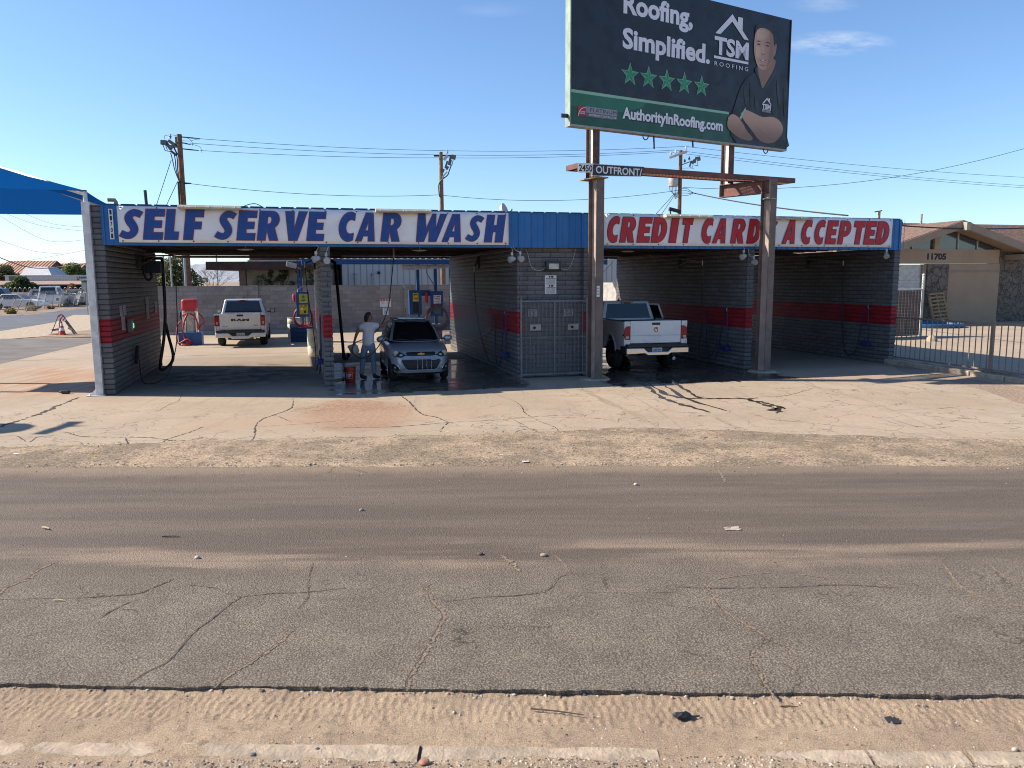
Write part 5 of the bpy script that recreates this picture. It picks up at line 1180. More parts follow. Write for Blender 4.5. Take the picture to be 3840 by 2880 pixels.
# catwalk
CA = Vector((1.60, 18.95, 5.155))-BO; CB = Vector((7.92, 22.03, 5.155))-BO; CDIR = (CB-CA).normalized(); CN = Vector((CDIR.y, -CDIR.x, 0)); LEN = (CB-CA).length; CWD = .56
ck = M(); ck.bar(CA+Vector((0,0,.055)), CB+Vector((0,0,.055)), .012, .125).bar(CA-CN*CWD+Vector((0,0,.055)), CB-CN*CWD+Vector((0,0,.055)), .012, .125)
for p in (CA, CB): ck.bar(p+Vector((0,0,.055))-CN*.007, p-CN*(CWD-.007)+Vector((0,0,.055)), .012, .124)
obj('catwalk', ck, primer_steel, bb)
ft = M().bar(CA-CN*.045+Vector((0,0,-.005)), CB-CN*.045+Vector((0,0,-.005)), .07, .008).bar(CA-CN*(CWD-.045)+Vector((0,0,-.005)), CB-CN*(CWD-.045)+Vector((0,0,-.005)), .07, .008)
obj('catwalk_flange', ft, primer_steel, bb)
grt = M(); n_b = int(LEN/.045)
for i in range(1, n_b): q = CA+CDIR*(LEN*i/n_b)+Vector((0,0,.006)); grt.bar(q-CN*.01, q-CN*(CWD-.01), .011, .012)
for j in range(1, 10): grt.bar(CA-CN*(CWD*j/10)+Vector((0,0,.009)), CB-CN*(CWD*j/10)+Vector((0,0,.009)), .012, .010)
obj('catwalk_grating', grt, primer_steel, bb)
# small plates on the catwalk
CWP = CA+BO
def cwst(px, py): p = onplane(px, py, CWP+CN*.02, CN)-BO; return p
def cplate(name, corners, mm, parent=bb, th=.012):
    q = [cwst(*c_) for c_ in corners]; return obj(name, M().prism(q, CN*th), mm, parent), q
pl1, q1 = cplate('number_plate', [(2167,647),(2223,647),(2223,613),(2167,611)], sign_white)
t_ = M(); lay(t_, text2d('2450', .02), (.02,(q1[1]-q1[0]).length-.02,.035,.19), q1[0]+CN*.0145, CDIR, (0,0,1)); obj('plate_number', t_, ink, pl1)
pl2, q2 = cplate('owner_plate', [(2225,658),(2404,661),(2415,627),(2225,616)], mat('navy_plate', (.012,.018,.035,1), .5))
wd = (q2[1]-q2[0]).length; t_ = M(); lay(t_, text2d('OUTFRONT/', .025), (.06, wd+.02, .055, .235), q2[0]+CN*.0145, CDIR, (0,0,1)); obj('plate_lettering', t_, sign_white, pl2)
obj('plate_rim', M().bar(q2[3]+CN*.008+Vector((0,0,.006)), q2[2]+CN*.008+Vector((0,0,.006)), .014, .010).bar(q2[0]+CN*.008-Vector((0,0,.006)), q2[1]+CN*.008-Vector((0,0,.006)), .014, .010), sign_white, pl2)
# the panel and its poster
W_, T0, T1 = 7.46, -.17, 3.34
obj('panel', M().prism([pp(0,T0), pp(W_,T0), pp(W_,T1), pp(0,T1)], -PN*.17), mat('panel_back', (.20,.21,.22,1), .6), bb)
tm = M(); tm.prism([pp(-.03,T0-.05,.03), pp(W_+.03,T0-.05,.03), pp(W_+.03,T0-.002,.03), pp(-.03,T0-.002,.03)], -PN*.20); obj('bottom_trim', tm, mat('trim_cream', (.38,.38,.33,1), .5), bb)
obj('side_trim', M().prism([pp(-.03,T0,.03), pp(-.002,T0,.03), pp(-.002,T1,.03), pp(-.03,T1,.03)], -PN*.20), mat('trim_green', (.30,.40,.33,1), .5), bb); obj('side_trim', M().prism([pp(W_+.002,T0,.03), pp(W_+.03,T0,.03), pp(W_+.03,T1,.03), pp(W_+.002,T1,.03)], -PN*.20), dark_metal, bb)
for s_ in (2.35, 2.62, 3.95, 6.72):
    if s_ in (2.35, 6.72): obj('lift_loop', M().tube([pp(s_+.09*math.cos(a), T0-.05-.11*math.sin(a), -.05) for a in [math.pi*i/8 for i in range(9)]], .014, 6), dark_metal, bb)
    else: obj('hanger_rod', M().cyl(pp(s_, T0-.05, -.05), pp(s_+.02, T0-(.36 if s_ < 3 else .22), -.05), .022, .022, 6), dark_metal, bb)
obj('angle_bracket', M().bar(pp(-.03,.02,-.06), pp(-.24,.0,-.02), .03, .09), dark_metal, bb)
obj('bolt', M().bar(up1+Vector((0,0,-.35))+PS*.10, up1+Vector((0,0,-.35))+PS*.17, .05,.05), dark_metal, bb)
def pm(name, c, r=.45): return mat(name, c, r, 0, .05, 1)
navy = pm('poster_navy', (.007,.0115,.024,1)); post_o = obj('poster', M().prism([pp(.0,T0,.002), pp(W_,T0,.002), pp(W_,T1,.002), pp(0,T1,.002)], PN*.004), navy, bb)
p_white = pm('poster_white', (.85,.86,.94,1)); p_green = pm('poster_green', (.009,.095,.058,1)); p_green2 = pm('poster_green_light', (.05,.40,.18,1)); p_pale = pm('poster_green_pale', (.30,.58,.40,1))
LZ = [.006]
def layer():
    LZ[0] += .0005; return LZ[0]
def pflat(name, loops, mm, parent=post_o):
    z = layer(); mb = M()
    for L in loops: lay(mb, poly2d([L]), None, pp(0,0,z), PS, (0,0,1), False)
    return obj(name, mb, mm, parent)
def ptext(name, txt, box, mm, off=.02, parent=post_o, shear=0):
    z = layer(); return obj(name, lay(M(), text2d(txt, off, shear), box, pp(0,0,z), PS, (0,0,1)), mm, parent)
pflat('green_band', [[(0.0,T0),(5.35,T0),(5.20,.59),(0.0,.59)]], p_green)
pflat('green_sheen', [[(0.0,.25),(1.6,.25),(2.2,.45),(2.3,.56),(0.0,.56)]], pm('poster_green_mid', (.018,.17,.095,1)))
pflat('band_edge', [[(0.0,.555),(5.18,.565),(5.18,.625),(0.0,.625)]], p_pale)
ptext('headline', 'Roofing,', (1.545,3.80,2.415,3.06), p_white, .035)
ptext('headline', 'Simplified.', (1.53,4.43,1.61,2.245), p_white, .035)
for s_ in (1.777, 2.365, 2.962, 3.555, 4.155):
    st = lambda r1, r2: [(s_+(r1 if i % 2 == 0 else r2)*math.sin(i*math.pi/5), 1.165+(r1 if i % 2 == 0 else r2)*math.cos(i*math.pi/5)) for i in range(10)]
    z = layer()
    o_ = obj('star', lay(M(), poly2d([st(.285,.118)]), None, pp(0,0,z), PS, (0,0,1), False), p_pale, post_o); z = layer()
    obj('star_face', lay(M(), poly2d([st(.262,.105)]), None, pp(0,0,z), PS, (0,0,1), False), p_green2, o_)
    z = layer(); fc_ = M()
    for i in range(0, 10, 2):
        a = st(.25,.10); lay(fc_, poly2d([[(s_,1.165), a[i], a[(i+1) % 10]]]), None, pp(0,0,z), PS, (0,0,1), False)
    obj('star_facet', fc_, pm('star_dark', (.02,.22,.10,1)), o_)
z = layer(); obj('web_address_shadow', lay(M(), text2d('AuthorityInRoofing.com', .045), (1.565,4.985,.005,.365), pp(0,0,z), PS, (0,0,1)), navy, post_o)
ptext('web_address', 'AuthorityInRoofing.com', (1.55,4.965,.02,.38), p_white, .035)
pflat('emblem_square', [[(.20,.035),(.43,.035),(.43,.273),(.20,.273)]], pm('poster_red', (.42,.015,.02,1)))
pflat('emblem_arc', [arc(.43,.035,.215,.215,90,180,8)+arc(.43,.035,.20,.20,180,90,8)], p_white)
ptext('emblem_words', 'OWENS', (.26,.42,.125,.155), p_white, .02); ptext('emblem_words', 'CORNING', (.23,.42,.085,.115), p_white, .02)
pflat('contractor_panel', [[(.435,.035),(1.385,.035),(1.385,.275),(.435,.275)]], pm('poster_silver', (.30,.31,.34,1))); pflat('contractor_rule', [[(.435,.035),(1.385,.035),(1.385,.135),(.435,.135)], [(.49,.14),(.50,.14),(.50,.275),(.49,.275)]], pm('poster_steel', (.12,.13,.15,1)))
ptext('contractor_words', 'PLATINUM', (.56,1.36,.16,.25), navy, .0); ptext('contractor_words', 'PREFERRED CONTRACTOR', (.54,1.365,.065,.11), p_white, .0)
def house(x, y, k):
    f = lambda L: [(x+a*k, y+b_*k) for a, b_ in L]
    return [f([(0,0),(.18,0),(.60,.38),(1.06,-.005),(1.24,-.005),(.99,.215),(.99,.53),(.81,.53),(.81,.375),(.60,.565)])]
pflat('house_mark', house(4.59,2.555,1.0), p_white); ptext('firm_letters', 'TSM', (4.57,5.84,2.03,2.49), p_white, .035)
pflat('firm_rule', [[(4.56,1.93),(5.84,1.93),(5.84,1.995),(4.56,1.995)]], p_white); ptext('firm_word', 'R O O F I N G', (4.59,5.84,1.75,1.855), p_white, .0)
# portrait: a man in a dark polo shirt, arms crossed
shirt = pm('poster_shirt', (.012,.0135,.019,1))
def printed_skin(name, c1, c2, axis, a, b_):
    # the printed photograph's own soft modelling, as ink on the sheet
    mt, n, bs = newmat(name); co = coords(n); d = N(n, 'ShaderNodeVectorMath', operation='DOT_PRODUCT'); d.inputs[1].default_value = axis; n.links.new(co, d.inputs[0])
    o_ = P0.dot(Vector(axis)); f = math_(n, 'ADD', d.outputs['Value'], math_(n, 'MULTIPLY', math_(n, 'SUBTRACT', noise(n, co, 5, 4), .5), .25*abs(b_-a)))
    n.links.new(mix(n, mrange(n, f, o_+a, o_+b_), c1, c2), bs.inputs['Base Color']); bs.inputs['Roughness'].default_value = .45; return mt
sk = printed_skin('poster_skin', (.62,.37,.26), (.36,.195,.13), PS, 6.15, 6.85); sk2 = pm('poster_skin_shade', (.33,.18,.12,1)); sk3 = printed_skin('poster_skin_light', (.72,.46,.33), (.50,.30,.20), PS, 6.1, 6.7); ska = printed_skin('poster_arm', (.27,.145,.09), (.60,.35,.235), Vector((0,0,1)), .0, .62); hair_p = pm('poster_hair', (.020,.015,.014,1))
def sm(L, k=4): return [(p.x, p.y) for p in smooth_path([Vector((a, b_, 0)) for a, b_ in L]+[Vector((L[0][0], L[0][1], 0))], k)[:-1]]
pflat('portrait_shirt', [sm([(5.22,.45),(5.35,.75),(5.55,1.25),(5.80,1.58),(6.15,1.78),(6.30,1.90),(6.85,1.95),(7.10,1.85),(7.40,1.75),(7.455,1.2),(7.455,.3),(7.45,T0+.01),(5.5,T0+.01)],3)], shirt)
pflat('portrait_neck', [sm([(6.20,2.05),(6.22,1.75),(6.40,1.38),(6.62,1.62),(6.82,1.90),(6.86,2.2)],4)], sk2)
pflat('portrait_face', [sm([(6.06,2.75),(6.03,2.45),(6.07,2.20),(6.17,1.98),(6.33,1.87),(6.50,1.88),(6.68,2.0),(6.80,2.20),(6.84,2.5),(6.80,2.85),(6.6,2.98),(6.25,2.97)],4)], sk)
pflat('portrait_ear', [sm([(6.82,2.55),(6.90,2.62),(6.915,2.5),(6.87,2.32),(6.80,2.28)],4)], sk)
pflat('portrait_cheek', [sm([(6.10,2.42),(6.12,2.22),(6.24,2.18),(6.30,2.32),(6.22,2.44)],4), sm([(6.15,2.62),(6.40,2.66),(6.60,2.85),(6.3,2.90),(6.12,2.82)],4), sm([(6.36,2.50),(6.42,2.50),(6.44,2.30),(6.35,2.29)],3)], sk3)
pflat('portrait_shade', [sm([(6.62,2.9),(6.76,2.75),(6.78,2.4),(6.72,2.15),(6.55,1.93),(6.62,2.2),(6.66,2.5)],4), sm([(6.26,1.99),(6.36,1.95),(6.5,1.98),(6.38,2.0)],4)], sk2)
pflat('portrait_hair', [sm([(6.05,2.72),(6.07,2.92),(6.2,3.03),(6.45,3.06),(6.70,3.0),(6.84,2.8),(6.86,2.55),(6.80,2.6),(6.76,2.80),(6.60,2.92),(6.35,2.95),(6.15,2.88)],4)], hair_p)
pflat('portrait_brow', [sm([(6.10,2.56),(6.20,2.60),(6.30,2.57),(6.20,2.575)],3), sm([(6.44,2.58),(6.56,2.62),(6.67,2.57),(6.56,2.59)],3)], hair_p)
pflat('portrait_eye', [sm([(6.13,2.50),(6.20,2.525),(6.28,2.50),(6.20,2.485)],3), sm([(6.47,2.51),(6.55,2.535),(6.63,2.51),(6.55,2.495)],3)], hair_p)
pflat('portrait_nose', [sm([(6.30,2.27),(6.38,2.245),(6.47,2.27),(6.38,2.285)],3)], sk2)
pflat('portrait_mouth', [sm([(6.24,2.11),(6.37,2.13),(6.52,2.135),(6.38,2.08)],3)], pm('poster_lip', (.16,.06,.05,1))); pflat('portrait_teeth', [sm([(6.29,2.112),(6.38,2.125),(6.47,2.125),(6.38,2.10)],3)], p_white)
pflat('portrait_arm', [sm([(5.14,.48),(5.30,.58),(5.55,.50),(5.85,.20),(6.10,.02),(5.95,-.06),(5.60,-.02),(5.30,.10),(5.12,.24)],4)], ska)
pflat('portrait_arm', [sm([(5.60,.62),(5.78,.74),(6.05,.70),(6.45,.62),(6.85,.66),(7.15,.58),(7.30,.40),(7.22,.18),(6.95,-.02),(6.60,-.07),(6.30,.02),(6.05,.22),(5.75,.45)],4)], ska)
fold = pm('poster_fold', (.024,.027,.036,1)); fold_d = pm('poster_fold_dark', (.005,.006,.009,1))
pflat('portrait_crease', [sm([(5.62,.50),(5.80,.22),(6.08,.0),(5.84,.22)],4)], sk2)
pflat('portrait_crease', [sm([(6.15,.36),(6.55,.16),(6.95,.10),(6.55,.20)],4)], sk2)
pflat('shirt_fold', [sm([(5.70,1.35),(5.85,1.05),(5.80,.85),(5.72,1.05)],4), sm([(6.95,1.70),(7.15,1.3),(7.10,.95),(7.0,1.3)],4), sm([(6.15,1.15),(6.28,.95),(6.22,.78),(6.12,.95)],4)], fold)
pflat('shirt_fold', [sm([(5.92,1.5),(6.02,1.15),(5.98,.8),(5.93,1.15)],4), sm([(7.25,1.5),(7.38,1.1),(7.33,.7),(7.27,1.1)],4), sm([(6.85,.95),(7.0,.80),(6.9,.72),(6.8,.82)],4)], fold_d)
pflat('shirt_collar', [sm([(6.18,1.93),(6.24,1.72),(6.40,1.36),(6.30,1.52),(6.10,1.80)],4), sm([(6.86,1.97),(6.74,1.74),(6.44,1.36),(6.62,1.50),(6.95,1.86)],4)], fold)
pflat('sleeve_edge', [[(5.55,.50),(5.62,.46),(5.80,.76),(5.77,.80)]], p_pale)
pflat('shirt_mark', house(6.43,.985,.29), p_white); ptext('shirt_letters', 'TSM', (6.42,6.77,.84,.975), p_white, .05); ptext('shirt_word', 'ROOFING', (6.43,6.76,.755,.80), p_white, .0); pflat('shirt_rule', [[(6.42,.815),(6.77,.815),(6.77,.83),(6.42,.83)]], p_white)
# small tag on the left post
tg_ = thing('post_tag', 'small white notice tag on the left billboard post', 'sign', BO + PN*.168 - PS*.045 + Vector((0,0,2.08)), math.atan2(PS.y, PS.x))
obj('plate', M().box(-.045,.045,-.006,0,0,.27), sign_white, tg_); t_ = M()
for k, w_ in enumerate(('NOTICE','NO','TRESPASS')): lay(t_, text2d(w_, .02), (-.035,.035,.19-k*.07,.225-k*.07), (0,-.0085,0), (1,0,0), (0,0,1))
obj('wording', t_, ink, tg_)

# ================================================================== BEHIND THE BUILDING
def cmu_mat(name, c1, c2, w=.41, h=.205, mort=.010, dark=.72):
    mt, n, b = newmat(name); co = coords(n); sp = N(n, 'ShaderNodeSeparateXYZ'); n.links.new(co, sp.inputs[0]); cb = N(n, 'ShaderNodeCombineXYZ')
    n.links.new(math_(n, 'ADD', sp.outputs[0], sp.outputs[1]), cb.inputs[0]); n.links.new(sp.outputs[2], cb.inputs[1])
    br = N(n, 'ShaderNodeTexBrick'); br.offset = .5
    for k, v in {'Scale': 1, 'Mortar Size': mort, 'Mortar Smooth': .3, 'Bias': 0, 'Brick Width': w, 'Row Height': h}.items(): br.inputs[k].default_value = v
    br.inputs['Color1'].default_value = (.80,.80,.80,1); br.inputs['Color2'].default_value = (1.12,1.12,1.12,1); br.inputs['Mortar'].default_value = (dark,dark,dark,1); n.links.new(cb.outputs[0], br.inputs['Vector'])
    f = noise(n, co, .9, 6, .65); f2 = noise(n, co, 14, 4, .7)
    c = mix(n, 1, mix(n, mrange(n, f, .3, .7), c1, c2), br.outputs['Color'], 'MULTIPLY'); c = mix(n, 1, c, mrange(n, f2, .3, .7, .9, 1.1), 'MULTIPLY')
    n.links.new(c, b.inputs['Base Color']); b.inputs['Roughness'].default_value = .85; bump(n, b, math_(n, 'ADD', math_(n, 'MULTIPLY', br.outputs['Fac'], -1), f2), .5, .01); return mt
cmu = cmu_mat('grey_block', (.27,.24,.225), (.33,.295,.275))
bw = thing('block_wall', 'long grey concrete block wall behind the car wash', 'wall', B(0, 20.7, 0), ANG)
obj('wall', M().box(-2.4, 17.3, 0, .20, 0, 2.30), cmu, bw); obj('footing', M().box(-2.4, 17.3, -.10, -.002, 0, .14), mat('footing_grey', (.36,.33,.30,1), .9), bw)
for u in (1.72, 9.2): obj('pilaster', M().box(u, u+.42, -.10, -.001, .141, 2.32), cmu, bw)
# ---- vacuum stations (row behind the bays)
def hosecoil(t, c, r, n, yv, mm=red_hose, rad=.030):
    pts = []
    for i in range(n*20+1): a = 2*math.pi*i/20; pts.append((c[0]+r*math.cos(a)*(1+.06*(i//20)), yv-.05*i/(n*20)*n, c[2]+r*1.15*math.sin(a)-.05*(i//20)-.06*abs(math.cos(a))))
    return obj('hose', M().tube(pts, rad, 8), mm, t, smooth=True)
va = gnd(*(560+305*.3616, 900+1095*.3616)); vloc = B(-.20, 14.2, 0)
vs_ = thing('vacuum_station', 'chrome vacuum with red dome top on a low blue concrete base', 'vacuum', vloc, ANG)
obj('base', M().box(-.43,.43,-.18,.55,0,.50), blue_paint, vs_, bevel=.02)
for dx in (-.20, .24): obj('column', M().lathe([(.075,.50),(.075,1.36)], 14, (dx,.15,0)), chrome, vs_, smooth=True)
obj('canister', M().lathe([(.17,.50),(.18,.56),(.18,1.30),(.15,1.38)], 20, (.02,.20,0)), mat('vac_cream', (.52,.50,.46,1), .35, .1), vs_, smooth=True)
obj('dome', M().box(-.275,.315,-.09,.45,1.36,1.83), red_plastic, vs_, bevel=.11, seg=4)
obj('badge', M().box(-.05,.09,-.025,-.015,1.16,1.24), white_plastic, vs_); obj('gauge', M().lathe([(.035,-.03),(.035,-.01),(.001,-.01)],10,(0,0,.72),'Y').lathe([(.035,-.03),(.035,-.01),(.001,-.01)],10,(0,0,1.0),'Y'), gold, vs_)
obj('nozzle', M().tube([(-.32,.0,1.32),(-.33,-.02,1.18),(-.30,-.02,1.02)], .03, 8), black, vs_); obj('hose', M().tube(smooth_path([(-.28,-.03,1.15),(-.05,-.10,1.26),(-.18,-.12,.95),(-.25,-.15,.55),(-.15,-.28,.22),(.02,-.35,.08),(-.10,-.45,.05),(-.28,-.4,.06),(-.10,-.3,.10),(.04,-.38,.18),(-.1,-.35,.25),(-.40,-.3,.10),(-.48,-.2,.25),(-.47,-.1,.6),(-.40,-.05,.85),(-.30,-.03,.95)],6), .034, 8), red_hose, vs_, smooth=True)
obj('hose', M().tube(smooth_path([(.05,-.05,1.24),(.20,-.08,1.15),(.30,-.08,.9),(.33,-.05,.62),(.42,.0,.8),(.55,.02,.9),(.48,.05,1.1),(.34,.05,1.25)],6), .034, 8), red_hose, vs_, smooth=True)
def aftree(mb_z): pass
b2 = gnd(560+1480*.3616, 900+1060*.3616)
vd = thing('vending_station', 'blue vending cabinet with yellow panels on a pole and blue brick base', 'vending machine', B(4.02, 14.35, 0), ANG)
blue_brick = brick_mat('blue_brick', False, (.010,.065,.20), .41, .2, .012, .6)
obj('base', M().box(-.38,.55,-.1,.7,0,.60), blue_brick, vd); obj('base_cap', M().box(-.40,-.05,.05,.6,.602,.76), mat('cap_blue', (.10,.25,.38,1), .6), vd)
cbn = obj('cabinet', M().box(-.10,.42,-.28,.02,1.05,2.08), blue_paint, vd, bevel=.02)
yp = obj('upper_panel', M().box(.02,.36,-.292,-.281,1.62,1.99), yellow, cbn)
tr_ = [(.0,.30),(.055,.20),(.035,.20),(.085,.12),(.055,.12),(.12,.03),(.025,.03),(.025,0),(-.025,0),(-.025,.03),(-.12,.03),(-.055,.12),(-.085,.12),(-.035,.20),(-.055,.20)]
obj('tree_shape', lay(M(), poly2d([tr_]), None, (.19,-.2945,1.665), (1,0,0), (0,0,1), False), mat('tree_green', (.01,.30,.09,1), .5), yp); obj('panel_text', lay(lay(M(), text2d('FRESH', .02), (.11,.27,1.765,1.80), (0,-.2965,0), (1,0,0), (0,0,1)), text2d('AIR', .02), (.13,.25,1.635,1.665), (0,-.2945,0), (1,0,0), (0,0,1)), sign_white, yp)
lp_ = obj('lower_panel', M().box(.02,.36,-.292,-.281,1.16,1.55), yellow, cbn); obj('panel_text', lay(lay(M(), text2d('$1.00', .02), (.06,.32,1.47,1.53), (0,-.2945,0), (1,0,0), (0,0,1)), text2d('PUSH', .01), (.16,.30,1.42,1.45), (0,-.2945,0), (1,0,0), (0,0,1)), ink, lp_); obj('coin_plate', M().box(.07,.15,-.299,-.2925,1.34,1.40), chrome, lp_); obj('flame_mark', lay(M(), poly2d([[(0,0),(.05,.05),(.02,.12),(.0,.16),(-.03,.10),(-.05,.05)]]), None, (.24,-.2945,1.19), (1,0,0), (0,0,1), False), ink, lp_)
obj('pole', M().box(-.02,.06,-.0,.08,2.08,3.35).box(.10,.17,.0,.07,2.08,3.35).box(.12,.18,.02,.10,.61,1.05), blue_paint, vd); obj('conduit', M().tube(smooth_path([(-.02,-.28,2.05),(.0,-.2,2.18),(.16,-.1,2.28),(.2,-.05,2.34),(.18,0,2.6)],5), .014, 6), galv, vd)
obj('vacuum_drum', M().lathe([(.17,.62),(.17,1.2)], 16, (.18,.25,0)), chrome, vd, smooth=True); hosecoil(vd, (.16,0,1.10), .36, 2, -.05)
obj('red_bell', M().lathe([(.05,1.66),(.055,1.95),(.03,1.99)], 10, (-.18,-.2,0)), red_plastic, vd, smooth=True)
obj('flood_lamp', M().cbox((-.22,-.05,3.16),(.42,.28,.20), 0, ('Y', .25)), mat('lamp_tan', (.42,.39,.34,1), .5), vd, bevel=.02); obj('lamp_arm', M().bar((-.05,0,3.1),(.14,0,3.0),.05,.05), mat('lamp_orange', (.45,.20,.10,1), .6), vd)
vt = thing('vending_station', 'twin blue vending cabinets on posts behind the hatchback, one with yellow label', 'vending machine', B(9.05, 14.4, 0), ANG)
vt_x = [(-.48,.06,1.05,2.10), (.44,.98,.98,2.06)]
for i, (x0, x1, z0, z1) in enumerate(vt_x):
    c_ = obj('cabinet', M().box(x0,x1,-.28 if i else -.2,.05,z0,z1), blue_paint, vt, bevel=.02)
    y_ = -.28 if i else -.2
    if i == 0:
        l1 = obj('label_panel', M().box(x0+.16,x0+.40,y_-.012,y_-.001,1.62,1.98), yellow, c_); obj('label_text', lay(lay(M(), text2d('ARMOR', .03), (x0+.18,x0+.38,1.88,1.94), (0,y_-.0145,0), (1,0,0), (0,0,1)), text2d('WIPES', .03), (x0+.18,x0+.38,1.72,1.77), (0,y_-.0145,0), (1,0,0), (0,0,1)), ink, l1); obj('coin_panel', M().box(x0+.16,x0+.40,y_-.012,y_-.001,1.14,1.58), trim_black, c_)
    else:
        l1 = obj('label_panel', M().box(x0+.12,x0+.44,y_-.012,y_-.001,1.52,1.88), sign_white, c_); obj('label_head', lay(M(), text2d('CAR', .05), (x0+.15,x0+.41,1.79,1.86), (0,y_-.0145,0), (1,0,0), (0,0,1)), letter_red, l1); obj('label_text', lay(lay(M(), text2d('WAX', .05), (x0+.15,x0+.41,1.69,1.76), (0,y_-.0145,0), (1,0,0), (0,0,1)), text2d('TOWELS', .03), (x0+.15,x0+.41,1.60,1.64), (0,y_-.0145,0), (1,0,0), (0,0,1)), letter_red, l1); obj('lower_label', M().box(x0+.12,x0+.44,y_-.012,y_-.001,1.10,1.42), mat('pale_blue', (.12,.34,.48,1), .5), c_)
obj('bridge', M().box(.061,.439,-.10,.0,1.85,2.10), blue_paint, vt); obj('red_bell', M().lathe([(.07,1.55),(.075,1.95),(.04,2.0)], 10, (.28,-.16,0)), red_plastic, vt, smooth=True)
obj('post', M().box(-.10,.02,.06,.18,.0,3.2), blue_paint, vt); obj('post', M().box(.66,.78,.06,.18,.0,3.2), blue_paint, vt); obj('base', M().box(-.35,.95,-.1,.7,0,.62), mat('station_base', (.20,.21,.24,1), .8), vt); obj('base_cap', M().box(-.2,.35,.0,.6,.622,.74), mat('cap_blue', (.10,.25,.38,1)), vt)
hosecoil(vt, (.68,0,.98), .44, 3, -.30, mat('orange_hose', (.20,.05,.028,1), .5), .04); obj('cable', M().tube(smooth_path([(.35,.05,3.1),(.34,.0,2.8),(.5,.05,2.55),(.64,.06,2.3),(.66,.06,2.1)],6), .016, 6), wire_m, vt)
# ---- vacuum shelter
can = thing('vacuum_canopy', 'long flat metal shelter with blue edge and white ribbed roof over the vacuums', 'canopy', B(4.2, 12.9, 0), ANG)
obj('fascia', M().box(0,12.9,0,.05,3.16,3.36).box(0,.05,.05,2.0,3.16,3.36).box(12.85,12.9,.05,2.0,3.16,3.36), blue_paint, can)
rb = M(); rbp = []
for i in range(53): x = -.06+i*.25; rbp += [(x,3.372),(x+.08,3.405),(x+.14,3.405),(x+.20,3.372)]
k = 0
for x, z in rbp: rb.v += [(x,-.05,z),(x,2.1,z+.08)]
rb.f = [(2*i,2*i+2,2*i+3,2*i+1) for i in range(len(rbp)-1)]; so_ = obj('roof', rb, mat('roof_white', (.72,.71,.68,1), .4), can); md = so_.modifiers.new('t','SOLIDIFY'); md.thickness = .02; md.offset = 1
obj('light_box', M().prism([(3.95+.0,.2,3.155),(6.2,.2,3.155),(6.2,.2,3.03),(3.98,.2,2.93)], (0,.5,0)), mat('fixture_white', (.42,.41,.41,1), .5), can)
for x in (.8, 6.2, 11.9): obj('post', M().box(x-.06,x+.06,1.4,1.52,0,3.36), blue_paint, can)
# barrels
def barrel(loc, lb):
    t = thing('barrel', lb, 'barrel', loc, 0, 'white plastic barrels near the vacuums')
    obj('drum', M().lathe([(.26,0),(.285,.03),(.29,.30),(.275,.32),(.29,.34),(.29,.60),(.275,.62),(.29,.64),(.285,.84),(.26,.87)], 22), mat('barrel_cream', (.62,.60,.50,1), .5), t, smooth=True); obj('rim', M().lathe([(.27,.86),(.295,.87),(.295,.90),(.26,.905),(.25,.87)], 22), mat('barrel_cream', (.62,.60,.50,1)), t, smooth=True)
q = gnd(1165, 1334); barrel((q.x+.15, q.y+.2, 0), 'white plastic barrel against the pillar wall, nearer of the two'); q = gnd(1092, 1268); barrel((q.x+.1, q.y+.2, 0), 'white plastic barrel behind the blue brick base of the vending cabinet')
# signs on the block wall
ws = thing('wall_sign', 'twin white notice with red headers reading NO and NO on block wall', 'sign', B(7.86, 20.68, 0), ANG)
o5 = onplane(1150+830*.3315, 950+605*.3315, B(0, 20.68), UV); o6 = onplane(1150+952*.3315, 950+515*.3315, B(0, 20.68), UV); ws.location = (o5.x, o5.y, o5.z); w5 = (o6-o5).dot(UU); h5 = o6.z-o5.z
obj('plate', M().box(0,w5,-.008,0,0,h5), sign_white, ws); obj('header', M().box(.02,w5/2-.015,-.012,-.0085,h5*.76,h5*.97).box(w5/2+.015,w5-.02,-.012,-.0085,h5*.76,h5*.97), letter_red, ws)
t_ = M(); lay(t_, text2d('NO', .04), (.10,w5/2-.1,h5*.80,h5*.94), (0,-.0145,0), (1,0,0), (0,0,1)); lay(t_, text2d('NO', .04), (w5/2+.1,w5-.1,h5*.80,h5*.94), (0,-.0145,0), (1,0,0), (0,0,1)); obj('header_text', t_, sign_white, ws)
t_ = M()
for k, (a, b_) in enumerate((('DUMPING','LOITERING'),('TRESPASSING','ALCOHOL'),('VIOLATORS','CURFEW'))): lay(t_, text2d(a, .03), (.06,w5/2-.05,h5*(.60-k*.14),h5*(.68-k*.14)), (0,-.0105,0), (1,0,0), (0,0,1)); lay(t_, text2d(b_, .03), (w5/2+.05,w5-.06,h5*(.60-k*.14),h5*(.68-k*.14)), (0,-.0105,0), (1,0,0), (0,0,1))
obj('wording', t_, letter_red, ws)
w2 = thing('wall_sign', 'narrow white notice just under the twin NO sign', 'sign', (0,0,0), ANG); o5 = onplane(1150+862*.3315, 950+698*.3315, B(0, 20.68), UV); o6 = onplane(1150+925*.3315, 950+608*.3315, B(0, 20.68), UV); w2.location = o5; w5 = (o6-o5).dot(UU); h5 = o6.z-o5.z
obj('plate', M().box(0,w5,-.008,0,0,h5-.03), sign_white, w2); t_ = M()
for k, w_ in enumerate(('WARNING','VIDEO','SURVEILLANCE','AVISO','VIGILADO')): lay(t_, text2d(w_, .02), (.06,w5-.06,(h5-.03)*(.80-k*.17),(h5-.03)*(.90-k*.17)), (0,-.0105,0), (1,0,0), (0,0,1))
obj('wording', t_, ink, w2)
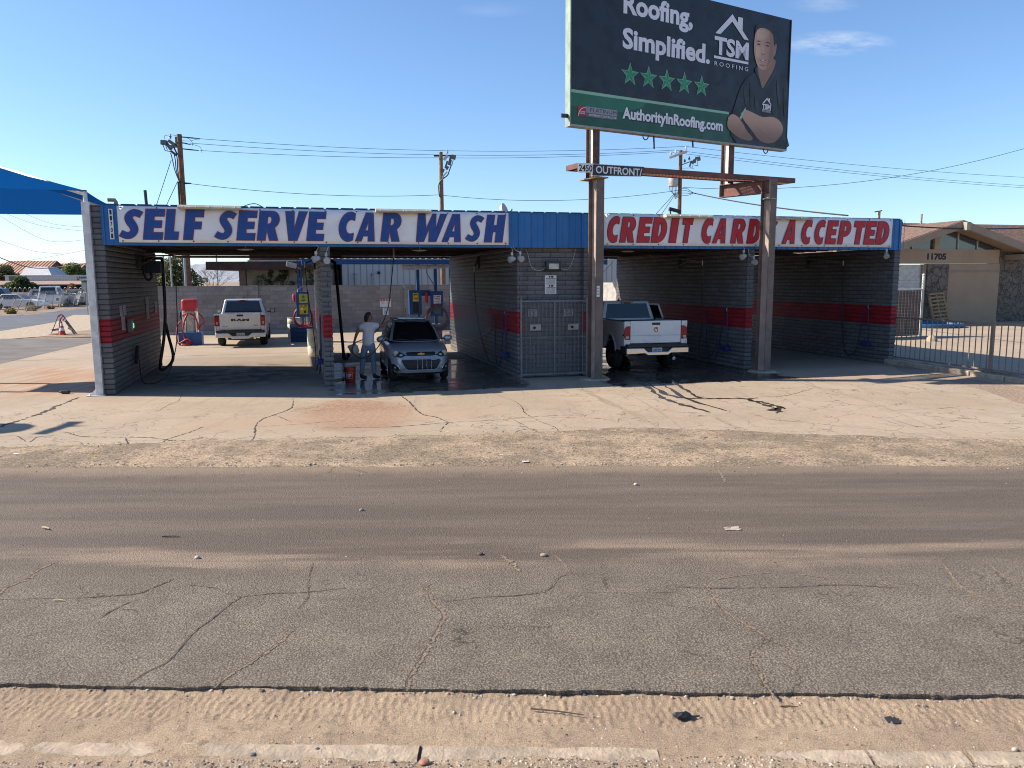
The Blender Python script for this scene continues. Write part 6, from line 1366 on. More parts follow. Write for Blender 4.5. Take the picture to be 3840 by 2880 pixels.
# ---- ribbed metal warehouse and brown-roofed building beyond the wall
met, n_, b_ = newmat('ribbed_metal'); co = coords(n_); sp_ = N(n_, 'ShaderNodeSeparateXYZ'); n_.links.new(co, sp_.inputs[0]); wv = math_(n_, 'PINGPONG', sp_.outputs[0], .18)
n_.links.new(mix(n_, mrange(n_, wv, .02, .06), (.36,.38,.39), (.52,.54,.55)), b_.inputs['Base Color']); b_.inputs['Roughness'].default_value = .45; b_.inputs['Metallic'].default_value = .2; bump(n_, b_, mrange(n_, wv, .02, .05), .7, .03)
wh = thing('warehouse', 'grey ribbed metal warehouse rising beyond the block wall', 'building', B(7.2, 27.5, 0), ANG)
obj('wall', M().box(-.7, 18, 0, 14, 0, 4.9), met, wh); obj('roof', M().box(-.8, 18.2, -.2, 14.2, 4.9, 5.05), mat('roof_grey', (.35,.36,.37,1), .5), wh)
obj('downpipe', M().box(8.0,8.12,-.10,-.005,0,4.9), white_plastic, wh)
obj('wall_lamp', M().box(1.35,1.5,-.15,-.01,2.9,3.05), ink, wh)
for x in (.05, 1.05): obj('vent_stack', M().lathe([(.05,2.3),(.05,2.85),(.09,2.88),(.09,2.95)], 8, (x,-.15,0)), galv, wh, smooth=True)
br_ = thing('brown_building', 'low pale building with dark brown flat roof edge beyond block wall', 'building', B(-.6, 26.0, 0), ANG)
dark_brown = mat('roof_brown', (.05,.022,.016,1), .8, 0, .3, 3); red_brown = mat('upper_red_brown', (.12,.045,.030,1), .8, 0, .25, 3)
brl = aty(560+582*.3616, 981, 41.0); brr = aty(560+1640*.3616, 981, 41.0)
br_.location = (brl.x, 41.0, 0); br_.rotation_euler = (0,0,R(3)); wB = aty(1190, 1000, 41).x - brl.x
obj('wall', M().box(1.6, wB, 1.0, 9, 0, 3.2), mat('stucco_tan', (.34,.29,.24,1), .9, 0, .15, 2), br_); obj('roof_edge', M().box(0, wB, 0, 9, 3.12, 3.55), dark_brown, br_); obj('upper_storey', M().box(2.05, wB, .8, 8.5, 3.55, 4.25), red_brown, br_); obj('upper_roof', M().box(1.95, wB, .5, 8.6, 4.25, 4.36), mat('pale_roof_edge', (.55,.50,.40,1), .8), br_)
obj('sunlit_edge', M().box(2.0, wB, .62, .795, 3.555, 3.64), mat('sunlit_edge_cream', (.60,.56,.44,1), .6), br_); obj('post', M().box(1.62,1.95,.25,.55,0,3.115), mat('post_brown', (.14,.085,.06,1), .8), br_)  # cream strip paints the sunlight along the brown roof edge
rl = M().box(wB-2.6,wB,.45,.48,2.45,2.48)
for i in range(17): rl.box(wB-2.6+i*.15,wB-2.58+i*.15,.455,.475,1.9,2.45)
obj('railing', rl, trim_black, br_)
def leaf_mat(name, c1, c2):
    if name in _mc: return _mc[name]
    mt, n, b = newmat(name); oi = noise(n, wpos(n), 2.2, 4); n.links.new(mix(n, mrange(n, oi, .35, .65), c1, c2), b.inputs['Base Color']); b.inputs['Roughness'].default_value = .6
    tr = N(n, 'ShaderNodeBsdfTranslucent'); tr.inputs[0].default_value = (c2[0]*1.3, c2[1]*1.3, c2[2], 1); ms = N(n, 'ShaderNodeMixShader'); ms.inputs[0].default_value = .3
    n.links.new(b.outputs[0], ms.inputs[1]); n.links.new(tr.outputs[0], ms.inputs[2]); n.links.new(ms.outputs[0], n.nodes['Material Output'].inputs[0]); _mc[name] = mt; return mt
leaf_g = leaf_mat('leaf_green', (.028,.050,.016), (.07,.105,.03)); leaf_o = leaf_mat('leaf_olive', (.045,.058,.022), (.10,.115,.045)); leaf_b = leaf_mat('leaf_bright', (.05,.09,.02), (.12,.17,.04)); leaf_r = leaf_mat('leaf_rust', (.16,.07,.035), (.24,.12,.06)); bark = mat('bark', (.11,.075,.05,1), .9, 0, .3, 8)
def crown(blobs, n, size, seed, mm, parent, name='crown'):
    rr = random.Random(seed); mb = M(); tot = sum(b_[3]*b_[3] for b_ in blobs)
    for (cx, cy, cz, r, sq) in blobs:
        for i in range(int(n*r*r/tot)):
            a = rr.random()*6.283; z = rr.uniform(-1, 1); q = r*(.45+.6*rr.random()**.6); s_ = math.sqrt(1-z*z)
            p = Vector((cx+q*s_*math.cos(a), cy+q*s_*math.sin(a), cz+q*z*sq)); w_ = size*(.5+rr.random())
            d = Vector((rr.gauss(0,1), rr.gauss(0,1), rr.gauss(0,.7))).normalized(); e = d.cross(Vector((rr.gauss(0,1), rr.gauss(0,1), rr.gauss(0,1)))).normalized()
            mb.add([p-d*w_, p+e*w_*.45, p+d*w_, p-e*w_*.45], [(0,1,2,3)])
    return obj(name, mb, mm, parent)
def tree(name, lb, cat, loc, blobs, n, size, seed, mm, trunk_h, tr=.12, grp=None):
    t = thing(name, lb, cat, loc, 0, grp); rr = random.Random(seed); mb = M(); mb.tube([(0,0,0),(.05,0,trunk_h*.5),(0,.05,trunk_h)], [tr,tr*.8,tr*.6], 8)
    for b_ in blobs[:6]: mb.tube([(0,.03,trunk_h*.8), (b_[0]*.5, b_[1]*.5, (trunk_h+b_[2])*.5), (b_[0], b_[1], b_[2])], [tr*.5,tr*.35,tr*.1], 6)
    obj('trunk', mb, bark, t); crown(blobs, n, size, seed, mm, t); return t
# vine and shrub against the brown building
vn = thing('vine', 'dark green vine trailing over the pale wall of the brown building', 'vine', br_.matrix_basis @ Vector((2.6, .9, 0))); rr = random.Random(8); bl = [(0,0,2.1,.45,1.8),(0,0,1.5,.5,1.2)]
for s0 in (.5, 1.0, 1.4, 2.2, 2.7): 
    ln = rr.uniform(.4, 1.5)
    for j in range(6): bl.append((s0+rr.gauss(0,.12), 0, 3.05-ln*j/5, .10+.07*rr.random(), 1))
    obj('stem', M().tube([(s0,0,3.1),(s0+.1,0,3.1-ln*.5),(s0-.05,0,3.1-ln)], .01, 4), bark, vn)
crown(bl, 2600, .06, 5, leaf_g, vn, 'foliage')
tp = aty(560+250*.3616, 900+400*.3616, 60); tree('tree', 'round green tree beyond the block wall, seen through the first bay', 'tree', (tp.x, 60, 0), [(0,0,2.9,1.5,.9),(-.9,0,2.3,1.1,.9),(.9,.2,2.4,1.2,.9),(.2,0,3.7,.9,.9),(-.4,.3,3.4,.9,.9),(1.2,0,1.6,.9,.9),(-1.2,0,1.5,1.0,.9)], 5200, .13, 2, leaf_o, 2.2, .15)
tp = aty(560+640*.3616, 900+420*.3616, 44); bt = thing('bare_tree', 'leafless grey desert tree left of the brown building', 'tree', (tp.x, 44, 0)); bmz = M(); rr = random.Random(3)
def twig(p, d, L, r, n):
    q = p+d*L; bmz.tube([p, p.lerp(q, .5)+Vector((rr.gauss(0,.03),rr.gauss(0,.03),0)), q], [r, r*.8, r*.6], 5)
    if n:
        for _ in range(3): twig(q, (d+Vector((rr.gauss(0,.5), rr.gauss(0,.5), rr.gauss(.1,.25)))).normalized(), L*.72, r*.6, n-1)
twig(Vector((0,0,0)), Vector((0,0,1)), 1.2, .05, 4); obj('branches', bmz, mat('bare_bark', (.22,.18,.15,1), .9), bt)
# mountain far away
mn = M(); rr = random.Random(2); mx = []
for i in range(61):
    x = -2350+i*33; h = 95*math.exp(-((x+1480)/240)**2) + 55*math.exp(-((x+1800)/160)**2)+40*math.exp(-((x+1050)/200)**2)+8*mnoise.noise((x*.02,0,0))+6; mx.append((x, h))
for x, h in mx: mn.v += [(x,4000-250,0),(x+rr.gauss(0,6),4000-90,h*.55+4*mnoise.noise((x*.03,3,0))),(x,4000,h),(x,4300,0)]
mn.f = [(i*4+j,(i+1)*4+j,(i+1)*4+j+1,i*4+j+1) for i in range(60) for j in range(3)]
struct('mountain', mn, mat('hazed_rock', (.34,.38,.44,1), .95, 0, .12, .01))  # distance haze is put into the blue-grey rock colour
# ---- white wall and cabinet glimpsed through the third bay
wc = thing('white_cabinet', 'tall plain white steel cabinet sunlit behind the white pickup', 'cabinet', Vector((aty(2294,1060,36.2).x, 36.2, 0)), ANG-R(58))
obj('body', M().box(-.70,.70,-.3,.5,0,2.36), white_plastic, wc, bevel=.01); obj('door_seam', M().box(-.052,-.044,-.306,-.3005,.1,2.30), galv, wc)
ww = thing('white_wall', 'low white wall right of the white cabinet with pale hoops above', 'wall', Vector((aty(2350,1080,36.9).x, 36.9, 0)), ANG-R(40)); obj('wall', M().box(-.66,2.4,0,.2,0,2.06), white_plastic, ww); wl = M()
for i in range(5): wl.tube([(.25+i*.2+.12*math.cos(a), .1, 2.06+.32*math.sin(a)) for a in [R(90)-R(90)*j/6 for j in range(7)]], .03, 6)
obj('hoops', wl, white_plastic, ww)
# ================================================================== POLES AND WIRES
def sag(a, b_, s, n=18):
    a = Vector(a); b_ = Vector(b_); return [a.lerp(b_, i/n) - Vector((0,0,4*s*(i/n)*(1-i/n))) for i in range(n+1)]
def insul(mb, p, up=(0,0,1), L=.32, r=.06):
    u = Vector(up).normalized(); p = Vector(p); mb.tube([p, p+u*L*.2, p+u*L*.25, p+u*L*.45, p+u*L*.5, p+u*L*.7, p+u*L], [.02,.02,r,r*.5,r,r*.45,r*.35], 8)
def upole(lb, px, py_top, Y, d0, d1, woodc=wood_pole):
    p = aty(px, py_top, Y); t = thing('utility_pole', lb, 'utility pole', (p.x, p.y, 0), 0, 'wooden utility poles behind the car wash'); H = p.z
    obj('pole', M().tube([(0,0,0),(0,0,H*.5),(0,0,H)], [d0/2,(d0+d1)/4,d1/2], 14), woodc, t, smooth=True); return t, H, Vector((p.x, p.y, 0))
ta, Ha, Pa = upole('leftmost utility pole with grey cutouts and cables, above the word SELF', 672, 504, 39.5, .36, .24)
cut_m = mat('cutout_grey', (.13,.14,.14,1), .5)
hw = M(); insul(hw, (-.46,0,Ha-.24), (0,0,1), .27, .09); obj('insulator', hw, galv, ta)
cu_ = M(); cu_.bar((-.91,0,Ha-.38),(-.63,0,Ha-.40),.22,.22).bar((-.68,.05,Ha-.42),(-.46,.05,Ha-.72),.13,.14).bar((-.54,0,Ha-.30),(-.14,0,Ha-.58),.16,.14).bar((-.48,-.05,Ha-.62),(-.25,0,Ha-.55),.18,.14).bar((-.14,0,Ha-.12),(-.14,0,Ha-.55),.10,.16); obj('cutout', cu_, cut_m, ta)
cf = M(); cf.tube([(-.85,0,Ha-.48),(-.74,0,Ha-.78),(-.45,0,Ha-.82)],.022,5).tube([(-.72,0,Ha-.48),(-.63,0,Ha-.76)],.018,5).bar((-.45,0,Ha-.80),(-.20,0,Ha-1.0),.10,.10).bar((-.30,0,Ha-.62),(-.15,0,Ha-.98),.05,.06); obj('fuse_frame', cf, dark_metal, ta)
rc = M()
for k, x in enumerate((-.48,-.32,-.20)): rc.tube(smooth_path([(x,0,Ha-.88),(x*.85,0,Ha-1.25),(-.32+.07*k,0,Ha-1.75),(-.06+.02*k,-.15,Ha-2.35)],5), .024, 6)
rc.tube([(-.12,-.16,Ha-2.3),(-.14,-.17,0)], .05, 6).tube(smooth_path([(-.46,0,Ha-.02),(-.3,0,Ha-.03),(-.10,0,Ha-.07)],5),.010,5).tube(smooth_path([(-.74,0,Ha-.22),(-.72,0,Ha-.06),(-.48,0,Ha-.03)],5),.010,5); obj('riser_cable', rc, wire_m, ta)
da = M()
for z, L_i in ((.12,.85),(.40,.35),(.69,.75)): da.tube([(.10,0,Ha-z),(.18,0,Ha-z-.01),(.18+L_i*.5,0,Ha-z-.05),(.18+L_i,0,Ha-z-.09)],[.025,.03,.035,.018],6)
da.tube(smooth_path([(.2,0,Ha-.14),(.45,0,Ha-.2),(.62,0,Ha-.38),(.64,0,Ha-.56)],5),.010,5).tube(smooth_path([(.14,0,Ha-.43),(.6,0,Ha-.48),(1.0,0,Ha-.62),(1.08,0,Ha-.9)],5),.010,5).tube(smooth_path([(.14,0,Ha-.3),(.5,0,Ha-.32),(.85,0,Ha-.24),(1.0,0,Ha-.24)],5),.010,5).tube([(.14,0,Ha-2.36),(.45,0,Ha-2.37)],[.05,.03],6); obj('dead_end_insulators', da, dark_metal, ta)
tb, Hb, Pb = upole('middle utility pole with transformer fittings, above the letter C of CAR', 1653, 570, 45.2, .30, .21, mat('pole_wood_pale', (.26,.15,.08,1), .85, 0, .3, 6, .4, 30))
cu_ = M(); cu_.bar((-.40,0,Hb-.20),(-.09,0,Hb-.20),.11,.10).bar((.10,0,Hb-.20),(.60,0,Hb-.22),.06,.07); obj('cross_arm', cu_, dark_metal, tb)
cu_ = M(); insul(cu_, (.36,0,Hb-.13), (0,0,1), .26, .09); obj('insulator', cu_, white_plastic, tb)
cu_ = M(); cu_.bar((.60,0,Hb-.26),(.84,0,Hb-.32),.22,.24).bar((.44,0,Hb-.72),(.58,0,Hb-.22),.10,.12).bar((.24,0,Hb-.90),(.37,0,Hb-.50),.10,.10).bar((.30,0,Hb-.98),(.42,0,Hb-.80),.11,.11).bar((.08,0,Hb-1.12),(.16,0,Hb-.95),.12,.12).bar((.52,0,Hb-.75),(.60,0,Hb-.45),.05,.05).bar((.62,0,Hb-.72),(.70,0,Hb-.45),.04,.04); obj('cutout', cu_, cut_m, tb)
obj('insulated_box', M().bar((.17,0,Hb-.45),(.38,0,Hb-.18),.14,.14), white_plastic, tb)
rc = M(); rc.tube(smooth_path([(.60,0,Hb-.7),(.48,0,Hb-1.0),(.36,-.05,Hb-1.3),(.05,-.16,Hb-1.55),(-.13,-.1,Hb-1.8),(-.14,-.1,Hb-2.2),(-.10,-.12,Hb-2.5)],6),.032,6); obj('riser_cable', rc, wire_m, tb)
rc = M(); rc.bar((.35,-.12,Hb-1.12),(.06,-.16,Hb-1.42),.08,.08).bar((.16,-.17,Hb-1.38),(.03,-.18,Hb-1.56),.06,.06); obj('cable_sleeve', rc, white_plastic, tb)
tc, Hc, Pc = upole('utility pole with white cross arm and transformer seen under the billboard', 2553, 564, 44.9, .27, .20)
cu_ = M(); cu_.bar((-.66,-.05,Hc-.42),(.32,-.14,Hc-.08),.11,.12); obj('cross_arm', cu_, mat('arm_white', (.66,.65,.62,1), .6), tc)
cu_ = M()
for x, z in ((-.58,-.32),(-.31,-.22),(.27,-.02)): insul(cu_, (x,-.10,Hc+z), (0,0,1), .25, .075)
obj('insulator', cu_, white_plastic, tc)
cu_ = M(); cu_.bar((.10,0,Hc-.78),(.66,0,Hc-.58),.05,.05).bar((.66,0,Hc-.72),(.80,0,Hc-.52),.14,.14).bar((.93,0,Hc-.48),(1.10,0,Hc-.45),.20,.22).bar((.80,0,Hc-.70),(.88,0,Hc-.36),.08,.10).bar((.52,0,Hc-.90),(.60,0,Hc-.62),.06,.08)
for x in (.24, .49): insul(cu_, (x,0,Hc-.68+(x-.24)*.5), (0,0,1), .22, .075)
obj('cutout', cu_, cut_m, tc); fm = M(); fm.tube([(.66,0,Hc-.66),(.74,0,Hc-.70),(.66,0,Hc-.96),(.54,0,Hc-.92)],.014,5).tube([(.94,0,Hc-.58),(.97,0,Hc-.82),(.80,0,Hc-.83),(1.03,0,Hc-.86)],.014,5).tube([(.08,0,Hc-.98),(.55,0,Hc-.97),(.76,0,Hc-1.0)],.010,5); obj('fuse_frame', fm, dark_metal, tc)
obj('transformer', M().lathe([(.26,-2.0),(.28,-1.96),(.28,-1.36),(.24,-1.28),(.05,-1.24)], 16, (-.40,-.05,Hc)), mat('transformer_grey', (.50,.51,.50,1), .4), tc, smooth=True)
rc = M(); rr = random.Random(6)
for k in range(6): rc.tube(smooth_path([(-.60+.08*k,-.05,Hc-1.98),(-.58+.08*k,-.1,Hc-2.2-.06*k),(-.3,-.1,Hc-2.42-.05*k),(-.08,-.1,Hc-2.25-.07*k)],5),.012,5)
for k in range(4): rc.tube(smooth_path([(.10,-.05,Hc-2.12-.12*k),(.35,-.05,Hc-2.10-.13*k),(.55,-.05,Hc-2.22-.08*k),(.77,0,Hc-2.35)],5),.014,5)
obj('service_loops', rc, wire_m, tc)
def wire(a, b_, s, r, lb, n=18):
    t = obj('overhead_wire', M().tube(sag(a, b_, s, n), r, 5), wire_m); tag(t, lb, 'wire', 'overhead power wires'); return t
up = lambda P, H, dx, dz: Vector((P.x+dx, P.y, H+dz))
nm = ['highest', 'second highest', 'third highest']
for i, (z1, z2, z3) in enumerate(((-.21,.07,.22), (-.42,-.16,.02), (-.78,-.32,-.08))):
    wire(up(Pa, Ha, 1.0 if i != 1 else .5, z1), up(Pb, Hb, .36 if i == 0 else 0, z2), .10, .011, nm[i]+' bare wire between the leftmost pole and the middle pole')
    wire(up(Pb, Hb, .36 if i == 0 else 0, z2), up(Pc, Hc, (.27,-.31,-.58)[i], (.22,.02,-.08)[i]), .12, .011, nm[i]+' bare wire between the middle pole and the white cross arm')
    e = aty(3900, (668,700,708)[i], 55); wire(up(Pc, Hc, (.27,-.31,-.58)[i], (.22,.02,-.08)[i]), e, .2, .011, nm[i]+' bare wire leaving right from the white cross arm')
wire(up(Pa, Ha, .3, -2.37), up(Pb, Hb, -.1, -2.38), .28, .013, 'low wire sagging between the leftmost pole and middle pole')
wire(up(Pb, Hb, .1, -2.41), up(Pc, Hc, -.1, -2.2), .42, .013, 'low wire sagging between the middle pole and the transformer')
e = aty(3900, 540, 46); wire(up(Pc, Hc, .15, -2.04), e, .9, .013, 'thin twisted wire rising right behind the right billboard post')
e = aty(3180, 808, 30); wire(up(Pc, Hc, .77, -2.35), e, .12, .03, 'thick black service cable sloping down right behind ACCEPTED banner')
wire(aty(3330, 842, 40), aty(3900, 852, 44), .15, .035, 'thick black cable above the roof of the house at right')
for (a, b_, Y, lb) in (((585,774),(642,600),39.2,'left guy wire of the leftmost pole'), ((622,774),(666,680),39.4,'right guy wire of the leftmost pole'), ((2435,830),(2530,725),44.6,'left guy wire of the transformer pole'), ((2463,830),(2536,722),44.8,'right guy wire of the transformer pole')):
    p = aty(*a, Y); q = aty(*b_, Y); d = (p-q).normalized(); g_ = p+d*(p.z/abs(d.z)) if False else q+(p-q)*(q.z/(q.z-p.z)); tag(obj('guy_wire', M().tube([q, g_], .016, 5), wire_m), lb, 'wire', 'guy wires of the utility poles')
for (a, m_, b_, Y, r, lb) in (((-20,798),(170,900),(330,898),60,.012,'thin wire low in the sky under the shade canopy, lowest curve'),((-20,785),(150,845),(330,868),62,.012,'thin wire low in the sky under the shade canopy, middle curve'),((90,800),(200,840),(330,852),64,.012,'thin wire low in the sky under the shade canopy, upper curve'),
    ((-40,950),(130,1005),(345,985),50,.03,'thick black cable drooping in front of the red tile roof'),((-20,895),(120,940),(230,952),62,.012,'wire falling right above the tile roof, left part'),((60,985),(230,955),(330,936),62,.012,'wire rising right above the tile roof')):
    P = [aty(*a, Y), aty(*m_, Y), aty(*b_, Y)]; tag(obj('overhead_wire', M().tube(smooth_path(P, 10), r, 5), wire_m), lb, 'wire', 'overhead power wires')
q = aty(3298, 790, 75); sp2 = thing('utility_pole', 'small distant utility pole above the right end of the red letter banner', 'utility pole', (q.x, 75, 0)); obj('pole', M().cyl((0,0,0),(0,0,q.z),.14,.11,8), wood_pole, sp2); obj('cross_arm', M().bar((-.45,0,q.z-.12),(.25,0,q.z-.0),.09,.1).bar((.3,0,q.z-.9),(.9,0,q.z-1.3),.1,.2), dark_metal, sp2)
for (px, py, Y, lb) in ((612, 960, 52, 'first slim grey pole beyond the wall in the first bay, left of brown pole'), (637, 955, 58, 'second slim grey pole beyond the wall in the first bay'), (690, 958, 37.8, 'pale conduit standing beside the brown pole in the first bay'), (811, 955, 60, 'thin far pole right of brown pole in the first bay')):
    q = aty(px, py, Y); t = thing('slim_pole', lb, 'pole', (q.x, Y, 0), 0, 'slim poles beyond the block wall'); obj('shaft', M().cyl((0,0,0),(0,0,q.z),.06,.06,8), galv, t); obj('cap', M().ell((0,0,q.z),.07,8,6), galv, t)
q = aty(753, 1053, 70); t = thing('street_sign', 'far green street name sign right of brown pole in first bay', 'sign', (q.x, 70, 0)); obj('post', M().cyl((0,0,0),(0,0,q.z+.3),.05,.05,6), galv, t); o_ = obj('blade', M().box(-.68,.68,-.06,-.03,q.z-.12,q.z+.28), green_sign, t); obj('lettering', M().box(-.5,.5,-.068,-.0605,q.z+.03,q.z+.13), sign_white, o_)

# ================================================================== LEFT: STREET CORNER
def E5p(x, y, Y): return aty(x*.1537, 960+y*.1537, Y)
fn = thing('chain_link_fence', 'leaning chain link fence with razor wire along the far side of the street', 'fence', (-44, 73, 0))
FO = Vector((-44, 73, 0)); fpost = [((-300,1460),(-120,1100)),((-120,1420),(60,1060)),((230,1390),(380,1050)),((400,1380),(560,1010)),((630,1370),(780,985)),((870,1330),(960,960)),((1070,1300),(1125,945)),((1260,1290),(1310,940)),((1450,1262),(1515,930)),((1625,1240),(1705,925)),((1775,1245),(1855,918)),((1890,1210),(1975,915)),((2090,1190),(2080,905)),((2180,1188),(2180,890))]
fb_, ftp = [], []
for (a, b_) in fpost:
    p = gnd(a[0]*.1537, 960+a[1]*.1537); q = E5p(*b_, p.y); fb_.append(p-FO); ftp.append(q-FO); obj('post', M().cyl(p-FO, q-FO, .035, .035, 6), galv, fn)
obj('top_rail', M().tube(ftp, .03, 6), galv, fn)
lk = M()
for a, b_, c_, d_ in zip(fb_, fb_[1:], ftp, ftp[1:]):
    for i in range(9):
        for (s0, s1) in ((0,1),(1,0)):
            p = a.lerp(b_, i/9).lerp(c_.lerp(d_, i/9), s0); q = a.lerp(b_, (i+1)/9).lerp(c_.lerp(d_, (i+1)/9), s1); lk.bar(p, q, .006, .006)
    for t_ in (.25,.5,.75): lk.bar(a.lerp(c_, t_), b_.lerp(d_, t_), .005, .005)
obj('wire_mesh', lk, galv, fn)
rz = M()
for a, b_ in zip(ftp, ftp[1:]): rz.tube([a.lerp(b_, i/60)+Vector((.05,0,.18))+Vector((.0, .20*math.cos(i*1.0), .20*math.sin(i*1.0))) for i in range(61)], .006, 4)
obj('razor_coil', rz, galv, fn)
bf = thing('block_wall', 'low grey block wall with coil wire behind the parked vehicles', 'wall', (-49.5, 91.5, 0), math.atan2(9.5, -28.5)); obj('wall', M().box(0, 32, -.1, .1, 0, 1.35), cmu, bf); cw_ = M()
for i in range(40): cw_.tube([(i*.8+.33*math.cos(a), 0, 1.35+.55*math.sin(a)) for a in [math.pi*j/8 for j in range(9)]], .018, 5)
obj('coil', cw_, galv, bf)
# white building with the number, its awning, and what stands behind
YB = 105.0; w0 = E5p(130, 600, YB); w1 = E5p(2500, 600, YB)
nb = thing('white_building', 'white flat roofed building with number 13609 and pinkish awning roof', 'building', (w0.x, YB, 0)); LX = w1.x-w0.x
zt_, zb2 = E5p(130,490,YB).z, E5p(130,602,YB).z; za = E5p(130,695,YB).z
stw = mat('white_stucco', (.60,.60,.60,1), .9); aw_m = mat('awning_roof', (.34,.24,.20,1), .9, 0, .15, .8); dark_in = mat('porch_dark', (.05,.045,.045,1), .9)
obj('wall', M().box(0, LX, 0, 14, zb2-.3, zt_), stw, nb); obj('parapet_cap', M().box(-.1, LX, -.1, 14, zt_+.002, zt_+.10), white_plastic, nb); obj('mural_panel', M().box(.55, 2.9, -.06, -.005, zb2-.1, zt_-.05), mat('mural_green', (.16,.17,.13,1), .9), nb)
obj('lower_wall', M().box(.0, LX, .5, 12, 0, zb2-.305), dark_in, nb); obj('awning', M().prism([(-4,-.02,zb2-.02),(-4,-3.2,za),(-4,-3.2,za-.12),(-4,-.02,zb2-.2)], (LX+4,0,0)), aw_m, nb)
pc = M()
for i in range(7): pc.box(i*2.4-2, i*2.4-1.85, -3.0, -2.85, 0, za-.1)
for i in range(7): obj('porch_post', M().box(i*2.4-2, i*2.4-1.85, -3.0, -2.85, 0, za-.13), galv, nb)
n0_ = E5p(1880,552,YB); n1_ = E5p(2132,500,YB); obj('number', lay(M(), text2d('13609', .03), (n0_.x-w0.x, n1_.x-w0.x, n0_.z, n1_.z), (0,-.03,0), (1,0,0), (0,0,1)), ink, nb)
def tilemat():
    mt, n, b = newmat('clay_tile'); P = coords(n); sp = N(n, 'ShaderNodeSeparateXYZ'); n.links.new(P, sp.inputs[0]); wv = math_(n, 'PINGPONG', sp.outputs[0], .28)
    c = mix(n, mrange(n, noise(n, P, 1.5, 4), .3, .7), (.36,.17,.11), (.48,.27,.18)); c = mix(n, mrange(n, wv, .03, .12), (.18,.085,.06), c); n.links.new(c, b.inputs['Base Color']); b.inputs['Roughness'].default_value = .85; bump(n, b, mrange(n, wv, 0, .28), .8, .12); return mt
tile_m = tilemat()
def tilehouse(lb, xl, xr, yr_, ye, Y, hip=0):
    a = E5p(xl, yr_, Y); b_ = E5p(xr, yr_, Y); e = E5p(xl, ye, Y); t = thing('tile_roof_house', lb, 'house', (a.x, Y, 0)); L = b_.x-a.x; zr, ze = a.z, e.z; d = (zr-ze)*2.0
    obj('wall', M().box(-hip*.6, L-.3, -d+.6, d-.6, 0, ze-.05), mat('house_tan', (.40,.32,.25,1), .9), t)
    mb = M(); mb.add([(0,0,zr),(L,0,zr),(L+.2,-d,ze),(-hip,-d,ze),(L+.2,d,ze),(-hip,d,ze)], [(0,3,2,1),(0,1,4,5),(0,5,3)]); r_ = obj('roof', mb, tile_m, t); md = r_.modifiers.new('t','SOLIDIFY'); md.thickness = .15
    obj('gable_end', M().add([(L-.3,0,zr-.3),(L-.3,-d+.6,ze-.05),(L-.3,d-.6,ze-.05)], [(0,1,2)]), mat('gable_dark', (.12,.09,.08,1), .9), t); return t
tilehouse('large red tile roofed house behind the white pyramid roof', 240, 1390, 118, 520, 132, 3.5); tilehouse('red tile roofed house half hidden by bright green tree', 1420, 2095, 182, 400, 150, 0); tilehouse('red tile roof corner at the far left frame edge', -700, 140, 185, 420, 150, 2)
a = E5p(640,262,114); b_ = E5p(1155,262,114); e0 = E5p(270,495,114); e1 = E5p(1495,495,114)
pr_ = thing('pyramid_roof', 'white shingled hip roof rising behind the white numbered building', 'roof', (a.x, 114, 0)); mb = M(); L = b_.x-a.x; x0, x1 = e0.x-a.x, e1.x-a.x
mb.add([(0,0,a.z),(L,0,a.z),(L,2,a.z),(0,2,a.z),(0,-2.2,e0.z-.2),(x1,-2.2,e0.z-.2),(x1,4,e0.z-.2),(x0,4,e0.z-.2)], [(0,1,2,3),(0,4,5,1),(1,5,6,2),(2,6,7,3),(3,7,4,0),(4,7,6,5)])
obj('shingles', mb, mat('shingle_white', (.56,.57,.60,1), .8, 0, .35, 12), pr_); obj('base_wall', M().box(.2, x1-.3, -1.6, 3.5, 0, e0.z-.25), dark_in, pr_)
tp = E5p(1700, 460, 118); tree('tree', 'bright green bushy tree between the pyramid roof and the tile roof', 'tree', (tp.x, 118, 0), [(0,0,3.6,1.6,.8),(-1.6,0,3.3,1.1,.8),(1.6,0,3.5,1.3,.8),(.6,0,4.6,1.1,.8),(2.8,0,3.2,1.0,.8),(-2.4,0,2.9,.7,.8)], 6000, .16, 4, leaf_b, 2.4, .2)
tp = E5p(60, 480, 117); tree('tree', 'olive tree at left frame edge before the red tile roof', 'tree', (tp.x, 117, 0), [(0,0,3.4,1.6,.8),(1.8,0,3.0,1.2,.8),(-1.5,0,3.2,1.4,.8),(.6,0,4.4,1.0,.8)], 4200, .17, 6, leaf_o, 2.2, .2)
tp = E5p(500, 800, 98); tree('tree', 'dark bushy tree in front of the green mural panel', 'tree', (tp.x, 98, 0), [(0,0,2.2,1.1,.8),(-1.1,0,2.0,.8,.8),(1.2,0,1.9,.9,.8),(.2,0,2.8,.8,.7)], 3600, .13, 9, leaf_g, 1.5, .12)
tp = E5p(1760, 850, 96); tree('shrub', 'rust coloured shrub before the dark porch of the white building', 'shrub', (tp.x, 96, 0), [(0,0,1.5,.65,1),(-.5,0,1.3,.45,1),(.45,0,1.4,.5,1),(.1,0,2.0,.4,1)], 1500, .10, 10, leaf_r, .8, .05)
for i, (x, y, s_) in enumerate(((790,1340,.8),(300,1410,.7),(1280,1290,.45),(2000,1195,.7))):
    q = gnd(x*.1537, 960+y*.1537); t = thing('weed', ['dry weed tuft below the white sedan at the fence','dry weed tuft at the left end of the leaning fence','small weed under the white van at the fence foot','pale weed patch at the right end of the leaning fence'][i], 'weed', (q.x-.3, q.y+.3, 0), 0, 'weeds along the leaning fence'); crown([(0,0,.25*s_,.6*s_,.7)], 300, .10, 30+i, leaf_mat('weed_dry', (.14,.12,.05), (.24,.20,.09)), t, 'leaves')
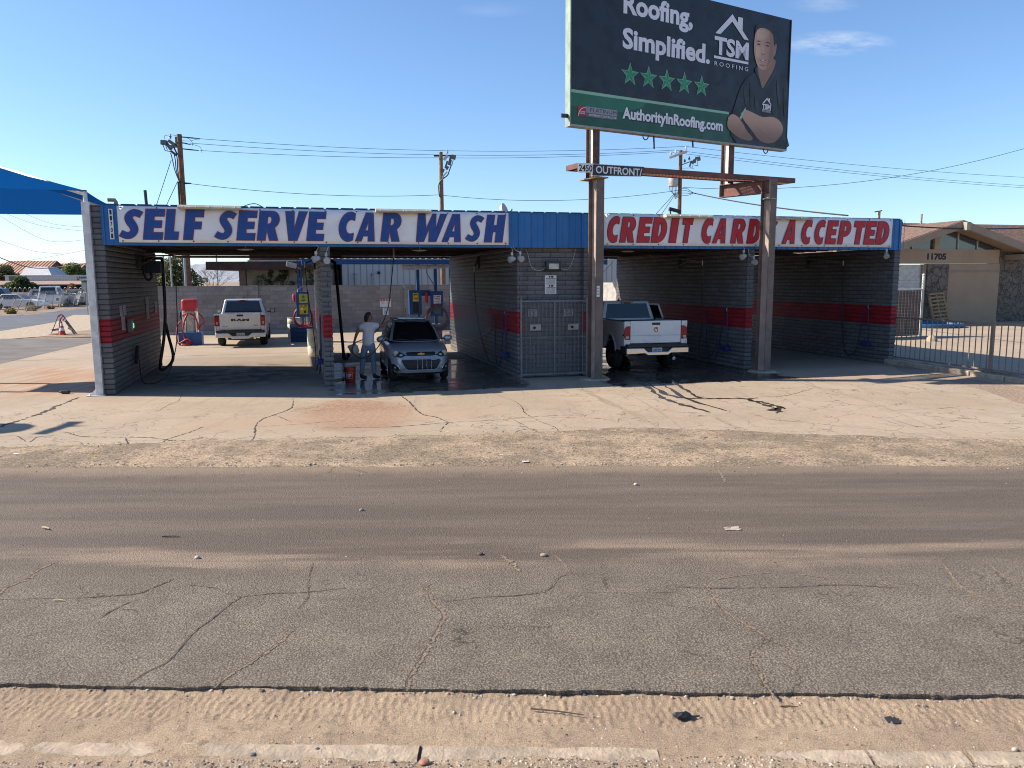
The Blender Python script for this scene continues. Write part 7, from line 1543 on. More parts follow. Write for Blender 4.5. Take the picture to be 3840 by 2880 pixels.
q = E5p(2092, 700, 60); ss = thing('street_sign', 'green street name blades above the back of a stop sign at left', 'sign', (q.x, 60, 0))
zz = lambda y: E5p(2092, y, 60).z
obj('post', M().cyl((0,0,0),(0,0,zz(560)),.03,.03,6), galv, ss); bl = obj('blade', M().box(-.66,.55,-.02,.02,zz(600),zz(560)), green_sign, ss); obj('lettering', M().box(-.45,.35,-.026,-.0205,(zz(600)+zz(560))/2-.03,(zz(600)+zz(560))/2+.03), sign_white, bl); obj('blade', M().box(-.30,.40,-.06,-.03,zz(645),zz(605)), green_sign, ss)
obj('stop_sign_back', M().prism([(.40*math.cos(R(22.5+45*i)), .05, (zz(650)+zz(800))/2+.46*math.sin(R(22.5+45*i))) for i in range(8)], (0,.015,0)), mat('sign_back', (.50,.47,.43,1), .5), ss)
# barricade and cone on the gravel island
bq = gnd(590*.392, 1000+652*.392); ba = thing('barricade', 'wooden A frame barricade with a red and white striped board', 'barricade', (bq.x, bq.y+.2, 0))
for x0, y0, x1_, y1_ in ((-.60,-.15,-.22,.0),(-.44,.3,-.12,.0),(.10,-.1,.42,.2)) : pass
wood_grey = mat('weathered_wood', (.24,.20,.16,1), .9, 0, .25, 8, .2, 40)
for p0, p1 in (((-.55,-.15,0),(-.22,.05,.95)),((-.38,.25,0),(-.14,.1,.95)),((.58,-.1,0),(-.10,.05,.97)),((.48,.25,0),(-.06,.1,.95))): obj('leg', M().bar(p0, p1, .09, .035), wood_grey, ba)
obj('cross_board', M().bar((-.50,-.12,.22),(-.22,-.05,.26),.03,.10).bar((.28,-.06,.34),(.48,-.12,.22),.03,.10), wood_grey, ba)
bo_ = M(); st_ = M()
for i in range(6):
    a0, a1 = i/6, (i+1)/6; P = Vector((-.14,-.02,.93)); Q = Vector((.14,-.05,.66)); (bo_ if i % 2 else st_).bar(P.lerp(Q, a0), P.lerp(Q, a1-.002), .022, .17)
sb_ = obj('striped_board', bo_, sign_white, ba); obj('red_stripes', st_, red_plastic, sb_)
cq = gnd(597*.392, 1000+655*.392); cn = thing('traffic_cone', 'orange traffic cone with two white bands under the barricade', 'traffic cone', (cq.x, cq.y, 0)); orange = mat('cone_orange', (.55,.07,.03,1), .5)
obj('cone', M().lathe([(.155,.03),(.115,.22)],16).lathe([(.088,.36),(.070,.45)],16).lathe([(.045,.57),(.028,.66),(.001,.67)],16), orange, cn, smooth=True); obj('band', M().lathe([(.115,.221),(.088,.359)],16), sign_white, cn, smooth=True); obj('band', M().lathe([(.070,.451),(.045,.569)],16), sign_white, cn, smooth=True); obj('base', M().box(-.19,.19,-.19,.19,0,.03), orange, cn, bevel=.01)
gp = thing('dirt_heap', 'small dark heap of rubble at the foot of the barricade', 'rubble', (bq.x-.35, bq.y-.0, 0)); mb = M(); mb.ell((0,0,0),(.28,.2,.09),12,8); obj('heap', mb, dirt_grav, gp, smooth=True)

# ================================================================== RIGHT: HOUSE, FENCES, YARD
K8 = .4219
HB = aty(3240+770*K8, 780+1000*K8, 43.0); HB.z = 0
def HP(x, y, v=0.0):
    p = onplane(3240+x*K8, 780+y*K8, HB+UV*v, UV)-HB; return (p.dot(UU), p.z)
hs = thing('house', 'tan house with shallow gable, stone piers and number 11705', 'house', HB, ANG)
tan = mat('house_tan_paint', (.42,.30,.20,1), .8, 0, .06, 1); tan_d = mat('fascia_tan', (.34,.265,.195,1), .8, 0, .08, 1); shingle = mat('shingle_brown', (.20,.125,.095,1), .95, 0, .45, 7, .5, 30)
def stone_mat():
    mt, n, b = newmat('rubble_stone'); P = coords(n); v = N(n, 'ShaderNodeTexVoronoi', feature='DISTANCE_TO_EDGE'); v.inputs['Scale'].default_value = 2.0; d = N(n, 'ShaderNodeVectorMath', operation='ADD'); nz = N(n, 'ShaderNodeTexNoise'); nz.inputs['Scale'].default_value = 2.2; nz.inputs['Detail'].default_value = 4
    n.links.new(P, nz.inputs['Vector']); n.links.new(P, d.inputs[0]); n.links.new(nz.outputs['Color'], d.inputs[1]); n.links.new(d.outputs[0], v.inputs['Vector']); f = noise(n, P, 3, 6, .7)
    c = mix(n, mrange(n, f, .3, .7), (.15,.12,.095), (.24,.195,.155)); c = mix(n, mrange(n, v.outputs['Distance'], .05, .015), c, (.09,.07,.055)); n.links.new(c, b.inputs['Base Color']); b.inputs['Roughness'].default_value = .9; bump(n, b, math_(n, 'ADD', mrange(n, v.outputs['Distance'], 0, .08), f), .8, .06); return mt
stone = stone_mat()
def hq(x0, x1, y0, y1):
    a, b_ = HP(x0, y0), HP(x1, y1); return a[0], b_[0], b_[1], a[1]      # x0,x1,zbottom,ztop
ap_ = HP(770,118); le = HP(-100,420); ri = HP(1400,362)
x0, x1, zb3, zt3 = hq(-250, 1190, 362, 495)
obj('header_beam', M().box(x0, x1, -.06, .2, zb3, zt3), tan, hs); n0_, n1_, nz0, nz1 = hq(555, 722, 402, 462)
obj('number', lay(M(), text2d('11705', .06), (n0_, n1_, nz0, nz1), (0,-.064,0), (1,0,0), (0,0,1)), ink, hs)
x0, x1, zb4, zt4 = hq(700, 1172, 496, 1012); obj('panel_wall', M().box(x0, x1, .02, .2, 0, zt4-.002), tan, hs); s0, s1, s2, s3 = hq(700,1168,556,566); obj('panel_batten', M().box(x0, x1, -.03, .019, s2, s3), tan_d, hs)
x0, x1, _, zt5 = hq(556, 708, 496, 990); obj('stone_pier', M().box(x0, x1, -.12, .2, 0, zt5-.004), stone, hs); x0, x1, _, zt5 = hq(1186, 2200, 372, 1020); obj('stone_wall', M().box(x0, x1+8, .25, .6, 0, zt5+.25), stone, hs)
x0, x1, zz0, zt5 = hq(-250, 520, 502, 730); obj('roll_door', M().box(x0, x1, .1, .2, 0, zt5-.01), mat('door_white', (.60,.57,.52,1), .5), hs); x0, x1, _, zt5 = hq(522, 556, 500, 990); obj('door_jamb', M().box(x0, x1, -.02, .2, 0, zt5-.006), tan_d, hs)
# gable glazing follows the slope
def slope_z(x, low=.0):
    if x < ap_[0]: t_ = (x-le[0])/(ap_[0]-le[0]); return le[1]+(ap_[1]-le[1])*t_-low
    t_ = (x-ap_[0])/(ri[0]-ap_[0]); return ap_[1]+(ri[1]-ap_[1])*t_-low
gwin = glassmat('gable_glass', (.05,.06,.07,1), .08)
for (xa, xb) in ((100,425),(438,615),(660,830),(842,1005),(1013,1165)):
    a = HP(xa,352)[0]; b_ = HP(xb,352)[0]; zb6 = zt3+.004; za_, zb7 = max(slope_z(a,.50), zb6+.02), max(slope_z(b_,.50), zb6+.02)
    obj('gable_window', M().prism([(a,.06,zb6),(b_,.06,zb6),(b_,.06,zb7),(a,.06,za_)], (0,.03,0)), gwin, hs)
a, b_ = HP(615,352)[0], HP(660,352)[0]; obj('king_post', M().box(a, b_, -.10, .1, zt3+.002, slope_z((a+b_)/2,.46)), tan, hs)
for xm in (431, 836, 1009): a = HP(xm,352)[0]; obj('mullion', M().box(a-.035, a+.035, .0, .09, zt3+.003, max(slope_z(a,.47), zt3+.1)), mat('mullion_pale', (.50,.46,.40,1), .6), hs)
A_ = (ap_[0], ap_[1]); 
def slab(xa, xb, mm, name, y0, y1, lo, hi): za_, zb_2 = slope_z(xa), slope_z(xb); return obj(name, M().prism([(xa,y0,za_-lo),(xb,y0,zb_2-lo),(xb,y0,zb_2-hi),(xa,y0,za_-hi)], (0,y1-y0,0)), mm, hs)
slab(le[0], ap_[0], shingle, 'roof', -.9, 14, .0, .10); slab(ap_[0], ri[0]+.05, shingle, 'roof', -.9, 14, .0, .10); slab(le[0], ap_[0], tan_d, 'barge_board', -.96, -.905, .03, .42); slab(ap_[0], ri[0], tan_d, 'barge_board', -.96, -.905, .03, .42)
slab(ap_[0], ri[0]-.2, tan, 'soffit', -.9, .05, .40, .44); obj('ridge_beam', M().box(ap_[0]-.14, ap_[0]+.14, -1.25, .3, ap_[1]-.55, ap_[1]-.12), mat('beam_pale', (.42,.37,.30,1), .7), hs); obj('eave_beam', M().box(ri[0]-.9, ri[0]+.1, -1.05, .3, ri[1]-.62, ri[1]-.34), tan, hs)
obj('gable_back', M().prism([(le[0]+.5,.2,zt3),(x1+8,.2,zt3),(ri[0],.2,ri[1]-.45),(ap_[0],.2,ap_[1]-.45)], (0,.1,0)), tan_d, hs)
r2x = HP(1100,215); r3 = HP(1500,350); obj('rear_roof', M().prism([(r2x[0]-.5,4.0,ri[1]-.5),(r2x[0]+14,4.0,ri[1]-.5),(r2x[0]+14,7.5,r2x[1]+1.05),(r2x[0]-.5,7.5,r2x[1]+1.05)], (0,.1,-.1)), shingle, hs); obj('vent', M().box(HP(1030,190)[0], HP(1060,190)[0], 6, 6.3, ap_[1]-.9, ap_[1]+.45), dark_metal, hs); obj('vent', M().cyl((HP(1240,190)[0]+.9,7,r2x[1]+.6),(HP(1240,190)[0]+.9,7,r2x[1]+1.6),.06,.06,8), mat('vent_tan', (.36,.30,.24,1)), hs)
# pallet, pool, rock
p = HP(625, 1036, -.9); pal = thing('pallet', 'wooden pallet leaning on the stone pier of the house', 'pallet', HB+UU*p[0]-UV*.95, ANG); pw = mat('pallet_wood', (.36,.235,.12,1), .9, 0, .25, 6, .2, 30); hL = HP(590,775,-.5)[1]
T_ = Matrix.Rotation(R(-14), 4, 'X') @ Matrix.Rotation(R(-4), 4, 'Y')
for z in [i*hL/8+.05 for i in range(9)]: obj('board', M().box(-.05, 1.0, -.02, .0, z, z+.09).xf(T_), pw, pal)
for x in (-.04, .42, .90): obj('stringer', M().box(x, x+.09, .002, .10, 0, hL*1.02).xf(T_), pw, pal)
rp_ = gnd(3240+655*K8, 780+1065*K8); pool = thing('round_tub', 'low round blue plastic tub lying in front of the pallet', 'tub', (rp_.x, rp_.y+.9, 0)); obj('ring', M().lathe([(1.55,0),(1.60,.10),(1.60,.20),(1.50,.22),(1.45,.10),(.001,.05)], 32), mat('tub_blue', (.015,.10,.26,1), .5), pool, smooth=True)
rq = gnd(3240+600*K8, 780+1185*K8); rk = thing('sign_foot', 'short post in a rough concrete foot standing in the yard', 'post', (rq.x, rq.y, 0)); obj('foot', M().lathe([(.24,0),(.20,.12),(.12,.2),(.04,.26)], 8), kerb_m, rk); obj('post', M().cyl((0,0,.2),(0,0,.55),.025,.025,6), galv, rk)
# slatted chain link gate panel
sf0 = Vector((gnd(3240+270*K8, 780+1150*K8))); sf1 = gnd(3240+490*K8, 780+1140*K8); sfd = (sf1-sf0).normalized(); sfn = Vector((-sfd.y, sfd.x, 0)); s_a = sf0-sfd*3.5
sl_ = thing('slat_fence', 'chain link fence filled with dark brown slats and topped by barbed wire', 'fence', s_a, math.atan2(sfd.y, sfd.x)); SL = (sf1-s_a).length; sh_ = 2.02
obj('slats', (lambda m_: [m_.box(i*.095, i*.095+.078, -.008, .008, .04, sh_-.04) for i in range(int(SL/.095))] and m_)(M()), mat('slat_brown', (.060,.026,.022,1), .6), sl_)
lkm = M()
for i in range(int(SL/.19)): lkm.bar((i*.19,-.014,.04),(i*.19+.0,-.014,sh_-.04),.012,.008)
for z in [.1+.13*i for i in range(15)]: lkm.bar((0,-.016,z),(SL,-.016,z),.006,.006)
obj('wire_mesh', lkm, galv, sl_); obj('top_rail', M().cyl((0,0,sh_),(SL,0,sh_),.035,.035,8), white_plastic, sl_); obj('end_post', M().cyl((SL+.04,0,0),(SL+.04,0,2.62),.055,.055,10).ell((SL+.04,0,2.63),.065,10,6), mat('post_pale', (.52,.55,.52,1), .5), sl_)
bwz = M()
for z in (2.16, 2.28, 2.40): bwz.cyl((0,0,z),(SL+.03,0,z),.008,.008,5)
obj('barbed_wire', bwz, galv, sl_)
# picket fence from the building's corner towards the street
pf = thing('picket_fence', 'tan steel picket fence running from the building corner to the street', 'fence', B(21.05, .55, 0), ANG-math.pi/2-R(3)); pk_m = mat('picket_tan', (.25,.20,.15,1), .6, 0, .1, 4); FLn = 9.0
obj('rail', M().box(0, FLn, -.02, .02, 1.33, 1.375), pk_m, pf); obj('rail', M().box(0, FLn, -.02, .02, .17, .21), pk_m, pf)
for i in range(int(FLn/.194)):
    x = .10+i*.194
    if abs(x-3.92) > .08 and abs(x-7.7) > .08: obj('picket', M().box(x-.0095, x+.0095, -.0095, .0095, .211, 1.329), pk_m, pf)
for x in (.02, 3.92, 7.7): obj('fence_post', M().box(x-.035, x+.035, -.035, .035, -.05, 1.43), pk_m, pf)
kr = M(); ny_ = 14
for i in range(6):
    t = thing('kerb_block', ['pale concrete kerb block nearest the building corner','concrete kerb block under the first fence pickets','concrete kerb block before the middle of the picket fence','concrete kerb block left of the tall fence post','concrete kerb block below the tall fence post','concrete kerb block at the right frame edge'][i], 'kerb', B(20.86-.035*i, .1-1.05*i, 0), ANG-math.pi/2-R(2.5+i*.3)); obj('block', M().box(0, 1.03, -.20, -.02, -.05, .14-.006*i), kerb_m, t, bevel=.015)
rr = random.Random(12); dz = M(); L_ = 30
for i in range(L_+1):
    for j in range(6):
        u = 20.92-.035*i*.3+j*.09; v = .4-i*.23; dz.v.append(tuple(B(u, v, .02+.10*math.sin(math.pi*min(1,(j+.3)/5))*(.6+.8*rr.random()))))
dz.f = [(i*6+j, (i+1)*6+j, (i+1)*6+j+1, i*6+j+1) for i in range(L_) for j in range(5)]; struct('dirt_bank', dz, dirt_far, smooth=True, angle=180)
struct('dirt_corner', M().poly([(x, y, .0035) for x, y in ((9.6,11.5),(10.2,13.4),(10.2,15.4),(10.6,17.2),(10.75,18.4),(10.4,19.6),(10.6,21),(11.1,22.4),(11.55,22.4),(11.5,20),(12.3,17),(13.5,13.0),(14.5,10.6),(10,10.6))]), dirt_far)
# ================================================================== PERSON WASHING THE CAR
skin_m = mat('skin', (.23,.115,.07,1), .5, 0, .08, 20); tee = mat('tee_white', (.62,.62,.66,1), .8, 0, .06, 8, .4, 25); jean = mat('jeans_blue', (.17,.235,.32,1), .85, 0, .22, 7, .3, 60); boot = mat('boot_black', (.014,.013,.013,1), .6); hair_m = mat('hair_dark', (.018,.015,.014,1), .7, 0, .5, 30)
pe = thing('person', 'person in white t-shirt and blue jeans hosing down the hatchback roof', 'person', (-3.66, 19.62, 0)); pe.scale = (1, 1, 1)
def skin(name, nodes, edges, mm, parent, sub=2):
    me = bpy.data.meshes.new(name); names = list(nodes); me.from_pydata([nodes[k][0] for k in names], [(names.index(a), names.index(b_)) for a, b_ in edges], [])
    o = bpy.data.objects.new(name, me); col.objects.link(o); md = o.modifiers.new('skin', 'SKIN'); md.use_smooth_shade = True
    for i, k in enumerate(names):
        r = nodes[k][1]; me.skin_vertices[0].data[i].radius = r if isinstance(r, tuple) else (r, r)
    me.skin_vertices[0].data[0].use_root = True; s_ = o.modifiers.new('sub', 'SUBSURF'); s_.levels = s_.render_levels = sub; me.materials.append(mm); o.parent = parent; return o
nd = {'pel': ((0,0,.93),(.095,.075)), 'sp': ((.0,.02,1.10),(.115,.085)), 'ch': ((.005,.03,1.29),(.15,.10)), 'nb': ((.01,.03,1.44),.065), 'nk': ((.02,.04,1.485),.058), 'hl': ((.035,.05,1.54),(.070,.076)), 'hm': ((.035,.055,1.60),(.080,.088)), 'ht': ((.025,.05,1.66),(.060,.070)),
 'sL': ((-.165,.02,1.395),.062), 'eL': ((-.285,-.03,1.165),.042), 'wL': ((-.365,.02,.95),.027), 'pL': ((-.385,.035,.885),(.035,.018)), 'sR': ((.18,.06,1.39),.062), 'eR': ((.36,.14,1.36),.042), 'wR': ((.52,.22,1.485),.027), 'pR': ((.575,.245,1.52),(.035,.018)),
 'hL': ((-.095,0,.86),.080), 'kL': ((-.155,.03,.49),.062), 'aL': ((-.19,-.01,.10),.040), 'tL': ((-.10,.05,.05),.035), 'hR': ((.095,0,.86),.080), 'kR': ((.11,.05,.49),.062), 'aR': ((.125,.03,.10),.040), 'tR': ((.24,.10,.05),.035)}
ed = [('pel','sp'),('sp','ch'),('ch','nb'),('nb','nk'),('nk','hl'),('hl','hm'),('hm','ht'),('ch','sL'),('sL','eL'),('eL','wL'),('wL','pL'),('ch','sR'),('sR','eR'),('eR','wR'),('wR','pR'),('pel','hL'),('hL','kL'),('kL','aL'),('aL','tL'),('pel','hR'),('hR','kR'),('kR','aR'),('aR','tR')]
for side, base, dirs in (('L', Vector((-.385,.035,.885)), [(-.028,.0),(-.010,.0),(.010,.0),(.028,.0)]), ('R', Vector((.575,.245,1.52)), [(-.028,0),(-.010,0),(.010,0),(.028,0)])):
    for i, (a, _) in enumerate(dirs):
        ln = (.070,.082,.078,.060)[i]
        if side == 'L': p1 = base+Vector((-.01, a, -.040)); p2 = p1+Vector((.010,0,-ln*.5)); p3 = p2+Vector((.026,0,-ln*.30))
        else: p1 = base+Vector((.032, .02+a*.3, a+.005)); p2 = p1+Vector((ln*.35,-.035,.0)); p3 = p2+Vector((-.018,-.034,-.008))
        for j, p in enumerate((p1, p2, p3)): nd[f'{side}f{i}{j}'] = (tuple(p), .0095-.001*j)
        ed += [('p'+side, f'{side}f{i}0'), (f'{side}f{i}0', f'{side}f{i}1'), (f'{side}f{i}1', f'{side}f{i}2')]
    if side == 'L': th = [base+Vector((.022,-.03,.0)), base+Vector((.042,-.035,-.035))]
    else: th = [base+Vector((.01,-.035,.02)), base+Vector((.045,-.055,.03))]
    nd[side+'t0'] = (tuple(th[0]), .011); nd[side+'t1'] = (tuple(th[1]), .009); ed += [('p'+side, side+'t0'), (side+'t0', side+'t1')]
skin('body', nd, ed, skin_m, pe)
sn = {'h': ((.0,.0,.83),(.155,.135)), 'w': ((.0,.01,.93),(.170,.140)), 'sp': ((.0,.02,1.10),(.162,.130)), 'ch': ((.005,.03,1.28),(.176,.132)), 'up': ((.01,.03,1.40),(.125,.095)), 'nb': ((.01,.03,1.455),.075), 'sL': ((-.16,.02,1.385),.088), 'uL': ((-.225,-.005,1.27),.070), 'sR': ((.18,.06,1.385),.088), 'uR': ((.285,.105,1.365),.072)}
skin('shirt', sn, [('h','w'),('w','sp'),('sp','ch'),('ch','up'),('up','nb'),('up','sL'),('sL','uL'),('up','sR'),('sR','uR')], tee, pe)
jn_ = {'w': ((0,0,1.0),(.13,.105)), 'p': ((0,0,.90),(.152,.120)), 'hL': ((-.095,0,.84),(.108,.112)), 'kL': ((-.155,.03,.49),.078), 'cL': ((-.18,.01,.26),.066), 'aL': ((-.19,-.01,.125),.064), 'hR': ((.095,0,.84),(.108,.112)), 'kR': ((.11,.05,.49),.078), 'cR': ((.12,.04,.26),.066), 'aR': ((.125,.03,.125),.064)}
skin('jeans', jn_, [('w','p'),('p','hL'),('hL','kL'),('kL','cL'),('cL','aL'),('p','hR'),('hR','kR'),('kR','cR'),('cR','aR')], jean, pe)
for nm_, a, b_, c_ in (('boot', (-.195,-.02,.15), (-.19,-.02,.06), (-.07,.07,.04)), ('boot', (.12,.025,.15), (.125,.025,.06), (.27,.11,.04))): skin(nm_, {'a': (a,.058), 'b': (b_,.060), 'm': (tuple((Vector(b_)+Vector(c_))/2-Vector((0,0,.004))),(.050,.046)), 'c': (c_,(.045,.035))}, [('a','b'),('b','m'),('m','c')], boot, pe)
skin('hair', {'a': ((-.045,.02,1.45),.038), 'b': ((-.038,.035,1.54),(.068,.078)), 'c': ((-.005,.04,1.63),(.088,.090)), 'd': ((.035,.055,1.675),(.068,.072)), 'e': ((.085,.065,1.665),.040)}, [('a','b'),('b','c'),('c','d'),('d','e')], hair_m, pe)
fa = M(); fa.ell((.108,.072,1.580),(.020,.013,.018),8,6).ell((.045,-.030,1.572),(.018,.010,.028),8,6).ell((.095,.072,1.545),(.014,.020,.008),8,6); obj('nose_and_ear', fa, skin_m, pe, smooth=True)
ey = M(); ey.ell((.106,.050,1.605),(.010,.012,.007),8,6).ell((.100,.10,1.605),(.010,.012,.007),8,6); obj('eyes', ey, ink, pe)
# things held
PO = Vector((-3.66, 19.62, 0))
wd_ = thing('pressure_wand', 'black pressure washer wand with hose held over the car roof', 'wand', PO)
obj('gun', M().bar((.53,.20,1.545),(.70,.27,1.54),.035,.045).bar((.60,.225,1.545),(.605,.23,1.42),.030,.040).bar((.66,.25,1.53),(.655,.25,1.43),.012,.014), trim_black, wd_, bevel=.006); obj('lance', M().tube([(.69,.265,1.54),(.92,.35,1.475),(1.0,.38,1.44)], [.013,.011,.014], 8), trim_black, wd_)
bp_ = B(6.52, 2.0, 3.13)-PO
obj('hose', M().tube(smooth_path([bp_, (.52,.9,2.72), (.48,.6,2.05), (.43,.5,1.75), (.33,.42,1.46), (.17,.32,1.22), (-.07,.26,1.05), (-.19,.15,1.0), (-.31,.02,.95), (-.39,-.04,.83), (-.40,-.06,.72), (-.33,-.12,.63), (-.19,-.22,.57), (.01,-.24,.60), (.21,-.20,.76), (.34,-.05,.96), (.44,.10,1.15), (.55,.18,1.28), (.60,.225,1.42)], 7), .013, 7), wire_m, wd_, smooth=True)
obj('ceiling_swivel', M().cyl(bp_+Vector((0,0,.22)), bp_-Vector((0,0,.03)), .022, .03, 8), galv, wd_)
cl = thing('cloth', 'crumpled pale wash cloth hanging from the left hand', 'cloth', PO+Vector((-.37,.03,.78))); mb = M()
mb.ell((0,0,0),(.13,.06,.14),18,12); mb.v = [(x*(1+.35*mnoise.noise((x*9,y*9,z*9))), y*(1+.5*mnoise.noise((x*11,z*8,1))), z*(1+.35*mnoise.noise((x*14,2,z*5)))) for x, y, z in mb.v]; mb.ell((-.11,0,.05),(.06,.03,.05),10,8)
obj('fabric', mb, mat('cloth_pale', (.40,.41,.36,1), .9, 0, .15, 20, .5, 40), cl, smooth=True, angle=180)
bq_ = gnd(1314, 1430); bu = thing('bucket', 'red orange plastic bucket with white square logo standing on the wet floor', 'bucket', (bq_.x, bq_.y, 0)); bkm = mat('bucket_red', (.40,.028,.010,1), .4)
obj('shell', M().lathe([(.118,0),(.125,.01),(.142,.30),(.152,.305),(.153,.36),(.147,.362),(.136,.30),(.112,.02),(.001,.02)], 24), bkm, bu, smooth=True)
lt = M(); vs_, fs_ = lay(M(), text2d('HOME', .03), (-.055,.055,.0,.045), (0,0,0), (1,0,0), (0,0,1)).v, None
def wrap(txt, box, rot=R(38)):
    t0 = lay(M(), text2d(txt, .03), box, (0,0,0), (1,0,0), (0,0,1)); out = M()
    P = []
    for x, _, z in t0.v:
        X = x*math.cos(rot)-z*math.sin(rot); Z = x*math.sin(rot)+z*math.cos(rot); a = X/.135; P.append((.1385*math.sin(a)*(1+.05*(Z/.15)), -.1385*math.cos(a)*(1+.05*(Z/.15))-.004, .165+Z))
    return out.add(P, t0.f)
for tx, bx in (('THE', (-.05,-.015,.032,.052)), ('HOME', (-.055,.055,-.006,.028)), ('DEPOT', (-.05,.05,-.042,-.012))): lt.merge(wrap(tx, bx))
sqr = M()
for (a, b_) in (((-.075,.085),(.075,.085)),((.075,.085),(.075,-.075)),((.075,-.075),(-.075,-.075)),((-.075,-.075),(-.075,.085))):
    pts = [(a[0]+(b_[0]-a[0])*i/8, a[1]+(b_[1]-a[1])*i/8) for i in range(9)]; sqr.tube([(.142*math.sin(x/.135), -.142*math.cos(x/.135)-.001, .165+z) for x, z in pts], .0025, 4)
obj('logo_lettering', lt, sign_white, bu); obj('logo_frame', sqr, sign_white, bu); obj('handle', M().tube([(.153*math.cos(a), .02*0-.03+.0*a, .33-.10*abs(math.sin(a))*0) for a in [math.pi*i/12 for i in range(13)]], .004, 5).tube([(.155*math.cos(a), -.155*math.sin(a)*.9, .34-.16*math.sin(a)) for a in [math.pi*i/12 for i in range(13)]], .004, 5), galv, bu)
# drifting spray
mistm = bpy.data.materials.new('spray_mist'); mistm.use_nodes = True; n_ = mistm.node_tree; n_.nodes.remove(n_.nodes['Principled BSDF']); pv = n_.nodes.new('ShaderNodeVolumePrincipled'); pv.inputs['Color'].default_value = (.9,.92,.95,1); pv.inputs['Density'].default_value = .38; n_.links.new(pv.outputs[0], n_.nodes['Material Output'].inputs['Volume'])
mi = obj('water_mist', M().ell((0,0,0),(1.05,1.0,.62),20,12), mistm, None, loc=(-1.55,22.2,1.35)); tag(mi, 'faint white spray drifting off the roof of the washed hatchback', 'mist', kind='stuff')
# ================================================================== LITTER
def litter(name, lb, cat, loc, mb, mm, part): t = thing(name, lb, cat, loc); obj(part, mb, mm, t); return t
def rock(px, py, r, mm, lb, sq=.6, seed=0):
    q = gnd(px, py, -.045 if py > 2550 else -.006 if py > 1750 else 0); mb = M(); mb.ell((0,0,0),(1,1,1),12,8); mb.v = [tuple(Vector(p)*(1+.28*mnoise.noise((p[0]*1.3+seed, p[1]*1.3, p[2]*1.3)))*r) for p in mb.v]; mb.v = [(x*.72, y*.6, z*sq*.72) for x, y, z in mb.v]
    t = thing('stone', lb, 'stone', (q.x, q.y, q.z+r*sq*.45)); obj('rock', mb, mm, t, smooth=True, angle=180)
rock(1590,2862,.040,mat('stone_pink', (.46,.21,.15,1), .9),'flat pinkish stone at the bottom edge of the photo',.4,1); rock(1470,2857,.022,mat('stone_green', (.26,.25,.20,1), .9),'greenish grey stone left of the pinkish stone at bottom edge',.5,2); rock(950,2832,.024,mat('stone_slate', (.10,.11,.12,1), .8),'dark slate pebble below the broken kerb end',.45,3); rock(1190,2812,.018,mat('stone_dk', (.12,.10,.09,1), .9),'small dark stone right of the broken kerb end',.6,4)
rock(3805,2815,.022,st_m[2],'pale round stone near the lower right corner beside kerb joint',.7,5); rock(740,2094,.035,st_m[2],'whitish stone lying on the road left of centre',.6,6); rock(1356,1915,.035,mat('stone_blue', (.24,.25,.28,1), .8),'grey stone on the dark strip of road, left of centre',.6,7); rock(1800,2080,.04,mat('stone_dk', (.12,.10,.09,1)),'brown stone on the sandy streak in mid road',.5,8); rock(2385,1819,.04,st_m[2],'pale stone on the far lane right of centre',.6,9); rock(2040,2085,.045,st_m[0],'tan stone on the sandy streak right of centre',.5,10)
rock(2830,2642,.016,st_m[2],'pale pebble on sand below the wide road crack',.8,11); rock(3000,2640,.014,st_m[2],'pale pebble right of the wide road crack mouth',.8,12); rock(3470,2655,.022,mat('stone_dk', (.12,.10,.09,1)),'brown stone on sand right of the black plastic shard',.6,13); rock(3110,2683,.016,mat('stone_dk', (.12,.10,.09,1)),'dark pebble left of the black plastic shard',.6,14)
q = gnd(2560,2690,-.04); mb = M(); mb.ell((0,0,0),(.055,.028,.018),14,8); mb.v = [(x*(1+.5*mnoise.noise((x*40,y*40,1))), y*(1+.5*mnoise.noise((x*40,3,z*40))), z*(1+.8*mnoise.noise((x*50,y*30,2)))+.012) for x, y, z in mb.v]; mb.tube([(.03,0,.01),(.07,-.01,.012),(.10,.005,.006)],.005,5)
litter('rag', 'scrap of black rag lying on the sand left of the plastic shard', 'rag', q, mb, mat('rag_black', (.012,.014,.022,1), .6), 'cloth')
q = gnd(3350,2712,-.045); litter('plastic_shard', 'flat black broken plastic shard lying on the sand', 'debris', q, M().prism([(-.036,-.02,.006),(.028,-.024,.012),(.036,.008,.022),(.022,.012,.02),(.018,.026,.022),(.002,.018,.020),(-.002,.034,.022),(-.040,.030,.016)], (0,0,.004)), mat('shard_black', (.035,.035,.038,1), .5), 'shard')
q = gnd(243,1477); litter('bottle', 'dark squashed bottle lying on the slab left of white post', 'bottle', (q.x,q.y,.04), M().tube([(-.13,0,0),(-.10,0,0),(-.06,.0,.005),(.09,0,.003),(.12,0,0)], [.015,.02,.042,.045,.03], 10), mat('bottle_dark', (.02,.022,.018,1), .3), 'bottle_body')
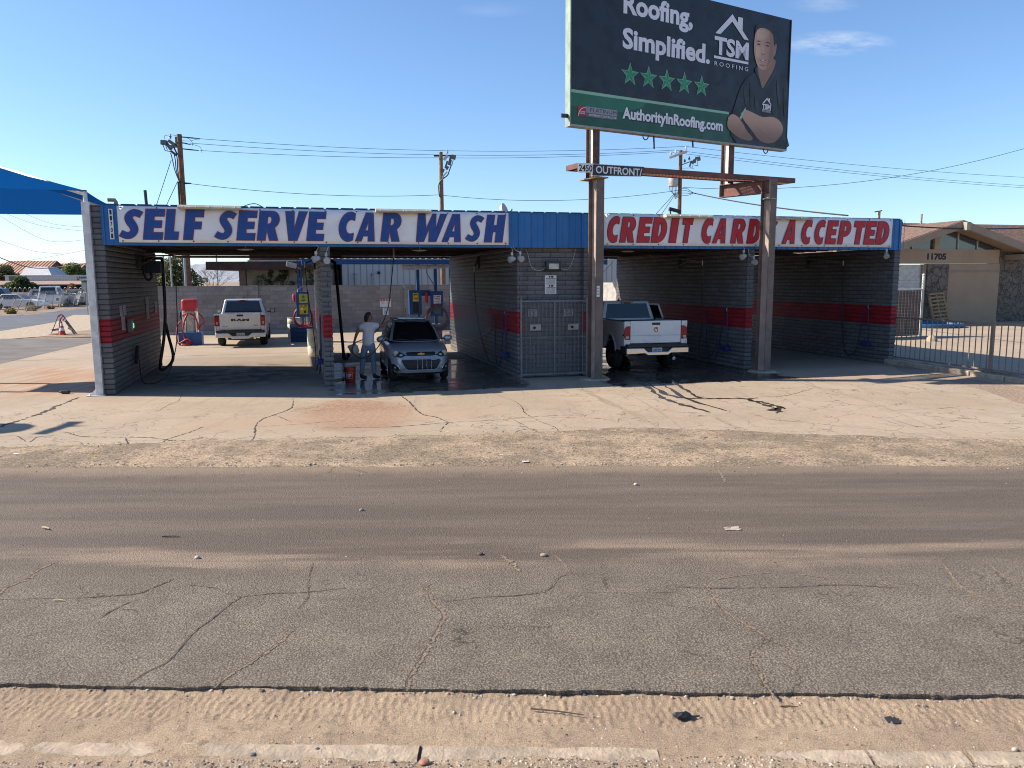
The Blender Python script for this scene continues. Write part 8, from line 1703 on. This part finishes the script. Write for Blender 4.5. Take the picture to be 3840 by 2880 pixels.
for (x0, y0, x1, y1, r, c_, lb) in ((608,2694,670,2695,.006,(.035,.028,.022,1),'thin dark stick lying on the road left of centre'),(1990,2660,2190,2684,.005,(.10,.065,.035,1),'long thin twig on the sand at the lower centre'),(2925,2651,2992,2653,.004,(.07,.05,.03,1),'short straight twig on the sand right of centre'),(160,1981,185,1986,.012,(.55,.45,.22,1),'pale straw on the road at far left'),(203,2251,238,2253,.006,(.60,.50,.18,1),'yellow straw beside the long road crack at left'),(1640,1613,1720,1630,.006,(.45,.36,.22,1),'bent straw lying on the slab below the hatchback'),(2640,1648,2664,1640,.014,(.10,.06,.04,1),'brown stick on gravel right of centre')):
    if y0 == 2694: x0, y0, x1, y1 = 608, 2014, 675, 2013
    zg = -.035 if y0 > 2550 else .0; p = gnd(x0, y0, zg); q = gnd(x1, y1, zg); m_ = (p+q)/2; litter('twig', lb, 'twig', (m_.x, m_.y, zg+r), M().tube([p-m_, Vector((0,.004,.002)), q-m_], [r, r*.9, r*.6], 6), mat('twig_%d' % x0, c_, .8), 'stick')
for (px, py, w_, lb, mm) in ((1970,1735,.09,'crushed white can on the gravel strip in the middle', sign_white),(60,1706,.10,'white paper scrap on gravel at far left', sign_white),(1880,1710,.05,'small white paper scrap on gravel above the crushed can', sign_white),(355,1721,.06,'yellow wrapper on gravel at left', yellow),(3535,1730,.07,'blue scrap on gravel at right', mat('scrap_blue', (.05,.2,.4,1), .5)),(2745,1978,.16,'pale flat cardboard piece on the far lane', mat('card_pale', (.42,.36,.30,1), .9))):
    q = gnd(px, py, .01); mb = M(); n1 = 5
    for i in range(n1):
        for j in range(n1): mb.v.append((w_*(i/(n1-1)-.5), w_*.6*(j/(n1-1)-.5), .03+w_*.12*mnoise.noise((i*.9+px, j*.9, 1))))
    mb.f = [(i*n1+j, (i+1)*n1+j, (i+1)*n1+j+1, i*n1+j+1) for i in range(n1-1) for j in range(n1-1)]; litter('litter', lb, 'litter', (q.x, q.y, 0 if py < 1800 else -.03), mb, mm, 'scrap')
